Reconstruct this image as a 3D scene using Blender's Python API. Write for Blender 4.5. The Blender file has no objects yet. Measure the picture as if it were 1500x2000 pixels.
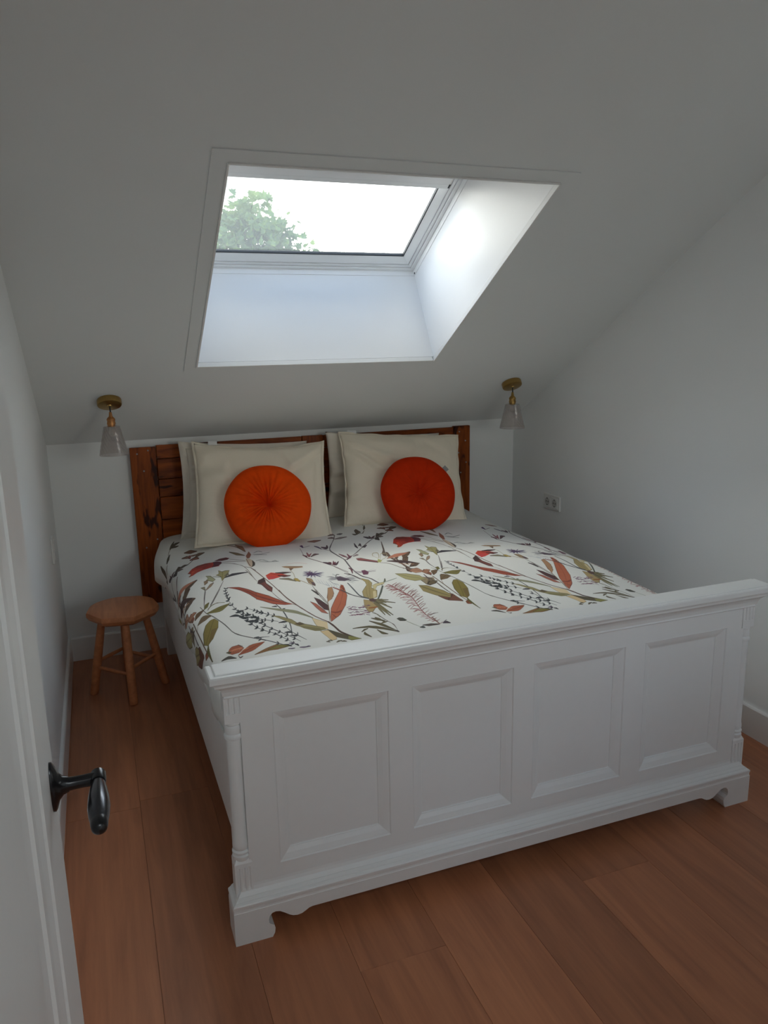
import bpy, bmesh, math, random
import numpy as np
from mathutils import Vector, Matrix, Euler

# ------------------------------------------------------------------ camera
sc = bpy.context.scene
COL = sc.collection
R = math.radians
CAM = Vector((0.1638, -4.1269, 1.5934))
YAW, PITCH, ROLL, FPX = R(20.4317), R(-12.286), R(-1.1546), 1495.35
fw = Vector((math.sin(YAW) * math.cos(PITCH), math.cos(YAW) * math.cos(PITCH), math.sin(PITCH)))
rt = Vector((math.cos(YAW), -math.sin(YAW), 0))
up = rt.cross(fw)
r2 = rt * math.cos(ROLL) + up * math.sin(ROLL)
u2 = -rt * math.sin(ROLL) + up * math.cos(ROLL)
cd = bpy.data.cameras.new('camera')
cam = bpy.data.objects.new('camera', cd)
COL.objects.link(cam)
cam.matrix_world = Matrix(((r2.x, u2.x, -fw.x, CAM.x), (r2.y, u2.y, -fw.y, CAM.y), (r2.z, u2.z, -fw.z, CAM.z), (0, 0, 0, 1)))
cd.sensor_fit = 'VERTICAL'
cd.sensor_height = 24.0
cd.sensor_width = 18.0
cd.lens = 24.0 * FPX / 2000.0
cd.clip_start = 0.02
sc.camera = cam

# ------------------------------------------------------------------ sky
SKY_HORIZON = 14.0
w = bpy.data.worlds.new('sky')
sc.world = w
w.use_nodes = True
nt = w.node_tree
nt.nodes.clear()
def N(tree, t, **kw):
    n = tree.nodes.new(t)
    for k, v in kw.items():
        setattr(n, k, v)
    return n
def setin(n, name, v):
    n.inputs[name].default_value = v
tc = N(nt, 'ShaderNodeTexCoord')
sep = N(nt, 'ShaderNodeSeparateXYZ')
nt.links.new(tc.outputs['Generated'], sep.inputs[0])
# hazy sky: bright at the horizon, bluer and dimmer towards the zenith; dull ground below
lum = N(nt, 'ShaderNodeValToRGB')
lum.color_ramp.elements[0].position = 0.0; lum.color_ramp.elements[0].color = (1, 1, 1, 1)
lum.color_ramp.elements[1].position = 1.0; lum.color_ramp.elements[1].color = (0.075, 0.075, 0.075, 1)
for p_, v_ in ((0.30, 0.72), (0.52, 0.58), (0.70, 0.20)):
    e_ = lum.color_ramp.elements.new(p_); e_.color = (v_, v_, v_, 1)
nt.links.new(sep.outputs['Z'], lum.inputs[0])
gnd = N(nt, 'ShaderNodeMapRange')
setin(gnd, 'From Min', -0.04); setin(gnd, 'From Max', 0.0)
setin(gnd, 'To Min', 0.12); setin(gnd, 'To Max', 1.0)
nt.links.new(sep.outputs['Z'], gnd.inputs['Value'])
mp = N(nt, 'ShaderNodeMapping')
setin(mp, 'Scale', (1.0, 1.0, 2.2))
setin(mp, 'Location', (0.35, 0.1, 0.2))
nt.links.new(tc.outputs['Generated'], mp.inputs[0])
cn = N(nt, 'ShaderNodeTexNoise')
setin(cn, 'Scale', 5.0); setin(cn, 'Detail', 5.0); setin(cn, 'Roughness', 0.55)
nt.links.new(mp.outputs[0], cn.inputs['Vector'])
cr = N(nt, 'ShaderNodeValToRGB')
cr.color_ramp.elements[0].position = 0.33
cr.color_ramp.elements[0].color = (0.040, 0.046, 0.050, 1)     # grey-blue gaps
cr.color_ramp.elements[1].position = 0.55
cr.color_ramp.elements[1].color = (0.95, 0.97, 1.0, 1)       # bright cloud
nt.links.new(cn.outputs['Fac'], cr.inputs[0])
tint = N(nt, 'ShaderNodeMix', data_type='RGBA', blend_type='MIX')
tint.inputs['A'].default_value = (1.0, 0.955, 0.85, 1)
tint.inputs['B'].default_value = (0.50, 0.75, 1.14, 1)
tz = N(nt, 'ShaderNodeMapRange')
setin(tz, 'From Min', 0.15); setin(tz, 'From Max', 0.8)
nt.links.new(sep.outputs['Z'], tz.inputs['Value'])
nt.links.new(tz.outputs[0], tint.inputs['Factor'])
mul = N(nt, 'ShaderNodeMix', data_type='RGBA', blend_type='MULTIPLY')
mul.inputs['Factor'].default_value = 1.0
nt.links.new(cr.outputs[0], mul.inputs['A'])
nt.links.new(tint.outputs['Result'], mul.inputs['B'])
m1 = N(nt, 'ShaderNodeMath', operation='MULTIPLY')
nt.links.new(lum.outputs[0], m1.inputs[0]); nt.links.new(gnd.outputs[0], m1.inputs[1])
m2 = N(nt, 'ShaderNodeMath', operation='MULTIPLY')
nt.links.new(m1.outputs[0], m2.inputs[0]); m2.inputs[1].default_value = SKY_HORIZON
bg = N(nt, 'ShaderNodeBackground')
nt.links.new(mul.outputs['Result'], bg.inputs['Color'])
nt.links.new(m2.outputs[0], bg.inputs['Strength'])
wo = N(nt, 'ShaderNodeOutputWorld')
nt.links.new(bg.outputs[0], wo.inputs['Surface'])

# sun veiled by cloud, from the back left, a broad soft disc
sd = bpy.data.lights.new('sun', 'SUN')
sd.energy = 8.4; sd.angle = R(70); sd.color = (1.0, 0.95, 0.85)
sun = bpy.data.objects.new('sun', sd)
COL.objects.link(sun)
sun.rotation_euler = Vector((0.10, -0.57, -0.74)).to_track_quat('-Z', 'Y').to_euler()

# ------------------------------------------------------------------ exposure
sc.view_settings.view_transform = 'Standard'
sc.view_settings.look = 'None'
sc.view_settings.exposure = 0.30
sc.view_settings.gamma = 1.0
sc.view_settings.use_curve_mapping = False
sc.cycles.max_bounces = 12
sc.cycles.diffuse_bounces = 8
sc.cycles.transparent_max_bounces = 12
sc.cycles.caustics_reflective = False
sc.cycles.caustics_refractive = False
sc.cycles.sample_clamp_indirect = 6.0
sc.cycles.use_denoising = True

# portals let the sky be sampled through the real window openings
def portal(name, loc, normal, sx, sy):
    ld = bpy.data.lights.new(name, 'AREA')
    ld.shape = 'RECTANGLE'; ld.size = sx; ld.size_y = sy
    ld.cycles.is_portal = True
    o = bpy.data.objects.new(name, ld)
    COL.objects.link(o)
    o.location = loc
    o.rotation_euler = Vector(normal).to_track_quat('-Z', 'Y').to_euler()
    return o

# unseen area light added on the landing to brighten door, footboard and floor
ll = bpy.data.lights.new('landing_fill', 'AREA')
ll.shape = 'DISK'; ll.size = 0.6; ll.energy = 7.6; ll.color = (0.90, 0.965, 1.0)
lo_ = bpy.data.objects.new('landing_fill', ll)
COL.objects.link(lo_)
lo_.location = (0.55, -4.95, 2.44)

# ------------------------------------------------------------------ geometry constants
XL, XR = -0.0773, 2.56            # left / right wall
YF = -3.95                        # front wall inner face
ZK = 1.142                        # knee wall height
SL = R(29.8967)
SX0, SX1, S0, S1, SD = 0.5971, 1.7309, 0.7632, 1.9783, 0.498
def cl(x, s, o=0.0):              # point on / above the sloping ceiling
    return Vector((x, -s * math.cos(SL) + o * math.sin(SL), ZK + s * math.sin(SL) + o * math.cos(SL)))

portal('skylight_portal', cl((SX0 + SX1) / 2, 1.115, 0.66), cl(0, 0, -1) - cl(0, 0, 0), 1.0, 0.60)
portal('front_window_portal', (1.85, YF - 0.16, 1.575), (0, 1, 0), 0.92, 0.67)

# ------------------------------------------------------------------ helpers
def link(o, parent=None):
    COL.objects.link(o)
    if parent is not None:
        o.parent = parent
    return o
def mesh_obj(name, bm, mats, parent=None, smooth=False, angle=None):
    me = bpy.data.meshes.new(name)
    bmesh.ops.recalc_face_normals(bm, faces=bm.faces)
    bm.to_mesh(me); bm.free()
    if not isinstance(mats, (list, tuple)):
        mats = [mats]
    for m in mats:
        me.materials.append(m)
    if smooth:
        me.polygons.foreach_set('use_smooth', [True] * len(me.polygons))
        if angle is not None:
            me.set_sharp_from_angle(angle=R(angle))
    o = bpy.data.objects.new(name, me)
    return link(o, parent)
def empty(name, loc=(0, 0, 0), rot=(0, 0, 0), parent=None):
    o = bpy.data.objects.new(name, None)
    o.empty_display_size = 0.05
    o.location = loc; o.rotation_euler = rot
    return link(o, parent)
def tag(o, label, cat, group=None):
    o['label'] = label; o['category'] = cat
    if group:
        o['group'] = group
    return o
def struct(o):
    o['kind'] = 'structure'
    return o
def bx(bm, lo, hi, mat=0, tf=None, bev=0.0, seg=1):
    vs = [bm.verts.new((x, y, z)) for z in (lo[2], hi[2]) for y in (lo[1], hi[1]) for x in (lo[0], hi[0])]
    if tf:
        for v in vs:
            v.co = tf(v.co)
    F = [(0, 2, 3, 1), (4, 5, 7, 6), (0, 1, 5, 4), (2, 6, 7, 3), (0, 4, 6, 2), (1, 3, 7, 5)]
    fs = [bm.faces.new([vs[i] for i in f]) for f in F]
    for f in fs:
        f.material_index = mat
    if bev:
        es = list({e for f in fs for e in f.edges})
        bmesh.ops.bevel(bm, geom=es, offset=bev, segments=seg, profile=0.5, affect='EDGES', clamp_overlap=True)
    return vs
def box_obj(name, lo, hi, mat, parent=None, bev=0.0, seg=1, tf=None):
    bm = bmesh.new()
    bx(bm, lo, hi, tf=tf, bev=bev, seg=seg)
    return mesh_obj(name, bm, mat, parent)
def prism(bm, pts, depth_vec, mat=0):
    """planar polygon pts extruded by depth_vec"""
    d = Vector(depth_vec)
    a = [bm.verts.new(p) for p in pts]
    b = [bm.verts.new(Vector(p) + d) for p in pts]
    n = len(pts)
    fs = [bm.faces.new(a), bm.faces.new(b[::-1])]
    for i in range(n):
        fs.append(bm.faces.new([a[i], b[i], b[(i + 1) % n], a[(i + 1) % n]]))
    for f in fs:
        f.material_index = mat
    return fs
def lathe(bm, prof, seg=32, tf=None, caps=True, mat=0):
    rings = []
    for r, z in prof:
        ring = []
        for i in range(seg):
            a = 2 * math.pi * i / seg
            c = Vector((r * math.cos(a), r * math.sin(a), z))
            ring.append(bm.verts.new(tf(c) if tf else c))
        rings.append(ring)
    for k in range(len(rings) - 1):
        for i in range(seg):
            f = bm.faces.new([rings[k][i], rings[k][(i + 1) % seg], rings[k + 1][(i + 1) % seg], rings[k + 1][i]])
            f.material_index = mat
    if caps:
        for ring in (rings[0], rings[-1]):
            f = bm.faces.new(ring)
            f.material_index = mat
def tube(bm, pts, rad, seg=12, caps=True):
    """round tube through pts; rad a number or one per point"""
    pts = [Vector(p) for p in pts]
    rs = rad if isinstance(rad, (list, tuple)) else [rad] * len(pts)
    ref = None
    rings = []
    for i, p in enumerate(pts):
        t = (pts[min(i + 1, len(pts) - 1)] - pts[max(i - 1, 0)]).normalized()
        if ref is None:
            ref = Vector((0, 0, 1)) if abs(t.z) < 0.9 else Vector((1, 0, 0))
        s = t.cross(ref).normalized(); ref = s.cross(t).normalized()
        rings.append([bm.verts.new(p + (s * math.cos(2 * math.pi * k / seg) + ref * math.sin(2 * math.pi * k / seg)) * rs[i]) for k in range(seg)])
    for a, b in zip(rings, rings[1:]):
        for k in range(seg):
            bm.faces.new([a[k], a[(k + 1) % seg], b[(k + 1) % seg], b[k]])
    if caps:
        bm.faces.new(rings[0]); bm.faces.new(rings[-1])
def axis_tf(origin, direction):
    q = Vector((0, 0, 1)).rotation_difference(Vector(direction).normalized())
    o = Vector(origin)
    return lambda c: o + q @ c
def grid_mesh(bm, P, closed_u=False):
    """P[j][i] points -> quads; returns the vertex grid"""
    V = [[bm.verts.new(p) for p in row] for row in P]
    n = len(V[0])
    for j in range(len(V) - 1):
        for i in range(n if closed_u else n - 1):
            bm.faces.new([V[j][i], V[j][(i + 1) % n], V[j + 1][(i + 1) % n], V[j + 1][i]])
    return V

# ------------------------------------------------------------------ materials
def new_mat(name):
    m = bpy.data.materials.new(name)
    m.use_nodes = True
    t = m.node_tree
    return m, t, t.nodes['Principled BSDF']
def bump(t, b, height, strength=0.2, dist=0.01):
    n = N(t, 'ShaderNodeBump')
    setin(n, 'Strength', strength); setin(n, 'Distance', dist)
    t.links.new(height, n.inputs['Height'])
    t.links.new(n.outputs[0], b.inputs['Normal'])
    return n
def noise(t, scale, detail=3.0, rough=0.5, coord='Object', stretch=None, dist=0.0):
    c = N(t, 'ShaderNodeTexCoord')
    src = c.outputs[coord]
    if stretch:
        mpn = N(t, 'ShaderNodeMapping')
        setin(mpn, 'Scale', stretch)
        t.links.new(src, mpn.inputs[0]); src = mpn.outputs[0]
    n = N(t, 'ShaderNodeTexNoise')
    setin(n, 'Scale', scale); setin(n, 'Detail', detail); setin(n, 'Roughness', rough); setin(n, 'Distortion', dist)
    t.links.new(src, n.inputs['Vector'])
    return n
def plain(name, col, rough=0.6, metal=0.0, nscale=60.0, nstr=0.05, var=0.04, spec=0.5, sheen=0.0, ndist=0.002):
    m, t, b = new_mat(name)
    setin(b, 'Roughness', rough); setin(b, 'Metallic', metal); setin(b, 'Specular IOR Level', spec)
    n = noise(t, nscale, 4.0)
    mr = N(t, 'ShaderNodeMapRange')
    setin(mr, 'To Min', 1 - var); setin(mr, 'To Max', 1 + var)
    t.links.new(n.outputs['Fac'], mr.inputs['Value'])
    mx = N(t, 'ShaderNodeMix', data_type='RGBA', blend_type='MULTIPLY')
    mx.inputs['Factor'].default_value = 1.0
    mx.inputs['A'].default_value = (*col, 1)
    t.links.new(mr.outputs[0], mx.inputs['B'])
    t.links.new(mx.outputs['Result'], b.inputs['Base Color'])
    if nstr:
        bump(t, b, n.outputs['Fac'], nstr, ndist)
    if sheen:
        setin(b, 'Sheen Weight', sheen); setin(b, 'Sheen Roughness', 0.4)
    return m
def wood(name, dark, light, scale=6.0, stretch=(8, 0.6, 8), rough=0.45, fine=90.0, per_object=0.0, spec=0.5, bumps=0.08):
    m, t, b = new_mat(name)
    setin(b, 'Roughness', rough); setin(b, 'Specular IOR Level', spec)
    oi = N(t, 'ShaderNodeObjectInfo')
    c = N(t, 'ShaderNodeTexCoord')
    rv = N(t, 'ShaderNodeVectorMath', operation='SCALE')
    rv.inputs[0].default_value = (13.7, 7.1, 3.3)
    t.links.new(oi.outputs['Random'], rv.inputs['Scale'])
    ad = N(t, 'ShaderNodeVectorMath', operation='ADD')
    t.links.new(c.outputs['Object'], ad.inputs[0]); t.links.new(rv.outputs[0], ad.inputs[1])
    mpn = N(t, 'ShaderNodeMapping'); setin(mpn, 'Scale', stretch)
    t.links.new(ad.outputs[0], mpn.inputs[0])
    n = N(t, 'ShaderNodeTexNoise')
    setin(n, 'Scale', scale); setin(n, 'Detail', 6.0); setin(n, 'Roughness', 0.62); setin(n, 'Distortion', 0.6)
    t.links.new(mpn.outputs[0], n.inputs['Vector'])
    n2 = N(t, 'ShaderNodeTexNoise')
    setin(n2, 'Scale', fine); setin(n2, 'Detail', 3.0)
    mp2 = N(t, 'ShaderNodeMapping'); setin(mp2, 'Scale', tuple(s / max(stretch) if s > 1 else s * 0.06 for s in stretch))
    t.links.new(ad.outputs[0], mp2.inputs[0]); t.links.new(mp2.outputs[0], n2.inputs['Vector'])
    mixf = N(t, 'ShaderNodeMath', operation='MULTIPLY_ADD')
    t.links.new(n2.outputs['Fac'], mixf.inputs[0]); mixf.inputs[1].default_value = 0.45
    t.links.new(n.outputs['Fac'], mixf.inputs[2])
    r = N(t, 'ShaderNodeValToRGB')
    r.color_ramp.elements[0].position = 0.45; r.color_ramp.elements[0].color = (*dark, 1)
    r.color_ramp.elements[1].position = 0.95; r.color_ramp.elements[1].color = (*light, 1)
    t.links.new(mixf.outputs[0], r.inputs[0])
    out = r.outputs[0]
    if per_object:
        mr = N(t, 'ShaderNodeMapRange')
        setin(mr, 'To Min', 1 - per_object); setin(mr, 'To Max', 1 + per_object)
        t.links.new(oi.outputs['Random'], mr.inputs['Value'])
        mx = N(t, 'ShaderNodeMix', data_type='RGBA', blend_type='MULTIPLY')
        mx.inputs['Factor'].default_value = 1.0
        t.links.new(out, mx.inputs['A']); t.links.new(mr.outputs[0], mx.inputs['B'])
        out = mx.outputs['Result']
    t.links.new(out, b.inputs['Base Color'])
    bump(t, b, mixf.outputs[0], bumps, 0.002)
    return m
def glass_pane(name, tintc, gloss=0.06, rough=0.0, haze=0.0):
    m, t, b = new_mat(name)
    t.nodes.remove(b)
    tr = N(t, 'ShaderNodeBsdfTransparent'); setin(tr, 'Color', (*tintc, 1))
    gl = N(t, 'ShaderNodeBsdfGlossy'); setin(gl, 'Roughness', rough)
    lw = N(t, 'ShaderNodeLayerWeight'); setin(lw, 'Blend', 0.25)
    mr = N(t, 'ShaderNodeMapRange'); setin(mr, 'To Min', gloss); setin(mr, 'To Max', 0.5)
    t.links.new(lw.outputs['Fresnel'], mr.inputs['Value'])
    mx = N(t, 'ShaderNodeMixShader')
    t.links.new(mr.outputs[0], mx.inputs[0]); t.links.new(tr.outputs[0], mx.inputs[1]); t.links.new(gl.outputs[0], mx.inputs[2])
    out = mx
    if haze:                                     # pale haze mixed into the glass to veil the view outside
        du = N(t, 'ShaderNodeBsdfTranslucent'); setin(du, 'Color', (0.9, 0.93, 0.92, 1))
        md = N(t, 'ShaderNodeMixShader'); setin(md, 0, haze)
        t.links.new(mx.outputs[0], md.inputs[1]); t.links.new(du.outputs[0], md.inputs[2])
        out = md
    t.links.new(out.outputs[0], t.nodes['Material Output'].inputs['Surface'])
    return m

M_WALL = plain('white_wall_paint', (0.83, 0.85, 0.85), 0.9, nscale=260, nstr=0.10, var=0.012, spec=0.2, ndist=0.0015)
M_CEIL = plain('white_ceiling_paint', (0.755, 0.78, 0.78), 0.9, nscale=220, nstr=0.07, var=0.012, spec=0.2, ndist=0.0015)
M_TRIM = plain('white_trim_lacquer', (0.80, 0.80, 0.79), 0.4, nscale=30, nstr=0.02, var=0.01)
M_BED = plain('white_bed_lacquer', (0.775, 0.785, 0.775), 0.38, nscale=40, nstr=0.03, var=0.015)
M_DOOR = plain('white_door_lacquer', (0.785, 0.805, 0.80), 0.38, nscale=40, nstr=0.03, var=0.012)
M_REVEAL = plain('white_reveal_panel', (0.84, 0.84, 0.84), 0.35, nscale=20, nstr=0.01, var=0.006)
M_WIN = plain('white_window_lacquer', (0.82, 0.83, 0.83), 0.35, nscale=30, nstr=0.01, var=0.008)
M_GASKET = plain('dark_window_gasket', (0.02, 0.024, 0.03), 0.6)
M_BLIND = plain('pale_blind_fabric', (0.74, 0.72, 0.68), 0.9, nscale=400, nstr=0.1)
M_FLOOR = wood('reddish_oak_floor', (0.32, 0.118, 0.055), (0.52, 0.205, 0.096), 3.2, (6, 0.55, 6), 0.42, 60, per_object=0.13, bumps=0.05)
M_HEAD = None
M_PINE = wood('honey_stool_wood', (0.46, 0.165, 0.068), (0.68, 0.275, 0.12), 4.0, (7, 0.8, 7), 0.4, 60, spec=0.4)
M_BRASS = plain('aged_brass', (0.42, 0.27, 0.09), 0.32, 1.0, nscale=50, nstr=0.03, var=0.15)
M_COPPER = plain('copper_brass', (0.52, 0.25, 0.10), 0.3, 1.0, nscale=80, nstr=0.05, var=0.15)
M_CORD = plain('dark_cord', (0.03, 0.025, 0.02), 0.7)
M_IRON = plain('black_handle_iron', (0.012, 0.012, 0.014), 0.22, 0.3, nscale=30, nstr=0.01, var=0.1)
M_GUN = plain('gunmetal_grip', (0.045, 0.047, 0.055), 0.22, 0.8, nscale=30, nstr=0.01, var=0.1)
M_PLASTIC = plain('white_plastic', (0.74, 0.74, 0.72), 0.3, nscale=20, nstr=0.0, var=0.0)
M_SLOT = plain('dark_socket_hole', (0.03, 0.03, 0.03), 0.6)
M_TAGW = plain('white_label_ribbon', (0.75, 0.75, 0.74), 0.7, nscale=200, nstr=0.1)
M_TAGG = plain('grey_label_ribbon', (0.30, 0.31, 0.31), 0.7, nscale=200, nstr=0.1)
M_PANE = glass_pane('clear_window_glass', (0.97, 0.985, 0.98), 0.04, haze=0.02)

# reclaimed headboard wood: orange-brown lacquer with dark gouges and knots
def reclaimed(name, along):
    m, t, b = new_mat(name)
    setin(b, 'Roughness', 0.42); setin(b, 'Specular IOR Level', 0.2)
    st = {'z': (9, 9, 0.9), 'x': (0.9, 9, 9)}[along]
    oi = N(t, 'ShaderNodeObjectInfo'); c = N(t, 'ShaderNodeTexCoord')
    rv = N(t, 'ShaderNodeVectorMath', operation='SCALE'); rv.inputs[0].default_value = (5.1, 9.7, 3.9)
    t.links.new(oi.outputs['Random'], rv.inputs['Scale'])
    ad = N(t, 'ShaderNodeVectorMath', operation='ADD')
    t.links.new(c.outputs['Object'], ad.inputs[0]); t.links.new(rv.outputs[0], ad.inputs[1])
    mp_ = N(t, 'ShaderNodeMapping'); setin(mp_, 'Scale', st); t.links.new(ad.outputs[0], mp_.inputs[0])
    n = N(t, 'ShaderNodeTexNoise'); setin(n, 'Scale', 3.0); setin(n, 'Detail', 7.0); setin(n, 'Roughness', 0.6); setin(n, 'Distortion', 1.0)
    t.links.new(mp_.outputs[0], n.inputs['Vector'])
    r = N(t, 'ShaderNodeValToRGB')
    r.color_ramp.elements[0].position = 0.3; r.color_ramp.elements[0].color = (0.10, 0.017, 0.002, 1)
    r.color_ramp.elements[1].position = 0.72; r.color_ramp.elements[1].color = (0.40, 0.092, 0.010, 1)
    t.links.new(n.outputs['Fac'], r.inputs[0])
    st2 = {'z': (26, 26, 7), 'x': (7, 26, 26)}[along]
    mp2 = N(t, 'ShaderNodeMapping'); setin(mp2, 'Scale', st2); t.links.new(ad.outputs[0], mp2.inputs[0])
    n2 = N(t, 'ShaderNodeTexNoise'); setin(n2, 'Scale', 1.0); setin(n2, 'Detail', 2.0); t.links.new(mp2.outputs[0], n2.inputs['Vector'])
    r2_ = N(t, 'ShaderNodeValToRGB')
    r2_.color_ramp.elements[0].position = 0.61; r2_.color_ramp.elements[0].color = (1, 1, 1, 1)
    r2_.color_ramp.elements[1].position = 0.67; r2_.color_ramp.elements[1].color = (0.16, 0.10, 0.07, 1)
    t.links.new(n2.outputs['Fac'], r2_.inputs[0])
    mx = N(t, 'ShaderNodeMix', data_type='RGBA', blend_type='MULTIPLY'); mx.inputs['Factor'].default_value = 1.0
    t.links.new(r.outputs[0], mx.inputs['A']); t.links.new(r2_.outputs[0], mx.inputs['B'])
    mr = N(t, 'ShaderNodeMapRange'); setin(mr, 'To Min', 0.8); setin(mr, 'To Max', 1.2); t.links.new(oi.outputs['Random'], mr.inputs['Value'])
    mx2 = N(t, 'ShaderNodeMix', data_type='RGBA', blend_type='MULTIPLY'); mx2.inputs['Factor'].default_value = 1.0
    t.links.new(mx.outputs['Result'], mx2.inputs['A']); t.links.new(mr.outputs[0], mx2.inputs['B'])
    t.links.new(mx2.outputs['Result'], b.inputs['Base Color'])
    bump(t, b, n2.outputs['Fac'], 0.25, 0.004)
    return m
M_HEADV = reclaimed('reclaimed_wood_upright', 'z')
M_HEADH = reclaimed('reclaimed_wood_lengthwise', 'x')

# ------------------------------------------------------------------ room shell
T = 0.12
YL = -5.9                                           # far end of the landing behind the doorway
floor = struct(box_obj('floor', (XL - T, YL - T, -0.10), (XR + T, 0 + T, -0.010), M_CORD))
PW = 0.245
px0 = 0.92 - 5 * PW
random.seed(11)
plank_mesh = {}
def plank(x0, x1, y0, y1):
    k = (round(x1 - x0, 4), round(y1 - y0, 4))
    if k not in plank_mesh:
        bm = bmesh.new()
        hx, hy = (x1 - x0) / 2 - 0.0003, (y1 - y0) / 2 - 0.0003
        bx(bm, (-hx, -hy, -0.010), (hx, hy, 0.0), bev=0.0005)
        me = bpy.data.meshes.new('plank'); bmesh.ops.recalc_face_normals(bm, faces=bm.faces); bm.to_mesh(me); bm.free()
        me.materials.append(M_FLOOR)
        plank_mesh[k] = me
    o = link(bpy.data.objects.new('plank', plank_mesh[k]), floor)
    o.location = ((x0 + x1) / 2, (y0 + y1) / 2, 0)
PL = 1.38
cols = []
x = px0
while x < XR:
    cols.append((max(x, XL), min(x + PW, XR))); x += PW
seams = {4: -2.51, 7: -2.435, 1: -1.52, 2: -2.86, 3: -1.95, 5: -1.7, 6: -3.05, 8: -1.85, 9: -2.75, 10: -2.1, 0: -2.2, 11: -2.5}
for i, (a, b_) in enumerate(cols):
    if b_ - a < 0.01:
        continue
    s = seams.get(i, -2.0)
    ys = sorted({0.0, YF - 0.12} | {s + k * PL for k in range(-3, 4) if YF - 0.1 < s + k * PL < -0.05})
    for y0, y1 in zip(ys, ys[1:]):
        plank(a, b_, y0, y1)
for k in range(6):                                   # landing floor, coarser
    plank(XL, 1.16, YL + k * (YF - 0.12 - YL) / 6, YL + (k + 1) * (YF - 0.12 - YL) / 6)

wall_back = struct(box_obj('wall_back', (XL - T, 0, -0.01), (XR + T, T, ZK + 0.02), M_WALL))
HT = 3.62
def gable(name, x0, x1, landing):
    bm = bmesh.new()
    yr = -2.6
    top = lambda y: ZK + 0.06 - y * math.tan(SL)
    pts = [(x0, T, -0.01), (x0, YL - T, -0.01), (x0, YL - T, 2.62), (x0, YF - T, 2.62), (x0, YF - T, HT), (x0, T, ZK + 0.06)]
    if not landing:
        pts = [(x0, T, -0.01), (x0, YF - T, -0.01)] + pts[4:]
    prism(bm, pts, (x1 - x0, 0, 0))
    return struct(mesh_obj(name, bm, M_WALL))
gable('wall_left', XL - T, XL, True)
gable('wall_right', XR, XR + T, False)
# front wall with a doorway (the photographer stands in it) and a window
DX0, DX1, DZ = 0.03, 0.93, 2.08
WX0, WX1, WZ0, WZ1 = 1.40, 2.30, 1.25, 1.90
bm = bmesh.new()
for lo, hi in (((XL, YF - T, -0.01), (DX0, YF, HT)), ((DX0, YF - T, DZ), (DX1, YF, HT)), ((DX1, YF - T, -0.01), (WX0, YF, HT)),
               ((WX0, YF - T, -0.01), (WX1, YF, WZ0)), ((WX0, YF - T, WZ1), (WX1, YF, HT)), ((WX1, YF - T, -0.01), (XR, YF, HT))):
    bx(bm, lo, hi)
struct(mesh_obj('wall_front', bm, M_WALL))
# landing behind the doorway
bm = bmesh.new()
bx(bm, (XL, YL - T, -0.01), (1.22, YL, 2.55)); bx(bm, (1.16, YL, -0.01), (1.22, YF - T, 2.55))
struct(mesh_obj('wall_landing', bm, M_WALL))
bm = bmesh.new()
bx(bm, (XL - T, YL - T, 2.5), (1.22, YF - T, 2.62))
struct(mesh_obj('ceiling_landing', bm, M_CEIL))

# sloping ceiling with the skylight opening
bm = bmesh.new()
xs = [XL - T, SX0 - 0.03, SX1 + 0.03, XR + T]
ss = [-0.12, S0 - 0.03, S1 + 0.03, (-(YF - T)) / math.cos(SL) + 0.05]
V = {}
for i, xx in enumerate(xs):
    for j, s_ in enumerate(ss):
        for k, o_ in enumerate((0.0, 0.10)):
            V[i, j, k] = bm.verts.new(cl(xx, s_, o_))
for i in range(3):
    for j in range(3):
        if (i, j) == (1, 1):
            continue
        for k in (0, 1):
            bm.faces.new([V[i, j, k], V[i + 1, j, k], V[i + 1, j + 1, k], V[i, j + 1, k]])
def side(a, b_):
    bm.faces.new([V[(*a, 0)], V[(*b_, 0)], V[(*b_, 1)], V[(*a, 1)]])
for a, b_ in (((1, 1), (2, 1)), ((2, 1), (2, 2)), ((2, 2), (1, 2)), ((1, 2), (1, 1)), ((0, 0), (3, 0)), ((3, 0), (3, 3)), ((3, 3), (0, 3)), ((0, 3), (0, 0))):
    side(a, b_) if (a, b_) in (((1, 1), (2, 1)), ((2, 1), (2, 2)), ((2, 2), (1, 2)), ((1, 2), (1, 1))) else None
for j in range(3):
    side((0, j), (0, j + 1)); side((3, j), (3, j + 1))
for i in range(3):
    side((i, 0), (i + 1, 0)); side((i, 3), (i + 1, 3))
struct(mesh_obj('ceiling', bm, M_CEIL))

# flat casing round the skylight
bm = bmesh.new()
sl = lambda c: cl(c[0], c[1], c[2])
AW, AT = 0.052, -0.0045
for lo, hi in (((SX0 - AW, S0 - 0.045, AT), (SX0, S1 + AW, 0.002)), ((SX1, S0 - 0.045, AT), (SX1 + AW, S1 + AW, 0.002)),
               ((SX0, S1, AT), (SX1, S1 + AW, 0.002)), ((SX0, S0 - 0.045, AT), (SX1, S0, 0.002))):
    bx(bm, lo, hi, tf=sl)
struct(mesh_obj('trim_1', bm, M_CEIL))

# ---------------------------------------------------------------- skylight
win = struct(empty('window_1', cl((SX0 + SX1) / 2, (S0 + S1) / 2, SD)))
winv = Matrix.Translation(-win.location)
def wpart(name, bm, mat, parent=win, **kw):
    base = win.location if parent is win else win.location
    for v in bm.verts:
        v.co = v.co - win.location
    return mesh_obj(name, bm, mat, parent, **kw)
def wbox(name, boxes, mat, parent=win, bev=0.0, seg=2):
    bm = bmesh.new()
    for lo, hi in boxes:
        bx(bm, lo, hi, tf=sl, bev=bev, seg=seg)
    return wpart(name, bm, mat, parent)
PT = 0.018
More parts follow.
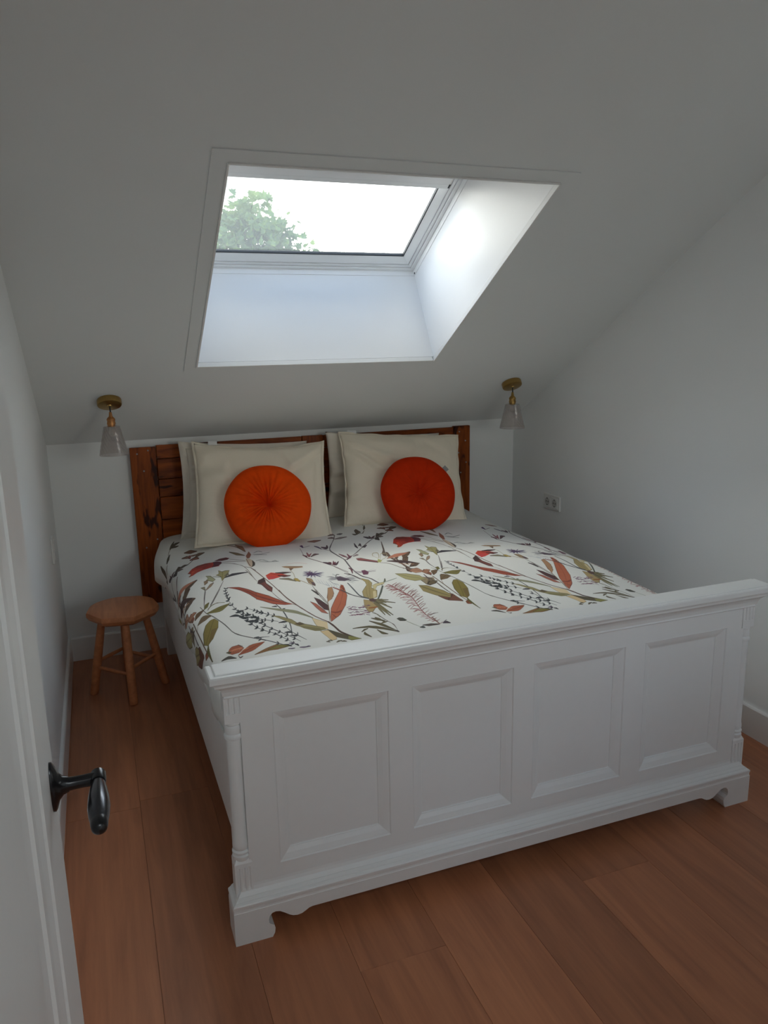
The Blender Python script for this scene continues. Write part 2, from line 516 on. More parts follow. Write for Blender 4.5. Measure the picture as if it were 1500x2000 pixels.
# lining boards of the deep reveal; a shadow groove parts each from its edge bead
def lining(lo, hi):
    return wbox('reveal_board', [(lo, hi)], M_REVEAL)
lining((SX0 - 0.05, S0 - 0.05, 0.0155), (SX1 + 0.05, S0, SD + 0.044))
lining((SX1, S0, 0.0155), (SX1 + 0.05, S1 + 0.05, SD + 0.044))
lining((SX0 - 0.05, S0, 0.0155), (SX0, S1 + 0.05, SD + 0.044))
lining((SX0, S1, 0.0155), (SX1, S1 + 0.05, SD + 0.044))
# edge beads at the mouth of the reveal (bright thin line with groove)
for lo, hi in (((SX0, S0 - 0.004, -0.010), (SX1 - 0.008, S0 + 0.0035, 0.012)), ((SX1 - 0.0035, S0 - 0.004, -0.010), (SX1 + 0.004, S1, 0.012)),
               ((SX0 - 0.004, S0 - 0.004, -0.010), (SX0 + 0.0035, S1, 0.012)), ((SX0, S1 - 0.0035, -0.010), (SX1, S1 + 0.004, 0.012))):
    wbox('edge_bead', [(lo, hi)], M_TRIM, bev=0.0015)
# narrow cover strip where lining meets frame
wbox('cover_strip', [((SX0, S0, SD - 0.028), (SX1, S0 + 0.003, SD)), ((SX1 - 0.003, S0 + 0.003, SD - 0.028), (SX1, S1, SD)), ((SX0, S0 + 0.003, SD - 0.028), (SX0 + 0.003, S1, SD))], M_REVEAL)
# fixed frame, sash, gasket, pane
F0, F1, G0, G1 = SX0, SX1, S0, S1
def ring(x0, x1, s0, s1, ww, o0, o1, wb=None, wt=None):
    wb = ww if wb is None else wb; wt = ww if wt is None else wt
    return [((x0, s0, o0), (x1, s0 + wb, o1)), ((x0, s1 - wt, o0), (x1, s1, o1)), ((x0, s0 + wb, o0), (x0 + ww, s1 - wt, o1)), ((x1 - ww, s0 + wb, o0), (x1, s1 - wt, o1))]
fr = wbox('frame', ring(F0, F1, G0, G1, 0.020, SD, SD + 0.05), M_WIN, bev=0.002)
wbox('frame_step', ring(F0 + 0.0215, F1 - 0.0215, G0 + 0.0215, G1 - 0.0215, 0.015, SD + 0.007, SD + 0.048), M_WIN, fr, bev=0.002)
bm = bmesh.new()                                     # sash members slope in towards the glass
lp_ = []
for t_, o_ in ((0.0, 0.046), (0.0, 0.012), (0.16, 0.010), (0.24, 0.0115), (0.90, 0.026), (1.0, 0.030), (1.0, 0.046)):
    x0, x1, s0, s1 = F0 + 0.038 + 0.0355 * t_, F1 - 0.038 - 0.0355 * t_, G0 + 0.038 + 0.0395 * t_, G1 - 0.038 - 0.071 * t_
    lp_.append([bm.verts.new(cl(a, b_, SD + o_)) for a, b_ in ((x0, s0), (x1, s0), (x1, s1), (x0, s1))])
lp_.append(lp_[0])
for a, b_ in zip(lp_, lp_[1:]):
    for i in range(4):
        bm.faces.new([a[i], a[(i + 1) % 4], b_[(i + 1) % 4], b_[i]])
sa = wpart('sash', bm, M_WIN)
gx0, gx1, gs0, gs1 = F0 + 0.0735, F1 - 0.0735, G0 + 0.0775, G1 - 0.109
wbox('gasket', ring(gx0, gx1, gs0, gs1, 0.005, SD + 0.0295, SD + 0.044, wb=0.006), M_GASKET, sa)
wbox('pane', [((gx0 + 0.001, gs0 + 0.001, SD + 0.036), (gx1 - 0.001, gs1 - 0.001, SD + 0.040))], M_PANE)
# roller blind drawn part of the way down
BS = 1.350
wbox('blind', [((gx0 - 0.028, BS + 0.02, SD + 0.0035), (gx1 + 0.028, G1 - 0.05, SD + 0.0065))], M_BLIND)
bb_ = wbox('blind_bar', [((gx0 - 0.022, BS, SD + 0.001), (gx1 + 0.022, BS + 0.028, SD + 0.0115))], M_WIN, bev=0.003)
wbox('blind_bar_lip', [((gx0 - 0.020, BS + 0.031, SD - 0.003), (gx1 + 0.020, BS + 0.075, SD + 0.010))], M_WIN, bb_, bev=0.002)
wbox('bar_end', [((gx1 + 0.022, BS + 0.004, SD + 0.002), (gx1 + 0.029, BS + 0.026, SD + 0.011))], M_GASKET, bb_)
bm = bmesh.new()
lathe(bm, [(0.0045, 0), (0.0045, 0.002), (0.002, 0.003)], 12, axis_tf(cl(SX1 - 0.0032, S0 + 0.016, SD - 0.022), (-1, 0, 0)))
wpart('screw', bm, M_GASKET)

# ---------------------------------------------------------------- front window (behind the camera)
w2 = struct(empty('window_2', ((WX0 + WX1) / 2, YF - T / 2, WZ0)))
def w2box(name, boxes, mat):
    bm = bmesh.new()
    for lo, hi in boxes:
        bx(bm, lo, hi)
    for v in bm.verts:
        v.co -= w2.location
    return mesh_obj(name, bm, mat, w2)
def rect_ring(x0, x1, z0, z1, t_, y0, y1):
    return [((x0, y0, z0), (x1, y1, z0 + t_)), ((x0, y0, z1 - t_), (x1, y1, z1)), ((x0, y0, z0 + t_), (x0 + t_, y1, z1 - t_)), ((x1 - t_, y0, z0 + t_), (x1, y1, z1 - t_))]
w2box('frame', rect_ring(WX0, WX1, WZ0, WZ1, 0.05, YF - 0.10, YF - 0.04), M_WIN)
w2box('mullion', [(((WX0 + WX1) / 2 - 0.03, YF - 0.10, WZ0 + 0.05), ((WX0 + WX1) / 2 + 0.03, YF - 0.04, WZ1 - 0.05))], M_WIN)
w2box('pane', [((WX0 + 0.05, YF - 0.078, WZ0 + 0.05), ((WX0 + WX1) / 2 - 0.03, YF - 0.072, WZ1 - 0.05))], M_PANE)
w2box('pane', [(((WX0 + WX1) / 2 + 0.03, YF - 0.078, WZ0 + 0.05), (WX1 - 0.05, YF - 0.072, WZ1 - 0.05))], M_PANE)

# ---------------------------------------------------------------- baseboards
BB, BT = 0.127, 0.0141
def base(name, pts):
    """profile swept along two points on the wall; pts = (start, end, inward normal)"""
    a, b_, n = (Vector(p) for p in pts)
    bm = bmesh.new()
    prof = [(0, 0), (BT, 0), (BT, BB - 0.006), (BT - 0.004, BB), (0, BB)]
    prism(bm, [a + n * p[0] + Vector((0, 0, p[1])) for p in prof], b_ - a)
    return struct(mesh_obj(name, bm, M_TRIM))
base('baseboard_back', ((XL + BT, 0, 0), (XR - BT, 0, 0), (0, -1, 0)))
base('baseboard_left', ((XL, 0, 0), (XL, YF, 0), (1, 0, 0)))
base('baseboard_right', ((XR, 0, 0), (XR, YF, 0), (-1, 0, 0)))

# ---------------------------------------------------------------- open door with lever handle
DFX, DY0, DY1 = 0.067, -3.935, -3.10
door = struct(empty('door_1', (DFX - 0.02, DY0, 0)))
def dpart(name, bm, mat, parent=door, **kw):
    for v in bm.verts:
        v.co -= door.location
    return mesh_obj(name, bm, mat, parent, **kw)
ST, RZ = 0.155, ((0.22, 0.90), (1.02, 1.86))
bm = bmesh.new()                                     # stiles and rails
bx(bm, (DFX - 0.04, DY0, 0.008), (DFX, DY0 + ST, 2.04)); bx(bm, (DFX - 0.04, DY1 - ST, 0.008), (DFX, DY1, 2.04), bev=0.0)
PZ0, PZ1 = 0.20, 1.90
bx(bm, (DFX - 0.04, DY0 + ST, 0.008), (DFX, DY1 - ST, PZ0)); bx(bm, (DFX - 0.04, DY0 + ST, PZ1), (DFX, DY1 - ST, 2.04))
dpart('leaf', bm, M_DOOR)
bm = bmesh.new()
def mould_ring(bm, y0, y1, z0, z1, prof, tf):
    """mitred moulding: prof = list of (inset, depth)"""
    rings = []
    for ins, dep in prof:
        rings.append([bm.verts.new(tf(Vector((dep, yy, zz)))) for yy, zz in ((y0 + ins, z0 + ins), (y1 - ins, z0 + ins), (y1 - ins, z1 - ins), (y0 + ins, z1 - ins))])
    for a, b_ in zip(rings, rings[1:]):
        for i in range(4):
            bm.faces.new([a[i], a[(i + 1) % 4], b_[(i + 1) % 4], b_[i]])
    bm.faces.new(rings[-1])
    return rings
mould_ring(bm, DY0 + ST, DY1 - ST, PZ0, PZ1, [(0, 0), (0.004, -0.003), (0.03, -0.006), (0.055, -0.006), (0.06, -0.010), (0.11, -0.012), (0.127, -0.012), (0.132, -0.006), (0.136, -0.006)], lambda c: Vector((DFX + c.x, c.y, c.z)))
pn = dpart('door_panel', bm, M_DOOR)
for p in pn.data.polygons:
    p.use_smooth = False
bm = bmesh.new()
bx(bm, (DFX - 0.04, DY0 + ST, PZ0), (DFX - 0.022, DY1 - ST, PZ1))
dpart('back_panel', bm, M_DOOR)
HY, HZ = -3.149, 1.05
handle = empty('handle', (DFX - door.location.x, HY - door.location.y, HZ), parent=door)
hw = Vector((DFX, HY, HZ))
def hpart(name, bm, mat):
    for v in bm.verts:
        v.co -= hw
    return mesh_obj(name, bm, mat, handle, smooth=True, angle=50)
# oval rosette that swells to a collar
bm = bmesh.new()
rings = []
for (hy, hz, dx) in ((0.0175, 0.034, 0.0), (0.0175, 0.034, 0.003), (0.0150, 0.030, 0.0055), (0.0125, 0.019, 0.009), (0.0105, 0.0125, 0.014), (0.0100, 0.0105, 0.019), (0.0098, 0.0098, 0.021)):
    rings.append([bm.verts.new(hw + Vector((dx, hy * math.cos(2 * math.pi * i / 32), hz * math.sin(2 * math.pi * i / 32)))) for i in range(32)])
for a, b_ in zip(rings, rings[1:]):
    for i in range(32):
        bm.faces.new([a[i], a[(i + 1) % 32], b_[(i + 1) % 32], b_[i]])
bm.faces.new(rings[0]); bm.faces.new(rings[-1])
hpart('rosette', bm, M_IRON)
bm = bmesh.new()
tube(bm, [hw + Vector((x_, 0, 0)) for x_ in (0.018, 0.022, 0.030, 0.040, 0.050, 0.056)], [0.0095, 0.0088, 0.0082, 0.0082, 0.0088, 0.0094], 20)
tube(bm, [hw + Vector((0.0565, 0.010, 0)), hw + Vector((0.0565, 0.0095, 0)), hw + Vector((0.0565, -0.009, 0)), hw + Vector((0.0565, -0.0115, 0))], [0.008, 0.0098, 0.0098, 0.009], 20)
hpart('neck', bm, M_IRON)
bm = bmesh.new()
tube(bm, [hw + Vector((0.0565, y_, 0)) for y_ in (-0.012, -0.015, -0.030, -0.050, -0.070, -0.090, -0.102)], [0.0080, 0.0086, 0.0108, 0.0128, 0.0134, 0.0120, 0.0100], 24)
hpart('grip', bm, M_GUN)
bm = bmesh.new()
tube(bm, [hw + Vector((0.0565, y_, 0)) for y_ in (-0.1015, -0.106, -0.114, -0.118, -0.1195)], [0.0104, 0.0102, 0.0090, 0.0060, 0.0015], 24)
hpart('grip_cap', bm, M_IRON)

# ================================================================ BED
bed = empty('bed', (1.288, -1.2, 0))
tag(bed, 'white painted bed with a panelled footboard, bracket feet and side rails', 'bed')
def bpart(name, bm, mat=None, parent=None, smooth=False, angle=None):
    for v in bm.verts:
        v.co -= bed.location
    return mesh_obj(name, bm, mat or M_BED, parent or bed, smooth=smooth, angle=angle)
FX0, FX1 = 0.388, 2.188
FMID = (FX0 + FX1) / 2
FACE = -2.274
PAN = [(0.528, 0.856), (0.928, 1.255), (1.325, 1.656), (1.733, 2.062)]
PZA, PZB = 0.203, 0.653
# frame: rails and stiles with panel openings
bm = bmesh.new()
xs_ = [0.4425]
for a, b_ in PAN:
    xs_ += [a, b_]
xs_.append(2.1335)
zs_ = [0.10, PZA, PZB, 0.745]
VV = {}
for i, x_ in enumerate(xs_):
    for j, z_ in enumerate(zs_):
        for k, y_ in enumerate((FACE, -2.225)):
            VV[i, j, k] = bm.verts.new((x_, y_, z_))
for i in range(len(xs_) - 1):
    for j in range(3):
        if j == 1 and i % 2 == 1:
            continue
        for k in (0, 1):
            bm.faces.new([VV[i, j, k], VV[i + 1, j, k], VV[i + 1, j + 1, k], VV[i, j + 1, k]])
def q4(a, b_):
    bm.faces.new([VV[(*a, 0)], VV[(*b_, 0)], VV[(*b_, 1)], VV[(*a, 1)]])
for i in range(1, len(xs_) - 1, 2):
    q4((i, 1), (i + 1, 1)); q4((i + 1, 1), (i + 1, 2)); q4((i + 1, 2), (i, 2)); q4((i, 2), (i, 1))
n_ = len(xs_) - 1
for j in range(3):
    q4((0, j), (0, j + 1)); q4((n_, j), (n_, j + 1))
for i in range(n_):
    q4((i, 0), (i + 1, 0)); q4((i, 3), (i + 1, 3))
fb = bpart('footboard', bm)
# fielded panels
for a, b_ in PAN:
    bm = bmesh.new()
    tf = lambda c: Vector((c.y, FACE + 0.0 - c.x, c.z))
    rr = mould_ring(bm, a, b_, PZA, PZB, [(0, 0.001), (0.0025, -0.003), (0.005, -0.0035), (0.018, -0.008), (0.030, -0.0145), (0.0315, -0.0145), (0.0325, -0.017), (0.034, -0.0175)], tf)
    back = [bm.verts.new(Vector((v.co.x, -2.230, v.co.z))) for v in rr[0]]
    bm.faces.new(back)
    for i in range(4):
        bm.faces.new([rr[0][i], rr[0][(i + 1) % 4], back[(i + 1) % 4], back[i]])
    bpart('panel', bm, parent=fb)
# plinth: moulded top, groove and fascia, swept along x with returns at both ends
def sweep_u(name, prof, x0, x1, yback, parent, ext=1.0):
    """moulding round three sides: prof = (outward offset d, z); front face at FACE - d, sides at x0 - d / x1 + d"""
    bm = bmesh.new()
    rings = []
    for d, z in prof:
        e = d * ext
        rings.append([bm.verts.new(p) for p in ((x0 - e, yback, z), (x0 - e, FACE - d, z), (x1 + e, FACE - d, z), (x1 + e, yback, z))])
    for a, b_ in zip(rings, rings[1:]):
        for i in range(4):
            bm.faces.new([a[i], a[(i + 1) % 4], b_[(i + 1) % 4], b_[i]])
    bm.faces.new(rings[0]); bm.faces.new(rings[-1])
    return bpart(name, bm, parent=parent)
PB = FACE - (-2.304)          # plinth projects 30 mm
sweep_u('plinth_moulding', [(0.0, 0.160), (0.001, 0.152), (0.004, 0.143), (0.011, 0.135), (0.0125, 0.1335), (0.0125, 0.1325), (0.020, 0.127), (0.0215, 0.1255), (0.0215, 0.1245), (0.028, 0.1205), (PB, 0.118), (PB, 0.113), (0.0287, 0.1115), (0.0282, 0.1045), (0.0290, 0.0998), (PB, 0.0988), (PB, 0.0946), (PB - 0.002, 0.0944)], FX0 + PB, FX1 - PB, -2.2145, fb)
left = [(0.388, 0.0), (0.490, 0.0), (0.4965, 0.012), (0.4985, 0.026), (0.496, 0.036), (0.489, 0.0405), (0.484, 0.044), (0.4815, 0.0500), (0.4815, 0.0580), (0.4845, 0.0680), (0.492, 0.0755), (0.502, 0.0775), (0.514, 0.0745), (0.527, 0.0655), (0.540, 0.0555), (0.550, 0.0500), (0.562, 0.0475), (0.575, 0.0490), (0.586, 0.0545), (0.596, 0.0605), (0.606, 0.0625)]
prof = left + [(2 * FMID - x_, z_) for x_, z_ in left[::-1]]
bm = bmesh.new()
# fascia with scalloped lower edge: vertical strips keep the ngon clean
strip = sorted(set([p[0] for p in left]))
from mathutils.geometry import tessellate_polygon
def flat_plate(bm, pts, y0, y1):
    n = len(pts)
    a = [bm.verts.new((x_, y0, z_)) for x_, z_ in pts]
    b = [bm.verts.new((x_, y1, z_)) for x_, z_ in pts]
    for tri in tessellate_polygon([[Vector((x_, z_, 0)) for x_, z_ in pts]]):
        bm.faces.new([a[i] for i in tri]); bm.faces.new([b[i] for i in tri])
    for i in range(n):
        bm.faces.new([a[i], b[i], b[(i + 1) % n], a[(i + 1) % n]])
mir = lambda pts: [(2 * FMID - x_, z_) for x_, z_ in pts]
brk = left[:11] + [(0.492, 0.0945), (0.388, 0.0945)]
flat_plate(bm, brk, -2.304, -2.282); flat_plate(bm, mir(brk), -2.304, -2.282)
brk2 = left[10:] + [(0.606, 0.0945), (0.492, 0.0945)]
flat_plate(bm, brk2, -2.304, -2.282); flat_plate(bm, mir(brk2), -2.304, -2.282)
flat_plate(bm, [(0.606, 0.0625), (2 * FMID - 0.606, 0.0625), (2 * FMID - 0.606, 0.0945), (0.606, 0.0945)], -2.304, -2.282)
bpart('apron', bm, parent=fb)
for s_ in (0, 1):
    pts = [(x_, z_) for x_, z_ in left[:8]] + [(0.4815, 0.094), (0.388, 0.094)]
    if s_:
        pts = [(2 * FMID - x_, z_) for x_, z_ in pts]
    bm = bmesh.new()
    flat_plate(bm, pts, -2.2815, -2.2145)
    bpart('foot', bm, parent=fb)
# cornice under the cap, then the cap board with a raised field
sweep_u('cornice', [(0.0, 0.712), (0.004, 0.7135), (0.0065, 0.717), (0.004, 0.7205), (0.0035, 0.722), (0.008, 0.7235), (0.009, 0.727), (0.011, 0.735), (0.016, 0.744), (0.024, 0.752), (0.034, 0.758), (0.040, 0.761), (0.041, 0.767), (0.044, 0.772), (0.046, 0.7765)], FX0 + 0.019, FX1 - 0.019, -2.236, fb, ext=0.72)
CX0, CX1, CY0, CY1 = 0.366, 2.210, -2.324, -2.2304
bm = bmesh.new()
def loop(ins, z):
    return [bm.verts.new(p) for p in ((CX0 + ins, CY0 + ins, z), (CX1 - ins, CY0 + ins, z), (CX1 - ins, CY1 - min(ins, 0.004), z), (CX0 + ins, CY1 - min(ins, 0.004), z))]
L = [loop(0.002, 0.7745), loop(0.0, 0.7765), loop(0.0, 0.7905), loop(0.003, 0.7935), loop(0.0125, 0.7935), loop(0.0135, 0.7915), loop(0.0155, 0.7915), loop(0.0165, 0.7950), loop(0.019, 0.7960)]
for a, b_ in zip(L, L[1:]):
    for i in range(4):
        bm.faces.new([a[i], a[(i + 1) % 4], b_[(i + 1) % 4], b_[i]])
bm.faces.new(L[0]); bm.faces.new(L[-1])
bpart('cap_board', bm, parent=fb)
# corner posts: turned column between two fluted blocks
for s_ in (0, 1):
    sx = (lambda x_: x_) if not s_ else (lambda x_: 2 * FMID - x_)
    bm = bmesh.new()
    cx_, cy_ = sx(0.4258), -2.2545
    pr = [(0.0215, 0.236), (0.0235, 0.243), (0.0235, 0.249), (0.0190, 0.253), (0.0235, 0.258), (0.0235, 0.262), (0.0185, 0.266), (0.0215, 0.272), (0.0215, 0.283), (0.0195, 0.290), (0.0190, 0.40), (0.0192, 0.52), (0.0198, 0.588), (0.0195, 0.592), (0.0240, 0.595), (0.0250, 0.600), (0.0240, 0.605), (0.0205, 0.609), (0.0215, 0.613), (0.0215, 0.628), (0.0190, 0.633), (0.0215, 0.636), (0.0215, 0.641), (0.0200, 0.645)]
    pr = [(r_ + 0.0010, z_) for r_, z_ in pr]
    lathe(bm, pr, 28, lambda c: Vector((cx_ + c.x, cy_ + c.y, c.z)))
    bpart('column', bm, parent=fb, smooth=True, angle=35)
    def fluted(name, z0, z1, slope):
        """square block with flutes cut in its outer faces (plan polygon)"""
        bm = bmesh.new()
        x0, x1, y0, y1 = 0.4020, 0.4505, -2.2775, -2.228
        pts = [(x0, y1)]
        side = []
        for k in range(3):                      # flutes on the outer side face
            yc = y1 - 0.010 - k * 0.0135
            side += [(x0, yc + 0.0045), (x0 + 0.0028, yc + 0.002), (x0 + 0.0028, yc - 0.002), (x0, yc - 0.0045)]
        front = []
        for k in range(3):
            xc = x0 + 0.010 + k * 0.0140
            front += [(xc - 0.0045, y0), (xc - 0.002, y0 + 0.0028), (xc + 0.002, y0 + 0.0028), (xc + 0.0045, y0)]
        pts += side + [(x0, y0)] + front + [(x1, y0), (x1, y1)]
        plain_ = [(x0, y1), (x0, y0), (x1, y0), (x1, y1)]
        zf0, zf1 = (z0 + 0.026, z1) if slope < 0 else (z0, z1 - 0.022)
        prism(bm, [Vector((sx(a), b_, zf0)) for a, b_ in pts], (0, 0, zf1 - zf0))
        if slope < 0:
            prism(bm, [Vector((sx(a), b_, z0)) for a, b_ in plain_], (0, 0, 0.026))
        else:
            prism(bm, [Vector((sx(a), b_, z1 - 0.022)) for a, b_ in plain_], (0, 0, 0.012))
            a_ = [bm.verts.new((sx(a), b_, z1 - 0.010)) for a, b_ in plain_]
            t_ = [bm.verts.new((sx(0.4262 + (a - 0.4262) * 0.72), -2.253 + (b_ + 2.253) * 0.72, z1 + 0.004)) for a, b_ in plain_]
            bm.faces.new(a_); bm.faces.new(t_)
            for i in range(4):
                bm.faces.new([a_[i], a_[(i + 1) % 4], t_[(i + 1) % 4], t_[i]])
        bpart(name, bm, parent=fb)
    fluted('fluted_block', 0.643, 0.716, -1)
    fluted('fluted_block', 0.117, 0.238, 1)
    bm = bmesh.new()
    xa, xb = sorted((sx(0.408), sx(0.452)))
    bx(bm, (xa, -2.236, 0.10), (xb, -2.2185, 0.745))
    bpart('post', bm, parent=fb)
# side rails
for s_ in (0, 1):
    bm = bmesh.new()
    xo0, xo1 = (0.408, 0.425)
    P = [(xo0, -0.075), (xo1, -2.222), (xo1 + 0.032, -2.222), (xo0 + 0.032, -0.075)]
    if s_:
        P = [(2 * FMID - a, b_) for a, b_ in P]
    prism(bm, [Vector((a, b_, 0.222)) for a, b_ in P], (0, 0, 0.286))
    bmesh.ops.bevel(bm, geom=list(bm.edges), offset=0.003, segments=2, affect='EDGES')
    bpart('side_rail', bm)
# back legs and a cross rail that carry the head end
for x_ in (0.44, 2.136):
    bm = bmesh.new(); bx(bm, (x_ - 0.032, -0.128, 0.0), (x_ + 0.032, -0.078, 0.222), bev=0.003)
    bpart('back_leg', bm)
bm = bmesh.new(); bx(bm, (0.445, -0.110, 0.225), (2.130, -0.078, 0.50))
bpart('head_rail', bm)
bm = bmesh.new(); bx(bm, (0.462, -2.215, 0.290), (2.114, -0.115, 0.320))
bpart('slat_base', bm)

M_MATT = plain('white_ticking', (0.72, 0.71, 0.68), 0.9, nscale=200, nstr=0.1)
mt = box_obj('mattress', (0.475, -2.19, 0.3205), (2.10, -0.120, 0.5), M_MATT, bev=0.025, seg=3)
tag(mt, 'white mattress lying under the floral duvet inside the bed frame', 'mattress')

# ================================================================ HEADBOARD of reclaimed planks
hb = empty('plank_headboard', (1.275, -0.03, 0.27))
tag(hb, 'headboard of reclaimed orange-brown planks standing against the knee wall', 'headboard')
HX0, HX1, HZ1 = 0.310, 2.241, 1.1185
def hbox(name, lo, hi, mat, parent=None):
    bm = bmesh.new(); bx(bm, lo, hi, bev=0.0025, seg=1)
    for v in bm.verts:
        v.co -= hb.location
    return mesh_obj(name, bm, mat, parent or hb)
def hplank(lo, hi, mat):
    return hbox('plank', lo, hi, mat)
hplank((HX0, -0.0445, 0.272), (HX0 + 0.128, -0.018, HZ1 - 0.012), M_HEADV)
hplank((HX1 - 0.105, -0.0445, 0.272), (HX1, -0.018, HZ1), M_HEADV)
hplank((1.215, -0.0445, 0.272), (1.335, -0.018, HZ1 - 0.004), M_HEADV)
random.seed(3)
for x0, x1 in ((HX0 + 0.131, 1.212), (1.338, HX1 - 0.108)):
    z_ = HZ1 - 0.006
    k = 0
    while z_ > 0.30:
        h_ = (0.068, 0.105, 0.092, 0.118, 0.10, 0.11, 0.10, 0.12, 0.1)[k % 9]
        hplank((x0, -0.0400 + 0.004 * random.random(), max(z_ - h_, 0.275)), (x1, -0.018, z_), M_HEADH)
        z_ -= h_ + 0.003; k += 1
hbox('batten', (HX0 + 0.01, -0.0178, 0.40), (HX1 - 0.01, -0.002, 0.48), M_HEADH)
hbox('batten', (HX0 + 0.01, -0.0178, 0.95), (HX1 - 0.01, -0.002, 1.03), M_HEADH)
# nail holes and pale nail heads that show on the planks
random.seed(8)
def nail(x_, z_, r_=0.0045):
    bm = bmesh.new()
    lathe(bm, [(r_, 0), (r_, 0.0012), (r_ * 0.6, 0.002)], 8, axis_tf((x_, -0.0447, z_), (0, -1, 0)))
    for v in bm.verts:
        v.co -= hb.location
    mesh_obj('nail', bm, M_TAGG, hb)
for x_, z_ in ((0.372, 0.985), (0.345, 1.075), (0.40, 1.09), (0.41, 0.62), (0.352, 0.58), (2.17, 1.085), (2.21, 1.03), (2.165, 0.96), (2.215, 0.90), (2.18, 0.84)):
    nail(x_, z_)

# ================================================================ DUVET with a botanical print
Y0,Y1=-.06,-2.19
def edge_l(y): return .425-.058*np.exp(-((y+.36)/.24)**2)-.012*np.exp(-((y+1.2)/.5)**2)
def edge_r(y): return 2.205+0*y
ZB=.50
def sec(xi,y):
    """xi in [-1,1] fraction across; returns x,z"""
    xl=edge_l(y);xr=edge_r(y);xc=(xl+xr)/2;hw=(xr-xl)/2
    n=7.
    f=(1-np.abs(xi)**n)**(1/n)
    zt=.645+.02*(1-xi**2)+.010*np.sin(3.1*xi+.6)*np.cos(2.3*y)+.012*np.exp(-((y+.15)/.2)**2)-.02*np.exp(-((y+2.2)/.15)**2)
    zt=zt+.006*np.sin(9*xi+4*y)*np.sin(5*y+2)
    return xc+hw*xi,ZB+(zt-ZB)*f
_t=np.linspace(-1,1,4001)
_xi=np.sign(_t)*(1-(1-np.abs(_t))**3)   # denser at the edges
_x,_z=sec(_xi,-1.0)
_u=np.concatenate([[0],np.cumsum(np.hypot(np.diff(_x),np.diff(_z)))])
_u=_u-np.interp(0.,_xi,_u)+1.3
def xi_of_u(u): return np.interp(u,_u,_xi)
U0,U1=float(_u[0]),float(_u[-1])
def surf(u,v):
    x,z=sec(xi_of_u(u),v)
    return np.stack([x,v+0*u,z],-1)

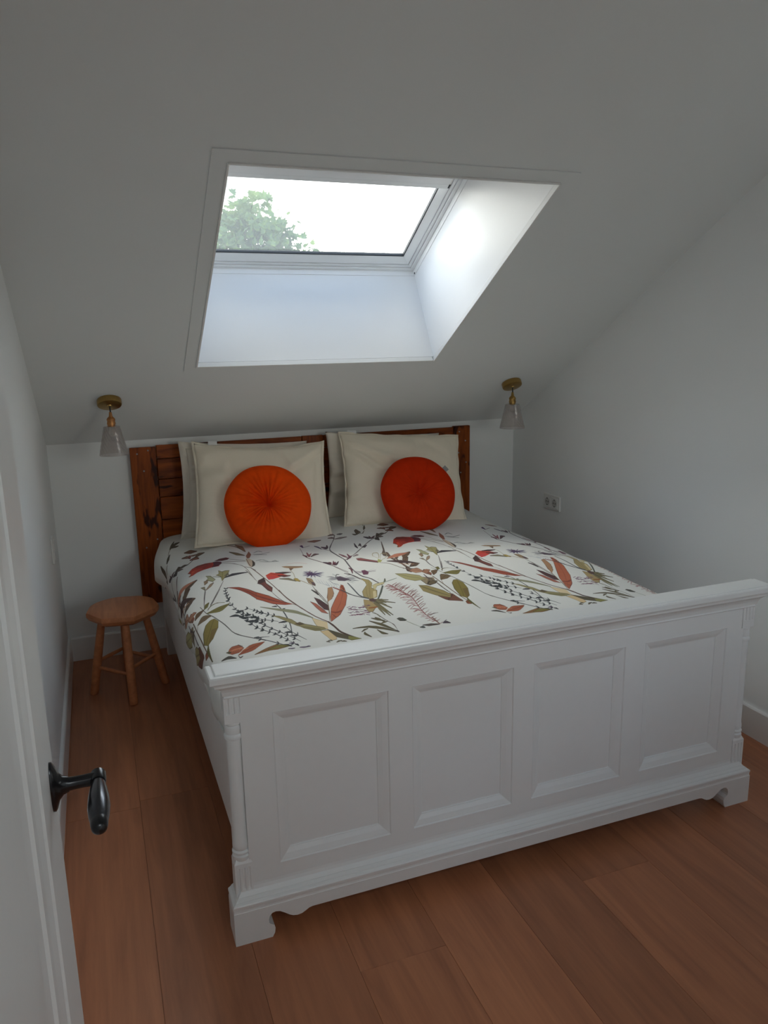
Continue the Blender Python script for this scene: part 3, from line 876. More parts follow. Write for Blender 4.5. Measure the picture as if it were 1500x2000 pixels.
PRINT = """
78,55,48,1 715,962 728,1056 740,1146 750,1226 759,1308 769,1405 779,1499 782,1494 772,1400 762,1301 753,1218 743,1138 731,1047 718,955
78,55,48,1 760,1304 767,1400 774,1478 784,1547 797,1608 808,1646 822,1680 838,1712 841,1706 825,1674 811,1640 796,1582 785,1521 774,1436 767,1346 764,1297
66,48,42,1 834,1706 842,1757 845,1796 849,1812 864,1849 883,1887 889,1877 870,1837 855,1800 852,1785 847,1733 839,1697
90,80,72,1 689,990 699,1095 704,1174 705,1171 700,1065 691,986
78,55,48,1 732,1311 740,1379 749,1436 763,1474 778,1504 779,1502 758,1452 751,1431 742,1375 733,1308
95,80,70,1 623,762 664,800 697,828 716,843 717,838 688,813 652,781 624,757
85,75,68,1 620,783 653,831 680,882 687,903 693,933 697,977 700,1089 701,1143 703,1141 701,1027 699,972 695,928 689,897 665,841 632,794 620,779
95,80,70,1 663,736 687,783 712,824 718,832 719,828 688,776 664,732
70,60,55,1 694,933 715,962 728,1017 730,1013 717,955 695,928
150,38,24,1 464,803 493,737 525,697 559,695 592,716 611,760 601,825 568,819 534,823 502,839 463,869 475,830
172,62,40,1 473,841 484,791 529,779 535,818 502,839 481,864 464,871
105,32,24,1 493,737 525,697 562,698 587,724 548,735 510,745
95,28,26,1 476,860 512,826 549,805 575,796 575,792 537,802 512,818 476,855
95,28,26,1 484,835 521,805 555,789 577,783 577,779 544,784 509,808 484,830
95,28,26,1 493,810 530,785 570,772 579,770 580,766 542,770 505,796 493,805
95,28,26,1 502,785 540,765 574,758 581,757 582,753 551,752 515,772 502,780
95,28,26,1 511,759 549,744 584,745 584,740 561,733 524,748 512,754
72,28,40,1 592,710 610,719 623,747 620,781 599,817 568,819 585,772
80,70,45,1 464,807 477,813 478,803 465,798
80,70,45,1 462,867 477,851 477,842 462,857
78,34,36,1 599,698 628,681 657,690 667,718 654,735 629,733
120,76,58,1 767,671 762,739 741,800 730,797 736,745
165,150,130,1 739,810 749,865 743,919 723,952 715,934 719,842 725,799
48,42,38,1 745,838 749,888 741,929 723,954 736,902
78,55,48,1 725,800 719,904 723,953 724,950 722,901 727,799
60,52,37,1 689,621 704,697 733,736 736,726 718,657 693,611
110,95,68,1 691,617 706,694 734,732 721,675 698,626 692,614
79,68,48,1 690,619 710,680 733,734 735,728 712,675 692,613
80,60,50,1 723,487 740,525 745,570 749,662 752,656 751,558 745,511 726,478
71,52,38,1 753,504 749,612 751,672 755,665 772,570 776,540 758,492
130,95,70,1 755,500 751,609 754,668 770,574 774,544 757,496
93,68,50,1 754,502 761,571 752,670 754,667 762,589 764,545 757,495
120,122,120,1 767,746 800,770 845,754 846,748 801,761 768,740
120,122,120,1 778,720 803,703 815,730 817,724 810,697 800,694 779,714
120,122,120,1 770,761 801,778 823,792 824,786 796,765 771,756
120,122,120,1 758,863 786,860 808,889 809,885 794,858 781,851 759,858
120,122,120,1 770,882 799,895 831,899 853,898 853,893 821,891 791,884 771,877
120,122,120,1 823,893 839,887 850,902 851,897 841,878 824,888
128,122,84,1 586,901 596,935 612,930 628,940 611,1000 590,1036 579,1062 583,999 567,965 582,954
70,65,45,1 586,902 596,938 611,933 627,942 611,997 590,1033 580,1059 584,997 568,964 582,956 587,901 586,901 581,952 566,967 582,1001 579,1065 590,1040 612,1003 629,939 612,927 597,932 587,899
100,95,40,1 598,937 582,1047 584,1048 600,938
90,85,70,1 594,1009 618,967 618,1005
135,135,105,1 527,937 544,955 557,1023 545,1036 521,998 532,980
80,78,58,1 527,939 543,958 556,1024 545,1033 522,995 533,980 528,936 527,939 531,979 521,1000 544,1040 558,1021 545,952 528,936
120,100,80,1 510,1008 530,1001 523,1033 508,1049
80,68,52,1 510,1010 529,1004 522,1030 508,1047 510,1008 510,1008 507,1052 523,1036 530,998 510,1006
115,108,88,1 490,1065 507,1069 504,1111
70,66,50,1 490,1067 506,1072 504,1108 491,1064 490,1066 504,1114 507,1067 490,1063
71,60,49,1 506,1112 531,1087 546,1056 545,1047 529,1058 505,1105
130,110,90,1 506,1110 531,1084 546,1051 529,1061 506,1107
66,60,58,1 585,1059 551,1153 518,1234 497,1283 498,1286 530,1213 563,1130 585,1063
66,60,58,1 503,1115 485,1206 476,1258 478,1260 493,1174 504,1117
80,80,60,1 552,979 581,1010 586,1011 586,1005 558,979 553,974
24,24,27,1 594,1033 626,1030 657,1030 692,1029 693,1019 660,1006 630,997 595,1023
44,44,50,1 594,1029 627,1026 657,1027 692,1026 659,1010 629,1001 594,1027
66,60,58,1 558,1147 530,1214 500,1283 479,1330 480,1333 512,1265 540,1198 558,1151
66,60,58,1 504,1092 487,1183 473,1283 474,1285 486,1210 502,1118 506,1094
70,62,52,1 406,729 431,679 441,664 454,653 499,621 544,563 544,558 500,611 454,643 441,655 430,671 405,723
28,25,23,1 404,718 417,736 422,734 442,662 440,656 407,707 403,708
52,46,42,1 404,715 416,733 422,731 441,658 407,711 404,712
37,33,30,1 404,716 415,722 441,661 440,658 419,713 404,710
38,31,25,1 428,675 458,644 464,624 464,615 458,607 454,612 427,666
70,58,46,1 428,672 458,641 464,618 458,610 454,615 427,670
50,41,33,1 428,673 462,624 464,622 464,617 427,668
38,31,25,1 456,639 494,624 499,621 501,611 488,602 476,609 457,630
70,58,46,1 457,636 494,620 500,615 487,605 476,612 457,633
46,36,27,1 410,1086 431,1044 437,1032 464,1002 489,962 488,952 461,958 445,971 431,998 419,1039 408,1077
84,66,50,1 410,1082 430,1041 437,1029 464,998 489,956 461,962 446,974 431,1001 420,1042 409,1080
60,47,36,1 410,1084 428,1033 435,1018 448,998 482,966 489,960 488,954 455,985 441,1002 434,1013 409,1079
42,34,27,1 385,1213 414,1206 439,1174 446,1159 458,1148 458,1141 450,1127 444,1121 437,1120 430,1123 423,1133 410,1158 390,1194 381,1198
78,62,50,1 384,1208 413,1204 439,1171 446,1156 458,1143 449,1129 444,1124 437,1123 430,1126 423,1135 411,1161 391,1199 382,1204
56,44,36,1 384,1210 410,1192 429,1160 440,1145 449,1143 458,1147 458,1142 445,1138 434,1147 415,1177 393,1204 382,1202
78,66,58,1 420,755 406,799 386,871 362,920 352,969 359,990 377,933 398,857 417,778 422,760
78,66,58,1 407,1000 384,1034 373,1035 378,1053 404,1027 409,1007
38,34,26,1 480,357 498,274 498,215 494,205 486,264 478,350
70,62,48,1 479,355 497,271 496,208 487,267 478,353
38,34,26,1 486,340 518,279 527,255 525,242 506,246 500,255 484,330
70,62,48,1 485,336 517,274 526,247 507,251 501,260 484,334
38,34,26,1 488,338 510,340 523,323 523,310 503,303 488,326
70,62,48,1 488,334 510,335 523,315 504,307 488,331
80,70,55,1 458,442 481,357 489,335 488,330 480,350 457,439
38,34,26,1 426,525 450,487 470,428 469,422 446,466 425,518
70,62,48,1 425,523 450,485 469,424 447,468 425,521
44,36,28,1 397,486 376,519 356,589 360,600 388,575 394,559 400,491
80,66,52,1 398,488 378,522 358,593 387,572 393,556 399,490
57,47,37,1 397,488 379,552 357,591 359,597 387,543 399,490
84,76,60,1 346,601 391,598 425,535 424,532 389,590 344,594
38,33,24,1 358,595 339,579 335,607 340,619 361,606
70,60,45,1 359,599 340,583 338,615 360,602
57,39,29,1 529,453 552,476 588,460 591,449 571,419 563,417 531,443
104,72,54,1 530,449 553,472 589,456 570,424 563,421 531,446
74,51,38,1 530,451 565,451 589,458 590,451 559,444 531,445
50,38,29,1 544,559 589,528 609,511 611,500 590,488 581,492 545,550
92,70,54,1 544,555 590,525 610,504 589,492 580,496 545,553
66,50,38,1 544,557 576,520 609,509 611,502 577,514 545,552
57,39,29,1 536,509 553,522 576,509 578,498 544,500 539,499
104,72,54,1 537,506 554,519 578,502 543,504 538,503
50,48,44,1 460,1260 470,1355 484,1425 494,1495 505,1561 516,1631 522,1652 529,1670 548,1702 568,1736 589,1772 599,1789 601,1783 580,1748 559,1712 540,1680 524,1646 518,1626 508,1556 497,1491 487,1421 472,1351 462,1258
53,50,26,1 470,1363 503,1389 515,1393 528,1386 564,1337 564,1331 528,1333 517,1336 482,1351 470,1356
98,92,48,1 470,1361 503,1387 516,1391 528,1383 564,1335 552,1333 517,1338 482,1354 470,1359
70,66,34,1 470,1361 504,1368 528,1361 564,1336 564,1332 528,1357 505,1364 470,1358
50,41,29,1 483,1404 473,1382 466,1373 456,1369 446,1380 422,1436 423,1443 453,1435 460,1430 470,1419 483,1411
92,76,54,1 483,1407 473,1384 466,1375 456,1372 447,1383 422,1438 433,1441 460,1428 470,1417 483,1408
66,54,38,1 483,1406 465,1396 458,1398 441,1418 422,1437 423,1441 450,1410 458,1402 465,1400 483,1409
48,37,26,1 470,1301 447,1304 439,1308 433,1319 422,1365 423,1372 446,1349 471,1307
88,68,48,1 471,1303 447,1306 439,1310 433,1321 423,1369 445,1346 471,1305
63,48,34,1 471,1302 449,1320 436,1336 422,1367 423,1370 437,1339 449,1323 471,1306
53,50,26,1 471,1307 486,1295 498,1254 497,1248 483,1256 479,1262 470,1301
98,92,48,1 471,1305 486,1293 497,1250 484,1258 480,1264 471,1303
70,66,34,1 471,1306 494,1260 498,1253 497,1249 473,1296 470,1303
80,76,44,1 482,1320 502,1296 518,1290 530,1294 549,1311 550,1307 524,1284 507,1286 496,1295 482,1316
100,84,70,1 423,1438 409,1490 410,1493 424,1440
108,96,46,1 485,1454 493,1498 480,1561 449,1638 424,1665 412,1640 426,1558 446,1494 469,1458
60,54,34,1 485,1455 492,1498 480,1560 449,1636 424,1663 413,1641 427,1559 447,1495 469,1460 485,1455 485,1453 469,1457 446,1492 425,1556 411,1639 424,1667 449,1639 481,1562 493,1498 486,1453
84,74,38,1 482,1461 463,1522 438,1599 419,1646 420,1649 439,1603 457,1549 477,1485 483,1464
96,80,44,1 456,1562 479,1560 448,1636 427,1663
61,37,27,1 421,1273 405,1295 404,1309 409,1366 412,1371 424,1348 426,1337 423,1278
112,68,50,1 422,1275 406,1298 405,1311 411,1369 424,1347 426,1336 423,1276
80,48,36,1 422,1274 413,1342 410,1367 411,1370 420,1298 423,1277
55,38,29,1 394,1298 399,1330 402,1344 406,1355 416,1362 416,1355 397,1300
100,70,54,1 395,1299 399,1330 402,1343 406,1353 416,1358 396,1299
72,54,38,1 410,1377 407,1473 407,1552 408,1643 411,1710 417,1781 420,1783 414,1713 412,1647 411,1557 411,1479 414,1383
60,50,38,1 403,1398 373,1376 356,1360 348,1370 346,1467 353,1486 387,1472 402,1421 406,1405
122,108,86,1 404,1401 375,1382 359,1367 350,1377 349,1474 385,1468 402,1418 405,1403
87,77,61,1 404,1400 385,1412 377,1415 355,1457 348,1471 352,1482 372,1434 379,1423 394,1416 405,1404
46,39,28,1 403,1443 385,1434 376,1430 355,1458 348,1468 355,1486 384,1475 393,1461 405,1451
84,72,52,1 404,1446 386,1438 378,1435 357,1464 352,1480 382,1471 392,1458 404,1448
50,30,23,1 392,1600 368,1575 335,1536 329,1547 333,1615 339,1656 346,1673 392,1699 396,1687 395,1608
92,56,42,1 393,1603 370,1580 338,1542 331,1553 336,1621 344,1667 390,1696 395,1685 394,1605
66,40,30,1 393,1602 372,1628 349,1653 341,1660 345,1669 368,1644 386,1622 395,1606
61,34,18,1 415,1689 401,1699 394,1722 396,1730 409,1733 412,1728 417,1694
112,62,34,1 415,1691 402,1701 395,1727 408,1731 411,1727 416,1692
80,44,24,1 415,1690 398,1722 394,1724 396,1728 414,1699 416,1693
46,42,19,1 425,1660 415,1686 412,1699 411,1718 416,1782 418,1784 421,1728 424,1688 427,1663
84,78,36,1 426,1661 415,1687 413,1700 412,1719 417,1783 420,1728 423,1687 427,1662
60,56,25,1 426,1661 418,1692 416,1706 416,1763 417,1782 418,1783 417,1724 419,1694 427,1663
82,64,56,1 388,906 367,950 362,1030 368,1154 362,1238 354,1265 362,1285 379,1225 378,1128 376,1019 389,947 393,920
82,64,56,1 404,1005 387,1026 381,1040 374,1145 372,1182 376,1195 382,1124 388,1058 397,1033 406,1012
46,36,28,1 396,1168 415,1111 428,1081 451,1028 449,1020 420,1042 410,1054 404,1078 392,1156
84,66,52,1 394,1164 414,1109 427,1078 450,1025 430,1039 420,1045 411,1058 405,1081 393,1161
60,47,37,1 395,1166 411,1098 417,1078 424,1064 450,1026 450,1022 423,1060 416,1074 409,1094 392,1159
46,35,29,1 367,1202 352,1245 346,1271 355,1294 380,1283 375,1222
84,64,54,1 370,1210 355,1254 352,1286 378,1278 372,1215
40,44,48,1 577,1162 570,1192 568,1217 564,1303 565,1304 570,1256 571,1204 578,1164
40,44,48,1 576,1174 582,1179 588,1172 581,1165 576,1169
40,44,48,1 577,1170 575,1155 571,1152 572,1168 575,1174
40,44,48,1 570,1203 577,1197 580,1185 574,1189 570,1198
40,44,48,1 571,1198 567,1185 563,1185 566,1200 570,1203
40,44,48,1 570,1231 576,1223 578,1210 572,1217 569,1227
40,44,48,1 570,1227 564,1218 559,1220 564,1232 569,1232
40,44,48,1 569,1259 576,1250 579,1236 572,1244 569,1255
40,44,48,1 569,1255 565,1244 560,1245 564,1258 568,1259
40,44,48,1 567,1287 575,1284 580,1273 572,1275 567,1282
40,44,48,1 567,1283 565,1266 561,1261 563,1279 566,1286
40,44,48,1 563,1290 568,1361 572,1444 579,1519 589,1595 598,1640 615,1685 620,1698 622,1695 605,1653 595,1614 584,1541 576,1465 572,1398 567,1323 564,1289
40,44,48,1 565,1308 571,1297 575,1271 567,1288 564,1305
40,44,48,1 565,1303 561,1295 553,1299 559,1311 564,1310
40,44,48,1 570,1363 574,1354 576,1333 570,1347 568,1360
40,44,48,1 569,1359 564,1347 553,1345 561,1362 568,1364
40,44,48,1 572,1417 576,1409 577,1392 572,1403 571,1415
40,44,48,1 572,1413 568,1403 558,1403 565,1418 571,1419
40,44,48,1 576,1469 581,1462 585,1442 578,1453 575,1466
40,44,48,1 576,1465 571,1454 560,1452 568,1468 575,1470
40,44,48,1 581,1518 585,1507 586,1485 580,1503 579,1516
40,44,48,1 580,1514 577,1507 569,1512 574,1522 579,1520
40,44,48,1 587,1564 591,1553 593,1531 587,1548 585,1563
40,44,48,1 586,1561 582,1553 573,1555 579,1567 585,1566
40,44,48,1 594,1607 596,1597 596,1582 591,1597 592,1607
40,44,48,1 593,1604 588,1596 577,1599 585,1611 592,1610
40,44,48,1 602,1646 606,1636 606,1618 601,1634 600,1645
40,44,48,1 601,1643 598,1640 591,1651 597,1654 601,1648
40,44,48,1 614,1677 617,1665 617,1647 612,1665 612,1677
40,44,48,1 613,1674 608,1674 601,1687 608,1687 613,1679
40,44,48,1 573,1444 593,1503 610,1548 624,1588 635,1635 636,1632 622,1569 601,1516 581,1461 574,1441
40,44,48,1 578,1451 580,1437 579,1425 577,1420 574,1435 574,1447 575,1453
40,44,48,1 577,1449 571,1448 565,1456 562,1464 568,1467 574,1461 577,1455
40,44,48,1 589,1484 592,1466 592,1449 590,1441 586,1460 586,1477 587,1485
40,44,48,1 588,1481 582,1480 577,1487 574,1495 579,1498 585,1493 588,1488
40,44,48,1 601,1515 603,1497 602,1482 599,1476 596,1494 597,1510 598,1517
40,44,48,1 600,1512 595,1506 588,1509 585,1514 590,1522 595,1522 599,1519
40,44,48,1 612,1545 616,1529 617,1512 616,1504 611,1520 609,1537 610,1545
40,44,48,1 611,1541 607,1537 602,1540 599,1547 603,1554 608,1552 611,1548
40,44,48,1 623,1575 627,1562 629,1548 628,1540 623,1553 621,1567 621,1575
40,44,48,1 622,1572 617,1565 610,1568 606,1573 611,1581 618,1581 621,1578
40,44,48,1 632,1608 634,1592 634,1579 632,1573 628,1589 628,1604 629,1610
40,44,48,1 631,1606 625,1601 617,1604 613,1610 619,1617 626,1616 630,1613
22,24,26,1 536,1489 559,1503 576,1517 577,1511 565,1480 559,1473 547,1476 536,1483
40,44,48,1 536,1487 560,1501 577,1513 564,1482 559,1476 547,1478 536,1485
22,24,26,1 566,1455 581,1463 595,1449 596,1443 583,1437 567,1449
40,44,48,1 566,1453 581,1461 596,1445 583,1439 566,1451
22,24,26,1 585,1510 596,1521 609,1514 610,1507 599,1496 586,1503
40,44,48,1 585,1507 596,1519 610,1510 599,1498 586,1505
22,24,26,1 564,1515 573,1539 578,1545 583,1546 599,1536 600,1530 574,1516 565,1509
40,44,48,1 564,1513 574,1537 578,1543 583,1544 600,1532 573,1518 565,1511
22,24,26,1 596,1541 618,1563 625,1571 627,1565 621,1538 617,1532 597,1535
40,44,48,1 596,1539 619,1561 627,1567 621,1540 617,1534 596,1537
22,24,26,1 577,1572 597,1591 619,1589 621,1583 602,1566 578,1565
40,44,48,1 577,1569 598,1589 620,1585 602,1568 578,1568
40,44,48,1 611,1581 624,1629 638,1674 651,1715 665,1755 682,1800 701,1845 702,1843 684,1796 667,1750 653,1709 640,1669 626,1625 612,1578
40,44,48,1 617,1594 619,1578 616,1559 613,1583 615,1596
40,44,48,1 616,1592 611,1588 600,1596 609,1602 616,1598
40,44,48,1 632,1644 634,1629 633,1610 629,1632 629,1646
40,44,48,1 631,1642 625,1640 614,1650 623,1654 630,1648
40,44,48,1 646,1691 648,1678 645,1665 642,1684 644,1693
40,44,48,1 646,1689 641,1684 631,1691 638,1698 645,1695
40,44,48,1 661,1735 664,1724 662,1711 659,1727 659,1736
40,44,48,1 661,1733 655,1732 645,1745 654,1746 660,1738
40,44,48,1 677,1777 680,1763 679,1745 674,1766 674,1778
40,44,48,1 676,1775 669,1776 659,1791 669,1789 675,1780
40,44,48,1 692,1816 693,1805 690,1794 688,1811 690,1818
40,44,48,1 691,1815 686,1814 677,1826 684,1827 690,1820
40,44,48,1 598,1639 615,1685 634,1728 650,1780 669,1835 685,1875 686,1873 670,1832 657,1792 645,1747 627,1705 611,1667 599,1636
40,44,48,1 604,1648 607,1637 606,1620 602,1637 602,1648
40,44,48,1 603,1646 598,1643 588,1652 596,1657 602,1651
40,44,48,1 617,1683 619,1671 615,1660 613,1677 615,1685
40,44,48,1 616,1681 612,1678 603,1687 610,1692 616,1687
40,44,48,1 631,1715 634,1702 634,1684 629,1704 629,1716
40,44,48,1 630,1713 625,1714 617,1729 625,1727 630,1718
40,44,48,1 644,1748 646,1737 643,1725 641,1742 642,1750
40,44,48,1 644,1746 638,1743 628,1752 636,1756 643,1751
40,44,48,1 655,1786 657,1775 656,1760 652,1777 652,1787
40,44,48,1 654,1784 649,1783 642,1794 648,1796 653,1789
40,44,48,1 666,1821 669,1810 669,1794 664,1810 664,1821
40,44,48,1 665,1818 660,1816 651,1826 659,1829 665,1823
40,44,48,1 678,1852 680,1843 679,1833 675,1846 676,1853
40,44,48,1 677,1850 671,1851 661,1864 670,1863 677,1855
40,44,48,1 576,1740 600,1786 616,1815 633,1842 654,1865 665,1872 666,1870 642,1848 618,1810 602,1782 577,1738
40,44,48,1 590,1763 592,1748 591,1739 588,1754 588,1763
40,44,48,1 589,1761 581,1764 575,1773 584,1772 589,1765
40,44,48,1 633,1835 632,1818 628,1811 629,1829 631,1838
40,44,48,1 632,1834 623,1834 616,1840 625,1843 632,1838
22,24,26,1 641,1853 655,1871 664,1875 666,1870 657,1853 642,1848
40,44,48,1 641,1851 656,1869 665,1872 656,1855 642,1850
22,24,26,1 676,1863 685,1880 687,1876 687,1862 678,1858
40,44,48,1 677,1861 687,1877 686,1864 678,1860
40,44,48,1 714,1451 717,1520 714,1597 710,1656 704,1701 688,1778 691,1779 707,1701 714,1654 719,1575 720,1498 717,1447
22,24,26,1 695,1470 711,1484 713,1478 710,1463 696,1464
40,44,48,1 695,1468 713,1480 709,1466 696,1466
22,24,26,1 715,1534 732,1522 733,1516 726,1514 715,1528
40,44,48,1 715,1532 732,1518 725,1516 715,1530
22,24,26,1 701,1518 714,1534 716,1528 714,1515 702,1512
40,44,48,1 701,1516 715,1530 714,1517 702,1514
22,24,26,1 676,1648 695,1656 706,1654 707,1648 695,1638 677,1642
40,44,48,1 676,1645 695,1654 707,1650 694,1641 677,1644
22,24,26,1 671,1751 694,1763 696,1758 691,1743 684,1741 672,1745
40,44,48,1 672,1749 694,1761 690,1745 684,1743 672,1748
22,24,26,1 681,1784 692,1796 706,1789 707,1784 683,1779
40,44,48,1 682,1782 693,1794 706,1786 682,1781
40,44,48,1 686,1673 692,1741 703,1788 718,1825 723,1837 724,1835 710,1796 696,1750 689,1688 687,1671
40,44,48,1 690,1703 695,1683 696,1669 690,1689 689,1703
40,44,48,1 690,1701 684,1693 677,1696 683,1706 689,1705
40,44,48,1 707,1791 712,1771 713,1757 707,1777 705,1791
40,44,48,1 706,1789 697,1791 690,1800 699,1799 706,1793
40,44,48,1 607,1426 631,1478 648,1519 657,1543 658,1540 640,1489 616,1440 608,1424
40,44,48,1 614,1435 616,1420 612,1403 610,1426 612,1437
40,44,48,1 613,1433 607,1431 596,1443 602,1447 609,1444 613,1439
40,44,48,1 632,1473 635,1461 633,1446 629,1463 629,1474
40,44,48,1 631,1470 627,1469 620,1482 626,1484 631,1476
40,44,48,1 648,1513 652,1501 652,1481 646,1499 646,1512
40,44,48,1 647,1509 642,1505 632,1515 637,1521 643,1519 647,1515
40,44,48,1 632,1488 650,1528 673,1566 690,1591 691,1588 666,1549 646,1510 633,1485
40,44,48,1 638,1495 641,1482 639,1464 635,1484 635,1496
40,44,48,1 637,1492 631,1492 624,1507 632,1507 637,1498
40,44,48,1 652,1523 653,1510 649,1498 647,1517 649,1525
40,44,48,1 651,1521 646,1518 637,1529 644,1533 650,1527
40,44,48,1 666,1549 669,1535 667,1516 663,1538 664,1551
40,44,48,1 665,1547 659,1548 649,1563 655,1564 662,1558 665,1553
40,44,48,1 681,1573 684,1560 683,1543 678,1563 679,1574
40,44,48,1 680,1571 675,1568 665,1578 670,1583 676,1581 679,1577
40,44,48,1 616,1559 638,1590 662,1617 679,1633 680,1631 655,1604 632,1576 617,1557
40,44,48,1 624,1565 622,1546 617,1539 618,1560 622,1568
40,44,48,1 622,1564 615,1572 611,1584 618,1579 623,1569
40,44,48,1 644,1592 647,1579 644,1572 641,1586 642,1594
40,44,48,1 643,1591 637,1596 633,1608 640,1604 644,1595
40,44,48,1 666,1616 668,1600 665,1592 662,1609 664,1617
40,44,48,1 665,1614 658,1616 654,1626 660,1626 665,1619
22,24,26,1 571,1734 590,1752 591,1747 586,1731 572,1729
40,44,48,1 571,1732 591,1748 586,1733 571,1731
40,44,48,1 584,1749 608,1754 608,1751 593,1744 584,1746
40,44,48,1 577,1738 600,1752 618,1761 618,1758 596,1744 577,1735
128,62,46,1 583,1163 624,1202 656,1253 675,1291 663,1345 648,1293 621,1235
74,36,34,1 583,1164 624,1204 655,1256 674,1293 664,1342 648,1291 622,1233 584,1162 583,1164 621,1237 647,1296 663,1347 676,1289 656,1251 625,1200 584,1162
136,66,46,1 675,1289 712,1339 738,1398 754,1451 772,1486 743,1474 710,1438 682,1379 662,1350
74,36,34,1 675,1290 712,1341 737,1400 753,1453 771,1484 743,1472 711,1436 683,1377 663,1349 676,1289 675,1288 662,1351 682,1381 709,1440 742,1476 772,1487 754,1449 739,1396 713,1337 676,1287
98,46,42,1 668,1322 697,1368 717,1404 739,1445 750,1465 752,1459 731,1415 710,1374 690,1343 670,1315
98,46,42,1 610,1209 638,1256 658,1296 668,1320 670,1316 649,1262 621,1219 611,1204
165,58,44,1 753,1101 783,1065 821,1091 850,1137 811,1135 772,1158 753,1160
120,38,34,1 777,1082 804,1115 834,1135 844,1141 846,1136 816,1113 785,1083 778,1076
160,56,56,1 751,1124 781,1116 796,1140 754,1163
31,22,23,1 798,1081 828,1100 865,1086 867,1077 835,1066 799,1071
58,40,42,1 798,1077 829,1097 866,1083 835,1069 799,1075
46,22,22,1 800,1121 821,1145 850,1138 852,1128 828,1114 802,1111
84,40,40,1 801,1118 821,1142 851,1131 827,1117 802,1115
88,52,48,1 740,1129 734,1206 745,1266 733,1310 722,1286 712,1218 700,1199 711,1159
46,34,34,1 739,1130 733,1208 744,1268 733,1307 723,1283 713,1215 701,1198 711,1161 740,1131 740,1128 711,1157 699,1201 711,1220 721,1288 733,1312 746,1265 734,1205 740,1129
56,40,40,1 740,1129 738,1175 715,1201 700,1199 711,1159
112,64,56,1 723,1203 731,1276 734,1299 737,1294 729,1220 725,1198
132,108,82,1 848,971 873,969 935,1000 932,1020 898,1018 875,1011 856,991
95,72,52,1 875,987 910,1001 931,1012 932,1007 905,987 876,982
175,150,145,1 879,944 914,941 935,950 962,980 963,977 936,945 915,936 879,941
90,70,58,1 874,1005 893,1014 874,1048 869,1051
140,130,110,1 870,1048 868,1112 860,1168 860,1186 880,1237 896,1293 898,1288 883,1229 866,1193 863,1179 863,1164 871,1108 872,1045
57,53,44,1 796,1165 827,1187 854,1218 857,1209 841,1169 835,1160 798,1155
105,98,80,1 797,1161 828,1184 855,1215 840,1173 834,1164 797,1159
82,71,38,1 851,1184 854,1212 868,1228 871,1219 869,1183 867,1175 854,1175
150,130,70,1 852,1181 855,1209 870,1222 868,1186 866,1178 853,1178
108,93,50,1 852,1182 869,1226 870,1221 853,1177
70,59,45,1 901,1195 894,1256 903,1296 908,1308 911,1301 921,1223 921,1204 909,1189 904,1188
128,108,82,1 902,1192 896,1254 904,1294 910,1304 920,1225 920,1207 908,1192 903,1190
92,77,59,1 901,1193 908,1267 908,1306 910,1303 909,1228 903,1189
44,33,36,1 906,1255 902,1291 912,1294 915,1286 918,1255 909,1248
80,60,66,1 907,1252 903,1288 914,1289 917,1258 908,1250
57,43,47,1 907,1253 913,1292 915,1288 908,1249
74,66,62,1 898,1293 889,1401 887,1487 888,1535 890,1533 890,1456 895,1362 900,1290
31,28,27,1 878,1353 885,1415 886,1423 890,1417 889,1372 882,1345
58,52,50,1 880,1350 886,1412 889,1419 888,1374 881,1348
66,58,88,1 944,1145 975,1148 990,1153 965,1139 944,1143
66,58,88,1 944,1145 971,1161 975,1163 964,1145 944,1143
66,58,88,1 944,1145 968,1171 985,1178 960,1157 944,1143
66,58,88,1 944,1145 968,1174 975,1184 959,1153 944,1143
66,58,88,1 944,1145 963,1183 966,1185 944,1143
66,58,88,1 944,1145 951,1180 968,1198 949,1159 944,1144
66,58,88,1 944,1145 962,1191 967,1195 947,1148 944,1143
66,58,88,1 944,1145 959,1193 962,1197 947,1149 944,1144
66,58,88,1 944,1145 946,1190 947,1154 944,1144
66,58,88,1 944,1144 938,1203 944,1177 944,1144
66,58,88,1 944,1144 945,1152 944,1144
66,58,88,1 944,1144 937,1179 938,1187 944,1144
66,58,88,1 944,1144 942,1153 944,1144
66,58,88,1 944,1144 930,1172 921,1203 944,1144
66,58,88,1 944,1144 930,1163 918,1197 944,1145
66,58,88,1 944,1143 912,1175 944,1145
66,58,88,1 944,1143 918,1164 904,1185 944,1145
66,58,88,1 944,1143 928,1148 905,1175 944,1145
66,58,88,1 944,1143 913,1166 944,1145
66,58,88,1 944,1143 907,1149 894,1157 931,1149 944,1145
66,58,88,1 944,1143 914,1158 895,1160 919,1163 944,1145
66,58,88,1 944,1143 913,1143 895,1140 924,1150 944,1145
66,58,88,1 944,1143 911,1138 898,1139 927,1147 944,1145
66,58,88,1 944,1143 925,1122 903,1123 934,1136 944,1145
66,58,88,1 944,1143 914,1128 940,1145 944,1145
66,58,88,1 944,1143 915,1117 904,1106 928,1139 944,1145
66,58,88,1 944,1143 921,1112 910,1106 936,1137 944,1145
66,58,88,1 944,1143 927,1103 913,1094 936,1129 944,1145
66,58,88,1 944,1143 926,1099 917,1092 937,1131 944,1145
66,58,88,1 944,1144 940,1105 933,1097 944,1145
66,58,88,1 944,1143 931,1090 928,1083 938,1134 944,1145
66,58,88,1 944,1144 947,1114 943,1109 944,1144
66,58,88,1 944,1144 943,1083 942,1133 944,1144
66,58,88,1 944,1144 944,1139 944,1144
66,58,88,1 944,1144 954,1087 946,1121 944,1144
66,58,88,1 944,1144 963,1098 947,1133 944,1144
66,58,88,1 944,1145 948,1136 944,1144
66,58,88,1 944,1145 976,1105 960,1116 944,1144
66,58,88,1 944,1145 948,1138 944,1144
66,58,88,1 944,1145 947,1140 944,1143
66,58,88,1 944,1145 981,1113 944,1143
66,58,88,1 944,1145 982,1125 944,1143
66,58,88,1 944,1145 982,1139 995,1132 958,1140 944,1143
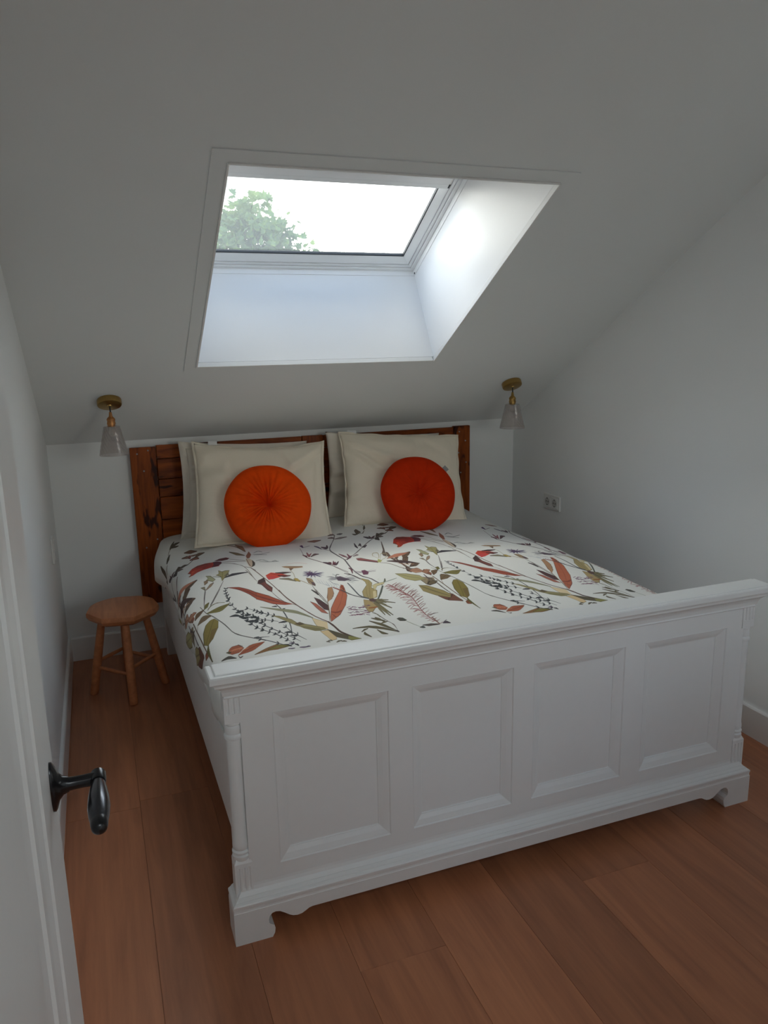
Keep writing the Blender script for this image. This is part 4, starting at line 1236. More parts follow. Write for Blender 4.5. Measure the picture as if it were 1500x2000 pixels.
66,58,88,1 944,1145 964,1153 995,1141 960,1146 944,1143
66,58,88,1 944,1145 980,1145 995,1145 963,1137 944,1143
66,58,88,1 944,1145 976,1152 986,1153 957,1142 944,1143
62,46,72,1 920,1119 943,1123 960,1155 937,1167 919,1155
90,60,80,1 917,1141 939,1119 944,1103 947,1089 945,1089 938,1114 918,1137
38,24,46,1 1011,675 1016,706 1021,698 1029,658 1029,648 1014,661
70,44,84,1 1012,670 1019,701 1027,662 1027,652 1013,666
100,88,100,1 1023,699 1060,672 1061,666 1024,693
92,80,80,1 998,713 980,843 981,881 989,914 1014,972 1035,1016 1058,1066 1075,1113 1092,1163 1094,1159 1077,1108 1061,1059 1037,1008 1017,964 992,905 984,873 983,837 1000,709
92,80,84,1 1053,1051 1070,1116 1085,1176 1096,1232 1107,1278 1125,1316 1131,1327 1133,1323 1109,1273 1094,1199 1080,1142 1064,1079 1055,1047
47,22,29,1 976,839 985,889 989,881 993,856 980,828
86,40,54,1 977,835 987,884 991,860 978,832
70,39,44,1 1006,795 995,850 995,885 999,879 1008,833 1011,789
128,72,80,1 1008,793 997,848 998,881 1006,835 1009,791
70,39,44,1 1026,808 1009,834 996,880 998,884 1025,817
128,72,80,1 1026,811 1009,836 997,882 1026,814
44,30,31,1 1003,888 1038,854 1052,847 1055,834 1041,821 1034,824 1003,879
80,56,58,1 1003,885 1039,850 1054,839 1040,826 1033,829 1003,882
33,23,28,1 1028,998 1043,1035 1054,1037 1058,1028 1050,1002 1031,989
60,42,52,1 1029,995 1044,1032 1056,1032 1049,1006 1030,992
46,22,28,1 1077,990 1058,1042 1058,1049 1070,1037 1075,1026 1080,987
84,40,52,1 1078,989 1065,1028 1058,1046 1069,1035 1074,1025 1079,988
46,22,28,1 1082,1002 1064,1043 1063,1052 1071,1050 1076,1042 1085,1003
84,40,52,1 1083,1002 1064,1049 1071,1047 1075,1040 1084,1003
35,24,29,1 1100,996 1067,1044 1066,1053 1074,1054 1084,1039 1100,1003
64,44,54,1 1100,998 1066,1050 1075,1051 1100,1000
46,24,30,1 1051,1007 1054,1041 1058,1036 1063,1013 1064,1004 1054,998
84,44,56,1 1052,1004 1056,1038 1062,1015 1062,1007 1053,1001
66,62,66,1 1227,555 1199,618 1139,730 1129,756 1121,785 1118,813 1124,915 1130,962 1130,989 1120,1094 1118,1183 1123,1231 1128,1249 1143,1275 1149,1292 1157,1364 1159,1390 1164,1383 1157,1306 1154,1283 1133,1239 1128,1222 1123,1175 1124,1118 1134,1013 1137,978 1131,900 1125,801 1127,779 1132,758 1171,676 1200,625 1230,558
84,74,74,1 1135,987 1194,910 1264,820 1314,764 1361,715 1417,672 1474,611 1476,604 1407,673 1381,691 1340,729 1289,785 1241,841 1176,929 1135,982
61,39,44,1 1139,870 1144,924 1159,952 1163,942 1157,892 1143,859
112,72,80,1 1141,866 1146,921 1162,946 1156,895 1142,863
57,26,36,1 1177,874 1166,936 1166,960 1170,954 1181,908 1181,868
104,48,66,1 1178,872 1168,934 1168,956 1179,910 1179,870
46,22,30,1 1190,906 1177,918 1144,977 1144,986 1174,947 1189,915
84,40,56,1 1189,909 1177,921 1144,983 1175,943 1189,912
66,55,55,1 1190,930 1223,908 1226,897 1219,888 1192,920
120,100,100,1 1191,927 1225,901 1218,892 1191,924
31,27,31,1 1257,740 1247,782 1252,808 1257,801 1261,736
58,50,58,1 1258,739 1249,779 1255,804 1260,738
36,31,34,1 1266,784 1274,778 1274,794 1278,790 1286,759 1285,749 1279,753 1266,777
66,58,62,1 1266,781 1275,774 1277,792 1284,761 1284,752 1278,756 1266,779
36,31,34,1 1276,804 1289,810 1307,785 1308,776 1278,794
66,58,62,1 1277,800 1290,807 1308,779 1277,798
34,28,30,1 1333,667 1342,698 1364,705 1369,694 1355,667 1338,656
62,52,56,1 1335,663 1343,695 1367,698 1354,670 1336,660
38,24,26,1 1363,660 1355,696 1364,704 1369,695 1368,654
70,44,48,1 1365,658 1356,693 1367,698 1366,656
38,24,26,1 1398,653 1375,674 1364,693 1363,703 1374,698 1396,663
70,44,48,1 1398,657 1374,678 1363,699 1374,695 1397,660
44,36,33,1 1391,684 1412,690 1432,680 1437,668 1420,654 1395,672
80,66,60,1 1392,680 1413,686 1435,672 1418,659 1393,677
59,42,37,1 1468,520 1504,539 1510,526 1502,495 1474,507
108,78,68,1 1470,516 1506,534 1503,504 1472,512
59,33,28,1 1503,506 1496,537 1500,545 1507,535 1517,500 1510,495
108,60,52,1 1505,502 1499,533 1505,538 1515,504 1507,499
61,39,31,1 1491,569 1530,579 1537,565 1533,538 1521,537 1496,555
112,72,58,1 1493,564 1533,574 1530,543 1494,560
48,46,46,1 1240,557 1252,572 1269,558 1274,547 1265,537 1244,545
88,84,84,1 1241,553 1253,568 1272,551 1263,541 1243,549
52,39,40,1 1179,594 1203,616 1208,607 1206,582 1183,583
96,72,74,1 1181,590 1206,610 1205,585 1182,587
61,55,53,1 1200,630 1225,641 1264,629 1267,619 1235,609 1203,620
112,100,98,1 1201,627 1226,637 1266,623 1234,613 1202,624
61,52,50,1 1195,555 1225,561 1230,551 1230,523 1226,519 1198,544
112,96,92,1 1196,551 1228,555 1228,527 1225,523 1197,548
46,25,30,1 1110,1111 1112,1131 1101,1191 1104,1190 1119,1141 1122,1124 1122,1113 1114,1103
84,46,56,1 1111,1108 1113,1128 1103,1191 1118,1141 1121,1126 1118,1111 1112,1106
40,35,50,1 1076,687 1092,753 1096,742 1093,702 1081,676
74,64,92,1 1078,683 1094,749 1092,705 1079,680
40,27,36,1 1099,720 1107,756 1115,763 1120,752 1121,723 1104,708
74,50,66,1 1101,716 1108,752 1118,756 1119,727 1102,712
38,28,33,1 1134,697 1120,730 1110,748 1108,759 1120,756 1127,745 1133,727 1138,696
70,52,60,1 1136,697 1120,734 1109,755 1120,753 1127,742 1132,726 1137,697
90,80,90,1 1093,750 1118,787 1121,791 1122,786 1095,745
70,51,45,1 1076,593 1101,620 1141,603 1145,593 1116,576 1080,582
128,94,82,1 1077,589 1102,616 1143,596 1115,580 1079,586
92,67,59,1 1077,590 1116,601 1142,601 1144,595 1102,593 1079,584
84,84,92,1 1056,1247 1085,1259 1103,1262 1075,1249 1056,1245
84,84,92,1 1050,1246 1080,1260 1051,1245
84,84,92,1 1049,1250 1073,1273 1077,1273 1054,1250 1050,1248
84,84,92,1 1049,1249 1076,1272 1050,1248
84,84,92,1 1055,1254 1083,1280 1101,1291 1074,1265 1056,1253
84,84,92,1 1054,1255 1079,1283 1095,1295 1071,1267 1054,1254
84,84,92,1 1047,1254 1066,1292 1047,1253
84,84,92,1 1050,1257 1069,1295 1078,1304 1058,1266 1050,1256
84,84,92,1 1044,1253 1046,1255 1044,1252
84,84,92,1 1046,1261 1062,1314 1065,1319 1050,1266 1047,1260
84,84,92,1 1042,1255 1044,1258 1043,1254
84,84,92,1 1043,1257 1045,1260 1043,1256
84,84,92,1 1039,1253 1039,1256 1039,1253
84,84,92,1 1036,1259 1035,1266 1036,1259
84,84,92,1 1037,1260 1036,1266 1037,1260
84,84,92,1 1032,1258 1030,1266 1033,1259
84,84,92,1 1033,1260 1031,1268 1033,1260
84,84,92,1 1033,1256 1031,1263 1033,1257
84,84,92,1 1031,1257 1027,1264 1031,1257
84,84,92,1 1030,1252 1025,1259 1030,1253
84,84,92,1 1029,1250 1024,1256 1029,1251
84,84,92,1 1027,1254 984,1297 1026,1255
84,84,92,1 1029,1250 1024,1256 1029,1251
84,84,92,1 1028,1247 991,1270 1028,1248
84,84,92,1 1025,1244 990,1252 978,1259 1013,1250 1025,1245
84,84,92,1 1029,1242 995,1250 1029,1244
84,84,92,1 1024,1240 994,1237 974,1241 1005,1243 1024,1241
84,84,92,1 1027,1239 996,1236 985,1239 1016,1242 1026,1241
84,84,92,1 1027,1238 997,1230 986,1232 1016,1239 1027,1239
84,84,92,1 1026,1237 994,1228 982,1229 1014,1238 1026,1238
84,84,92,1 1027,1236 998,1226 987,1227 1017,1237 1027,1238
84,84,92,1 1027,1231 998,1208 986,1204 1016,1227 1027,1232
84,84,92,1 1026,1229 998,1207 980,1199 1008,1221 1025,1231
84,84,92,1 1030,1233 1004,1214 999,1214 1026,1233 1030,1235
84,84,92,1 1030,1232 1004,1209 999,1209 1026,1232 1030,1233
84,84,92,1 1028,1228 1005,1203 989,1193 1012,1218 1028,1229
84,84,92,1 1035,1229 1032,1227 1035,1230
84,84,92,1 1034,1225 1018,1182 1015,1179 1031,1221 1034,1226
84,84,92,1 1036,1221 1023,1170 1020,1165 1033,1217 1035,1222
84,84,92,1 1037,1225 1035,1222 1037,1226
84,84,92,1 1037,1228 1034,1225 1036,1229
84,84,92,1 1040,1224 1038,1220 1039,1225
84,84,92,1 1039,1222 1037,1216 1038,1222
84,84,92,1 1042,1221 1042,1216 1042,1222
84,84,92,1 1044,1224 1045,1218 1044,1224
84,84,92,1 1044,1227 1044,1222 1044,1227
84,84,92,1 1050,1224 1054,1215 1050,1223
84,84,92,1 1049,1224 1052,1217 1049,1224
84,84,92,1 1049,1231 1053,1225 1049,1230
84,84,92,1 1055,1228 1094,1196 1100,1189 1061,1221 1055,1227
84,84,92,1 1052,1228 1056,1221 1052,1227
84,84,92,1 1050,1235 1055,1231 1051,1234
84,84,92,1 1057,1235 1093,1225 1106,1218 1070,1228 1057,1234
84,84,92,1 1052,1237 1086,1226 1052,1236
84,84,92,1 1051,1240 1084,1236 1051,1239
84,84,92,1 1051,1240 1083,1238 1051,1239
84,84,92,1 1055,1241 1088,1244 1100,1241 1067,1238 1056,1240
84,84,92,1 1054,1240 1089,1240 1095,1237 1060,1238 1054,1239
84,84,92,1 1054,1244 1085,1254 1097,1253 1066,1244 1055,1243
84,84,92,1 1052,1244 1082,1251 1088,1250 1057,1242 1052,1242
76,62,74,1 1021,1218 1042,1208 1069,1262 1040,1277 1015,1265
66,66,66,1 1016,1236 1033,1187 1045,1188 1047,1182 1038,1176 1033,1181 1023,1206 1015,1235
58,54,60,1 1020,1231 1049,1263 1066,1279 1068,1274 1045,1247 1022,1226
88,70,84,1 1163,1198 1167,1198 1163,1197
88,70,84,1 1161,1198 1164,1198 1161,1197
88,70,84,1 1162,1202 1186,1233 1162,1201
88,70,84,1 1160,1201 1163,1201 1160,1199
88,70,84,1 1160,1204 1163,1207 1160,1203
88,70,84,1 1158,1202 1160,1203 1158,1201
88,70,84,1 1157,1202 1158,1204 1157,1201
88,70,84,1 1156,1203 1157,1205 1156,1202
88,70,84,1 1154,1206 1155,1211 1155,1206
88,70,84,1 1154,1202 1154,1205 1154,1202
88,70,84,1 1153,1203 1152,1208 1153,1204
88,70,84,1 1151,1203 1148,1209 1151,1204
88,70,84,1 1151,1202 1149,1208 1151,1203
88,70,84,1 1150,1203 1146,1209 1150,1204
88,70,84,1 1150,1197 1146,1201 1150,1198
88,70,84,1 1150,1196 1146,1200 1150,1197
88,70,84,1 1148,1197 1144,1201 1148,1198
88,70,84,1 1147,1195 1111,1201 1147,1196
88,70,84,1 1149,1193 1145,1195 1149,1194
88,70,84,1 1148,1192 1117,1187 1112,1189 1142,1194 1147,1193
88,70,84,1 1148,1188 1122,1170 1111,1168 1138,1186 1147,1189
88,70,84,1 1150,1187 1126,1162 1121,1161 1145,1186 1149,1188
88,70,84,1 1149,1186 1124,1160 1119,1159 1145,1185 1149,1187
88,70,84,1 1151,1185 1130,1152 1151,1186
88,70,84,1 1154,1184 1151,1181 1153,1185
88,70,84,1 1154,1181 1152,1176 1154,1182
88,70,84,1 1155,1184 1153,1182 1155,1185
88,70,84,1 1155,1180 1153,1176 1155,1181
88,70,84,1 1158,1184 1157,1180 1157,1185
88,70,84,1 1158,1186 1158,1182 1158,1186
88,70,84,1 1160,1186 1162,1181 1160,1186
88,70,84,1 1161,1187 1164,1181 1161,1186
88,70,84,1 1161,1185 1163,1179 1161,1184
88,70,84,1 1162,1186 1166,1180 1162,1185
88,70,84,1 1162,1190 1165,1185 1162,1188
88,70,84,1 1164,1189 1168,1183 1164,1188
88,70,84,1 1166,1190 1207,1169 1166,1188
88,70,84,1 1166,1194 1202,1194 1208,1191 1172,1191 1167,1193
88,70,84,1 1164,1195 1168,1192 1164,1193
88,70,84,1 1165,1197 1197,1207 1202,1205 1171,1196 1166,1196
88,52,70,1 1149,1167 1165,1165 1171,1199 1158,1228 1139,1223
150,155,160,1 934,1208 929,1256 930,1270 956,1308 957,1305 936,1277 932,1266 931,1253 935,1206
150,155,160,1 942,1220 938,1267 938,1281 957,1315 958,1313 943,1287 940,1277 943,1218
150,155,160,1 950,1232 946,1278 948,1302 957,1323 958,1320 948,1288 951,1230
150,155,160,1 958,1243 955,1311 958,1330 959,1328 957,1286 959,1242
150,155,160,1 966,1255 958,1337 964,1318 967,1254
150,155,160,1 974,1267 971,1322 966,1333 959,1342 959,1345 970,1330 973,1321 975,1265
150,155,160,1 982,1279 981,1322 979,1332 971,1341 960,1350 960,1352 976,1341 981,1332 983,1320 983,1277
150,155,160,1 990,1290 989,1333 988,1341 976,1350 961,1357 960,1360 982,1351 988,1343 991,1331 991,1288
150,155,160,1 998,1302 998,1344 996,1351 981,1359 961,1364 961,1367 989,1361 996,1354 1000,1342 999,1300
66,60,58,1 1069,1179 1091,1212 1110,1271 1113,1265 1101,1214 1090,1191 1071,1172
120,120,126,1 981,1244 983,1286 988,1305 1002,1317 1003,1314 987,1293 982,1242
140,108,80,1 946,1361 955,1393 938,1448 902,1503 909,1459
84,58,46,1 945,1362 954,1395 938,1447 902,1500 910,1459 946,1361 945,1360 909,1459 901,1505 938,1450 956,1392 946,1359
140,108,80,1 948,1346 966,1340 950,1417 923,1477 896,1512
84,58,46,1 947,1347 965,1342 949,1417 923,1475 897,1511 948,1346 947,1346 895,1512 923,1479 951,1417 967,1338 948,1344
148,82,58,1 1010,1318 1011,1358 991,1453 948,1566 898,1652 847,1707 859,1664 887,1583 934,1484 981,1390
84,48,42,1 1009,1319 1010,1359 990,1453 947,1565 897,1651 848,1705 860,1664 887,1584 935,1486 981,1391 1010,1318 1010,1317 981,1389 934,1483 886,1582 858,1664 847,1709 898,1654 948,1567 992,1453 1012,1357 1011,1317
112,58,46,1 1002,1375 951,1503 933,1544 891,1625 849,1700 850,1701 891,1627 934,1546 969,1463 1003,1376
112,56,44,1 875,1620 886,1634 897,1635 916,1621 918,1613 894,1622 878,1612
100,54,44,1 872,1637 874,1671 878,1675 884,1671 908,1637 908,1634 884,1666 879,1669 877,1666 874,1634
138,80,66,1 836,1484 850,1516 858,1594 861,1632 842,1610 838,1556
66,44,42,1 836,1485 850,1517 857,1595 862,1630 843,1609 839,1555 837,1483 836,1485 837,1558 842,1612 861,1634 859,1592 851,1514 837,1483
66,42,44,1 863,1443 876,1475 886,1546 874,1600 861,1584 856,1522
44,32,36,1 863,1444 875,1477 884,1547 874,1599 862,1582 857,1521 864,1442 863,1444 856,1523 860,1586 874,1602 887,1545 877,1473 864,1442
70,62,58,1 896,1350 894,1439 892,1524 894,1522 897,1434 898,1347
92,74,54,1 896,1508 872,1600 849,1683 842,1711 843,1711 868,1627 887,1554 898,1508
29,27,27,1 879,1356 886,1423 890,1417 892,1382 882,1348
54,50,50,1 880,1353 888,1421 891,1385 881,1351
112,56,48,1 967,1345 984,1395 995,1423 998,1416 985,1370 970,1337
70,35,25,1 996,1353 1001,1357 999,1360 1000,1388 1004,1384 1015,1339 1016,1326 1011,1324 998,1345
128,64,46,1 997,1350 1002,1354 1001,1356 1002,1385 1014,1341 1015,1328 1010,1327 997,1348
92,46,33,1 997,1351 1005,1343 1006,1351 1001,1387 1003,1385 1009,1340 1004,1340 997,1347
136,122,82,1 1113,1259 1136,1297 1134,1340 1110,1400 1117,1442 1089,1518 1053,1539 1044,1497 1062,1430 1105,1360 1114,1316
88,80,52,1 1112,1260 1135,1299 1133,1340 1109,1401 1116,1443 1089,1516 1054,1536 1045,1496 1062,1431 1105,1361 1115,1315 1113,1258 1112,1260 1113,1317 1104,1359 1061,1429 1042,1499 1052,1542 1089,1520 1119,1440 1111,1399 1135,1340 1137,1295 1113,1258
168,158,120,1 1122,1377 1143,1359 1184,1351 1172,1373 1137,1389 1110,1439
110,104,76,1 1121,1378 1142,1361 1183,1354 1173,1371 1138,1386 1111,1436 1122,1376 1121,1377 1109,1441 1137,1391 1172,1376 1185,1349 1143,1356 1122,1375
172,160,124,1 1100,1444 1113,1440 1091,1509 1070,1530
104,94,62,1 1132,1306 1102,1397 1060,1518 1062,1518 1094,1425 1126,1328 1133,1307
104,94,62,1 1093,1383 1067,1462 1052,1525 1054,1524 1069,1461 1094,1383
62,66,70,1 1040,1309 1036,1392 1032,1471 1036,1499 1051,1530 1056,1519 1042,1487 1038,1461 1042,1383 1045,1301
66,64,66,1 989,1382 1001,1439 1017,1476 1039,1514 1050,1533 1053,1525 1031,1486 1012,1448 997,1392 992,1374
64,68,60,1 1158,1391 1114,1479 1080,1544 1082,1553 1127,1470 1162,1398
49,50,39,1 1179,1360 1194,1341 1203,1309 1200,1308 1178,1355
90,92,72,1 1178,1358 1193,1340 1201,1309 1178,1357
120,126,118,1 1182,1358 1224,1342 1245,1332 1247,1326 1208,1340 1183,1352
140,140,124,1 1170,1309 1183,1301 1172,1305
57,53,38,1 1056,1544 1062,1604 1082,1631 1086,1625 1076,1578 1060,1537
104,98,70,1 1058,1542 1063,1602 1084,1629 1074,1581 1059,1540
57,53,38,1 1056,1544 1080,1573 1113,1575 1116,1567 1089,1551 1060,1537
104,98,70,1 1058,1542 1081,1570 1114,1572 1087,1554 1059,1539
57,53,38,1 1056,1544 1078,1580 1095,1599 1124,1616 1127,1609 1101,1584 1076,1557 1060,1537
104,98,70,1 1058,1542 1080,1577 1096,1596 1125,1614 1100,1586 1075,1560 1059,1539
57,53,38,1 1056,1544 1065,1599 1074,1630 1090,1665 1094,1659 1081,1616 1068,1570 1060,1537
104,98,70,1 1058,1542 1067,1597 1075,1628 1092,1663 1080,1618 1067,1573 1059,1540
57,53,38,1 1056,1544 1057,1626 1060,1672 1070,1728 1073,1723 1068,1659 1063,1589 1060,1538
104,98,70,1 1058,1541 1058,1624 1061,1670 1071,1726 1067,1661 1062,1591 1059,1540
57,53,38,1 1056,1543 1051,1628 1051,1675 1059,1730 1062,1726 1062,1660 1061,1589 1060,1538
104,98,70,1 1058,1541 1052,1627 1052,1674 1060,1729 1061,1662 1059,1591 1059,1540
57,53,38,1 1056,1543 1046,1621 1042,1665 1044,1716 1047,1712 1053,1632 1058,1563 1060,1538
104,98,70,1 1058,1541 1047,1620 1043,1663 1046,1713 1052,1633 1057,1565 1059,1540
57,53,38,1 1056,1544 1069,1589 1093,1604 1096,1597 1080,1565 1060,1537
104,98,70,1 1058,1542 1070,1586 1094,1602 1078,1568 1059,1540
57,53,38,1 1056,1544 1071,1564 1095,1558 1098,1550 1069,1541 1060,1537
104,98,70,1 1058,1542 1072,1562 1097,1553 1068,1544 1059,1539
140,122,84,1 1030,1531 1049,1556 1047,1627 1015,1670 1001,1666 1005,1611
92,78,52,1 1030,1533 1048,1558 1046,1627 1015,1668 1002,1664 1006,1610 1031,1531 1030,1531 1004,1612 1000,1668 1015,1673 1048,1627 1051,1554 1031,1530
126,78,40,1 1011,1639 1035,1643 1046,1639 1049,1628 1019,1628 1014,1629
74,54,52,1 1051,1529 1068,1530 1074,1556 1055,1577 1044,1564
70,62,54,1 1020,1697 1027,1751 1036,1799 1036,1823 1030,1867 1031,1865 1039,1821 1040,1807 1032,1762 1025,1712 1022,1694
92,88,70,1 1009,1678 1019,1699 1021,1727 1024,1724 1024,1700 1018,1682 1011,1674
46,41,28,1 987,1727 1001,1752 1025,1768 1027,1763 1010,1733 989,1722
84,76,52,1 988,1725 1002,1750 1026,1767 1014,1741 989,1724
46,41,28,1 971,1749 987,1789 1007,1834 1023,1865 1025,1861 1016,1819 1011,1799 1005,1782 982,1753 974,1744
84,76,52,1 972,1748 988,1788 1008,1833 1024,1863 1015,1821 1004,1784 981,1755 973,1746
60,54,37,1 972,1748 992,1781 1011,1828 1023,1864 1025,1862 1012,1826 1000,1792 980,1757 973,1746
46,41,28,1 896,1794 924,1799 949,1807 969,1824 989,1842 1008,1864 1027,1888 1029,1883 1015,1852 998,1823 979,1801 956,1789 927,1787 898,1789
84,76,52,1 897,1792 924,1797 950,1806 970,1822 990,1841 1009,1862 1028,1886 1014,1854 998,1825 979,1803 955,1791 927,1788 897,1790
60,54,37,1 896,1793 925,1794 952,1800 974,1814 993,1834 1011,1859 1028,1887 1029,1884 1012,1857 994,1831 975,1811 953,1797 926,1791 897,1790
46,41,28,1 914,1834 945,1814 946,1808 931,1811 915,1829
84,76,52,1 914,1832 945,1812 935,1811 915,1831
46,41,28,1 968,1835 969,1867 970,1876 974,1882 988,1888 990,1883 977,1854 970,1831
84,76,52,1 969,1833 970,1865 971,1875 975,1880 989,1885 976,1856 969,1832
60,54,37,1 968,1834 974,1869 989,1887 990,1884 976,1867 970,1832
46,41,28,1 925,1834 920,1840 916,1849 915,1859 929,1888 932,1884 925,1843 925,1844 926,1835
84,76,52,1 925,1834 920,1840 917,1848 916,1858 930,1887 925,1845 924,1843 926,1835
60,54,37,1 925,1834 920,1846 921,1860 930,1887 931,1885 921,1850 923,1842 926,1835
46,41,28,1 1002,1723 1007,1749 1020,1776 1023,1772 1016,1734 1005,1718
84,76,52,1 1003,1722 1008,1748 1022,1773 1015,1736 1004,1720
46,41,28,1 1002,1787 1017,1784 1032,1775 1033,1770 1017,1769 1003,1782
84,76,52,1 1002,1786 1018,1783 1033,1771 1017,1771 1002,1784
35,31,29,1 1022,1867 1023,1885 1028,1889 1030,1885 1030,1870 1024,1863
64,58,54,1 1022,1866 1024,1883 1029,1886 1029,1872 1023,1865
98,70,88,1 1001,1601 1014,1606 1016,1601 1002,1597
98,70,88,1 935,1651 951,1646 952,1641 936,1647
98,70,88,1 1013,1611 1026,1615 1028,1610 1024,1601 1014,1606
98,70,88,1 952,1674 963,1685 965,1681 954,1670
98,70,88,1 990,1620 996,1626 1006,1618 1007,1614 992,1616
98,70,88,1 984,1685 994,1697 996,1694 986,1680
98,70,88,1 949,1609 966,1601 967,1596 950,1604
98,70,88,1 959,1678 970,1687 971,1683 968,1671 960,1673
98,70,88,1 938,1623 951,1626 953,1622 939,1619
98,70,88,1 935,1673 946,1682 948,1678 937,1669
98,70,88,1 961,1615 977,1609 979,1605 962,1611
98,70,88,1 986,1657 999,1660 1001,1655 994,1649 987,1652
98,70,88,1 957,1627 968,1638 970,1634 967,1621 959,1623
98,70,88,1 968,1676 978,1688 980,1684 969,1672
98,70,88,1 997,1610 1006,1626 1008,1623 1001,1605 999,1605
98,70,88,1 952,1671 958,1680 964,1677 965,1673 954,1667
98,70,88,1 948,1621 959,1633 961,1629 950,1617
98,70,88,1 948,1654 962,1656 963,1652 950,1650
98,70,88,1 979,1618 995,1615 996,1611 980,1613
98,70,88,1 924,1677 937,1679 939,1675 925,1673
98,70,88,1 942,1609 955,1615 957,1610 944,1605
98,70,88,1 957,1646 970,1651 971,1647 958,1642
98,70,88,1 961,1597 973,1604 975,1599 963,1592
98,70,88,1 990,1672 997,1679 1004,1675 1005,1671 992,1668
98,70,88,1 941,1599 958,1590 959,1586 942,1594
98,70,88,1 957,1653 968,1662 970,1658 962,1648 958,1649
98,70,88,1 978,1615 982,1625 992,1618 993,1613 980,1611
98,70,88,1 929,1644 938,1658 940,1654 930,1640
98,70,88,1 999,1621 1011,1627 1013,1622 1001,1616
98,70,88,1 972,1651 983,1662 985,1658 974,1647
112,90,100,1 942,1613 967,1631 994,1647 1004,1652 1004,1649 977,1632 949,1614 943,1610
104,66,76,1 932,1672 952,1680 969,1679 1001,1667 1002,1663 970,1673 954,1674 933,1668
112,52,52,1 1190,1416 1196,1486 1206,1551 1207,1575 1203,1601 1185,1687 1173,1766 1170,1817 1173,1868 1174,1892 1176,1890 1174,1840 1174,1788 1184,1710 1201,1625 1207,1596 1211,1569 1210,1545 1200,1480 1194,1430 1192,1413
122,72,72,1 1193,1411 1187,1392 1184,1390 1160,1413 1160,1415 1178,1397 1182,1395 1191,1413
104,66,64,1 1192,1413 1224,1385 1225,1382 1199,1402 1192,1411
122,72,72,1 1191,1415 1186,1395 1182,1393 1170,1403 1157,1420 1156,1422 1176,1401 1180,1398 1189,1417
104,66,64,1 1190,1417 1222,1388 1222,1386 1197,1405 1190,1415
122,72,72,1 1194,1435 1185,1410 1167,1415 1166,1418 1183,1415 1193,1437
104,66,64,1 1193,1437 1213,1417 1227,1408 1228,1406 1205,1419 1193,1435
122,72,72,1 1199,1423 1173,1408 1169,1408 1168,1411 1197,1425
104,66,64,1 1198,1425 1233,1395 1234,1392 1210,1408 1198,1423
122,72,72,1 1195,1437 1186,1423 1176,1423 1157,1438 1156,1441 1180,1427 1194,1440
104,66,64,1 1195,1440 1236,1399 1236,1396 1195,1437
122,72,72,1 1197,1449 1184,1432 1161,1443 1161,1446 1182,1437 1196,1451
104,66,64,1 1196,1451 1237,1412 1237,1409 1204,1438 1196,1449
122,72,72,1 1196,1474 1191,1448 1187,1444 1175,1449 1161,1461 1160,1463 1180,1450 1185,1449 1195,1476
104,66,64,1 1196,1476 1239,1435 1239,1433 1209,1456 1196,1474
122,72,72,1 1197,1462 1173,1454 1157,1461 1156,1463 1191,1463 1196,1464
104,66,64,1 1196,1464 1214,1444 1231,1442 1232,1440 1215,1439 1196,1462
122,72,72,1 1204,1475 1187,1462 1163,1472 1162,1475 1185,1467 1203,1478
104,66,64,1 1204,1478 1249,1434 1250,1431 1218,1457 1204,1475
122,72,72,1 1197,1487 1191,1460 1187,1457 1179,1462 1152,1495 1151,1497 1178,1466 1185,1462 1189,1465 1196,1489
104,66,64,1 1196,1489 1215,1468 1233,1466 1234,1463 1216,1463 1196,1487
122,72,72,1 1210,1492 1201,1472 1192,1467 1174,1474 1173,1477 1195,1473 1209,1495
104,66,64,1 1209,1495 1250,1455 1257,1449 1258,1447 1224,1474 1210,1493
122,72,72,1 1203,1501 1192,1486 1180,1487 1158,1505 1157,1508 1185,1490 1202,1504
104,66,64,1 1202,1504 1222,1482 1247,1465 1248,1462 1223,1476 1202,1501
122,72,72,1 1204,1533 1180,1523 1170,1509 1169,1512 1182,1532 1203,1536
104,66,64,1 1204,1536 1230,1507 1251,1493 1252,1490 1225,1507 1204,1533
122,72,72,1 1205,1534 1199,1507 1194,1504 1186,1509 1158,1541 1157,1544 1185,1514 1192,1509 1196,1512 1204,1536
104,66,64,1 1205,1536 1225,1513 1244,1510 1245,1507 1226,1508 1205,1534
122,72,72,1 1215,1538 1189,1518 1180,1514 1179,1516 1204,1535 1214,1541
104,66,64,1 1214,1541 1235,1518 1259,1505 1260,1502 1236,1512 1214,1538
122,72,72,1 1207,1553 1199,1529 1194,1526 1180,1533 1164,1547 1164,1549 1186,1533 1192,1531 1205,1556
104,66,64,1 1206,1556 1227,1532 1253,1514 1254,1511 1228,1527 1206,1553
122,72,72,1 1208,1566 1196,1552 1184,1553 1162,1568 1161,1571 1188,1556 1206,1569
104,66,64,1 1207,1569 1250,1527 1257,1521 1258,1518 1223,1546 1207,1567
122,72,72,1 1202,1578 1176,1559 1166,1558 1165,1561 1192,1574 1201,1581
104,66,64,1 1201,1581 1222,1557 1246,1543 1247,1541 1224,1551 1202,1578
122,72,72,1 1202,1601 1173,1590 1163,1591 1162,1594 1191,1600 1201,1604
104,66,64,1 1201,1604 1222,1580 1243,1573 1244,1570 1224,1574 1202,1601
122,72,72,1 1206,1590 1197,1568 1193,1565 1164,1584 1163,1586 1185,1572 1195,1573 1204,1592
104,66,64,1 1205,1592 1226,1568 1251,1551 1252,1548 1227,1563 1205,1590
122,72,72,1 1206,1621 1200,1594 1196,1592 1188,1597 1159,1630 1159,1632 1187,1601 1194,1597 1198,1599 1204,1624
104,66,64,1 1205,1624 1225,1600 1248,1587 1249,1584 1227,1595 1205,1621
122,72,72,1 1202,1624 1192,1608 1187,1606 1156,1633 1156,1635 1179,1615 1185,1612 1201,1627
104,66,64,1 1201,1627 1250,1580 1250,1577 1217,1604 1201,1625
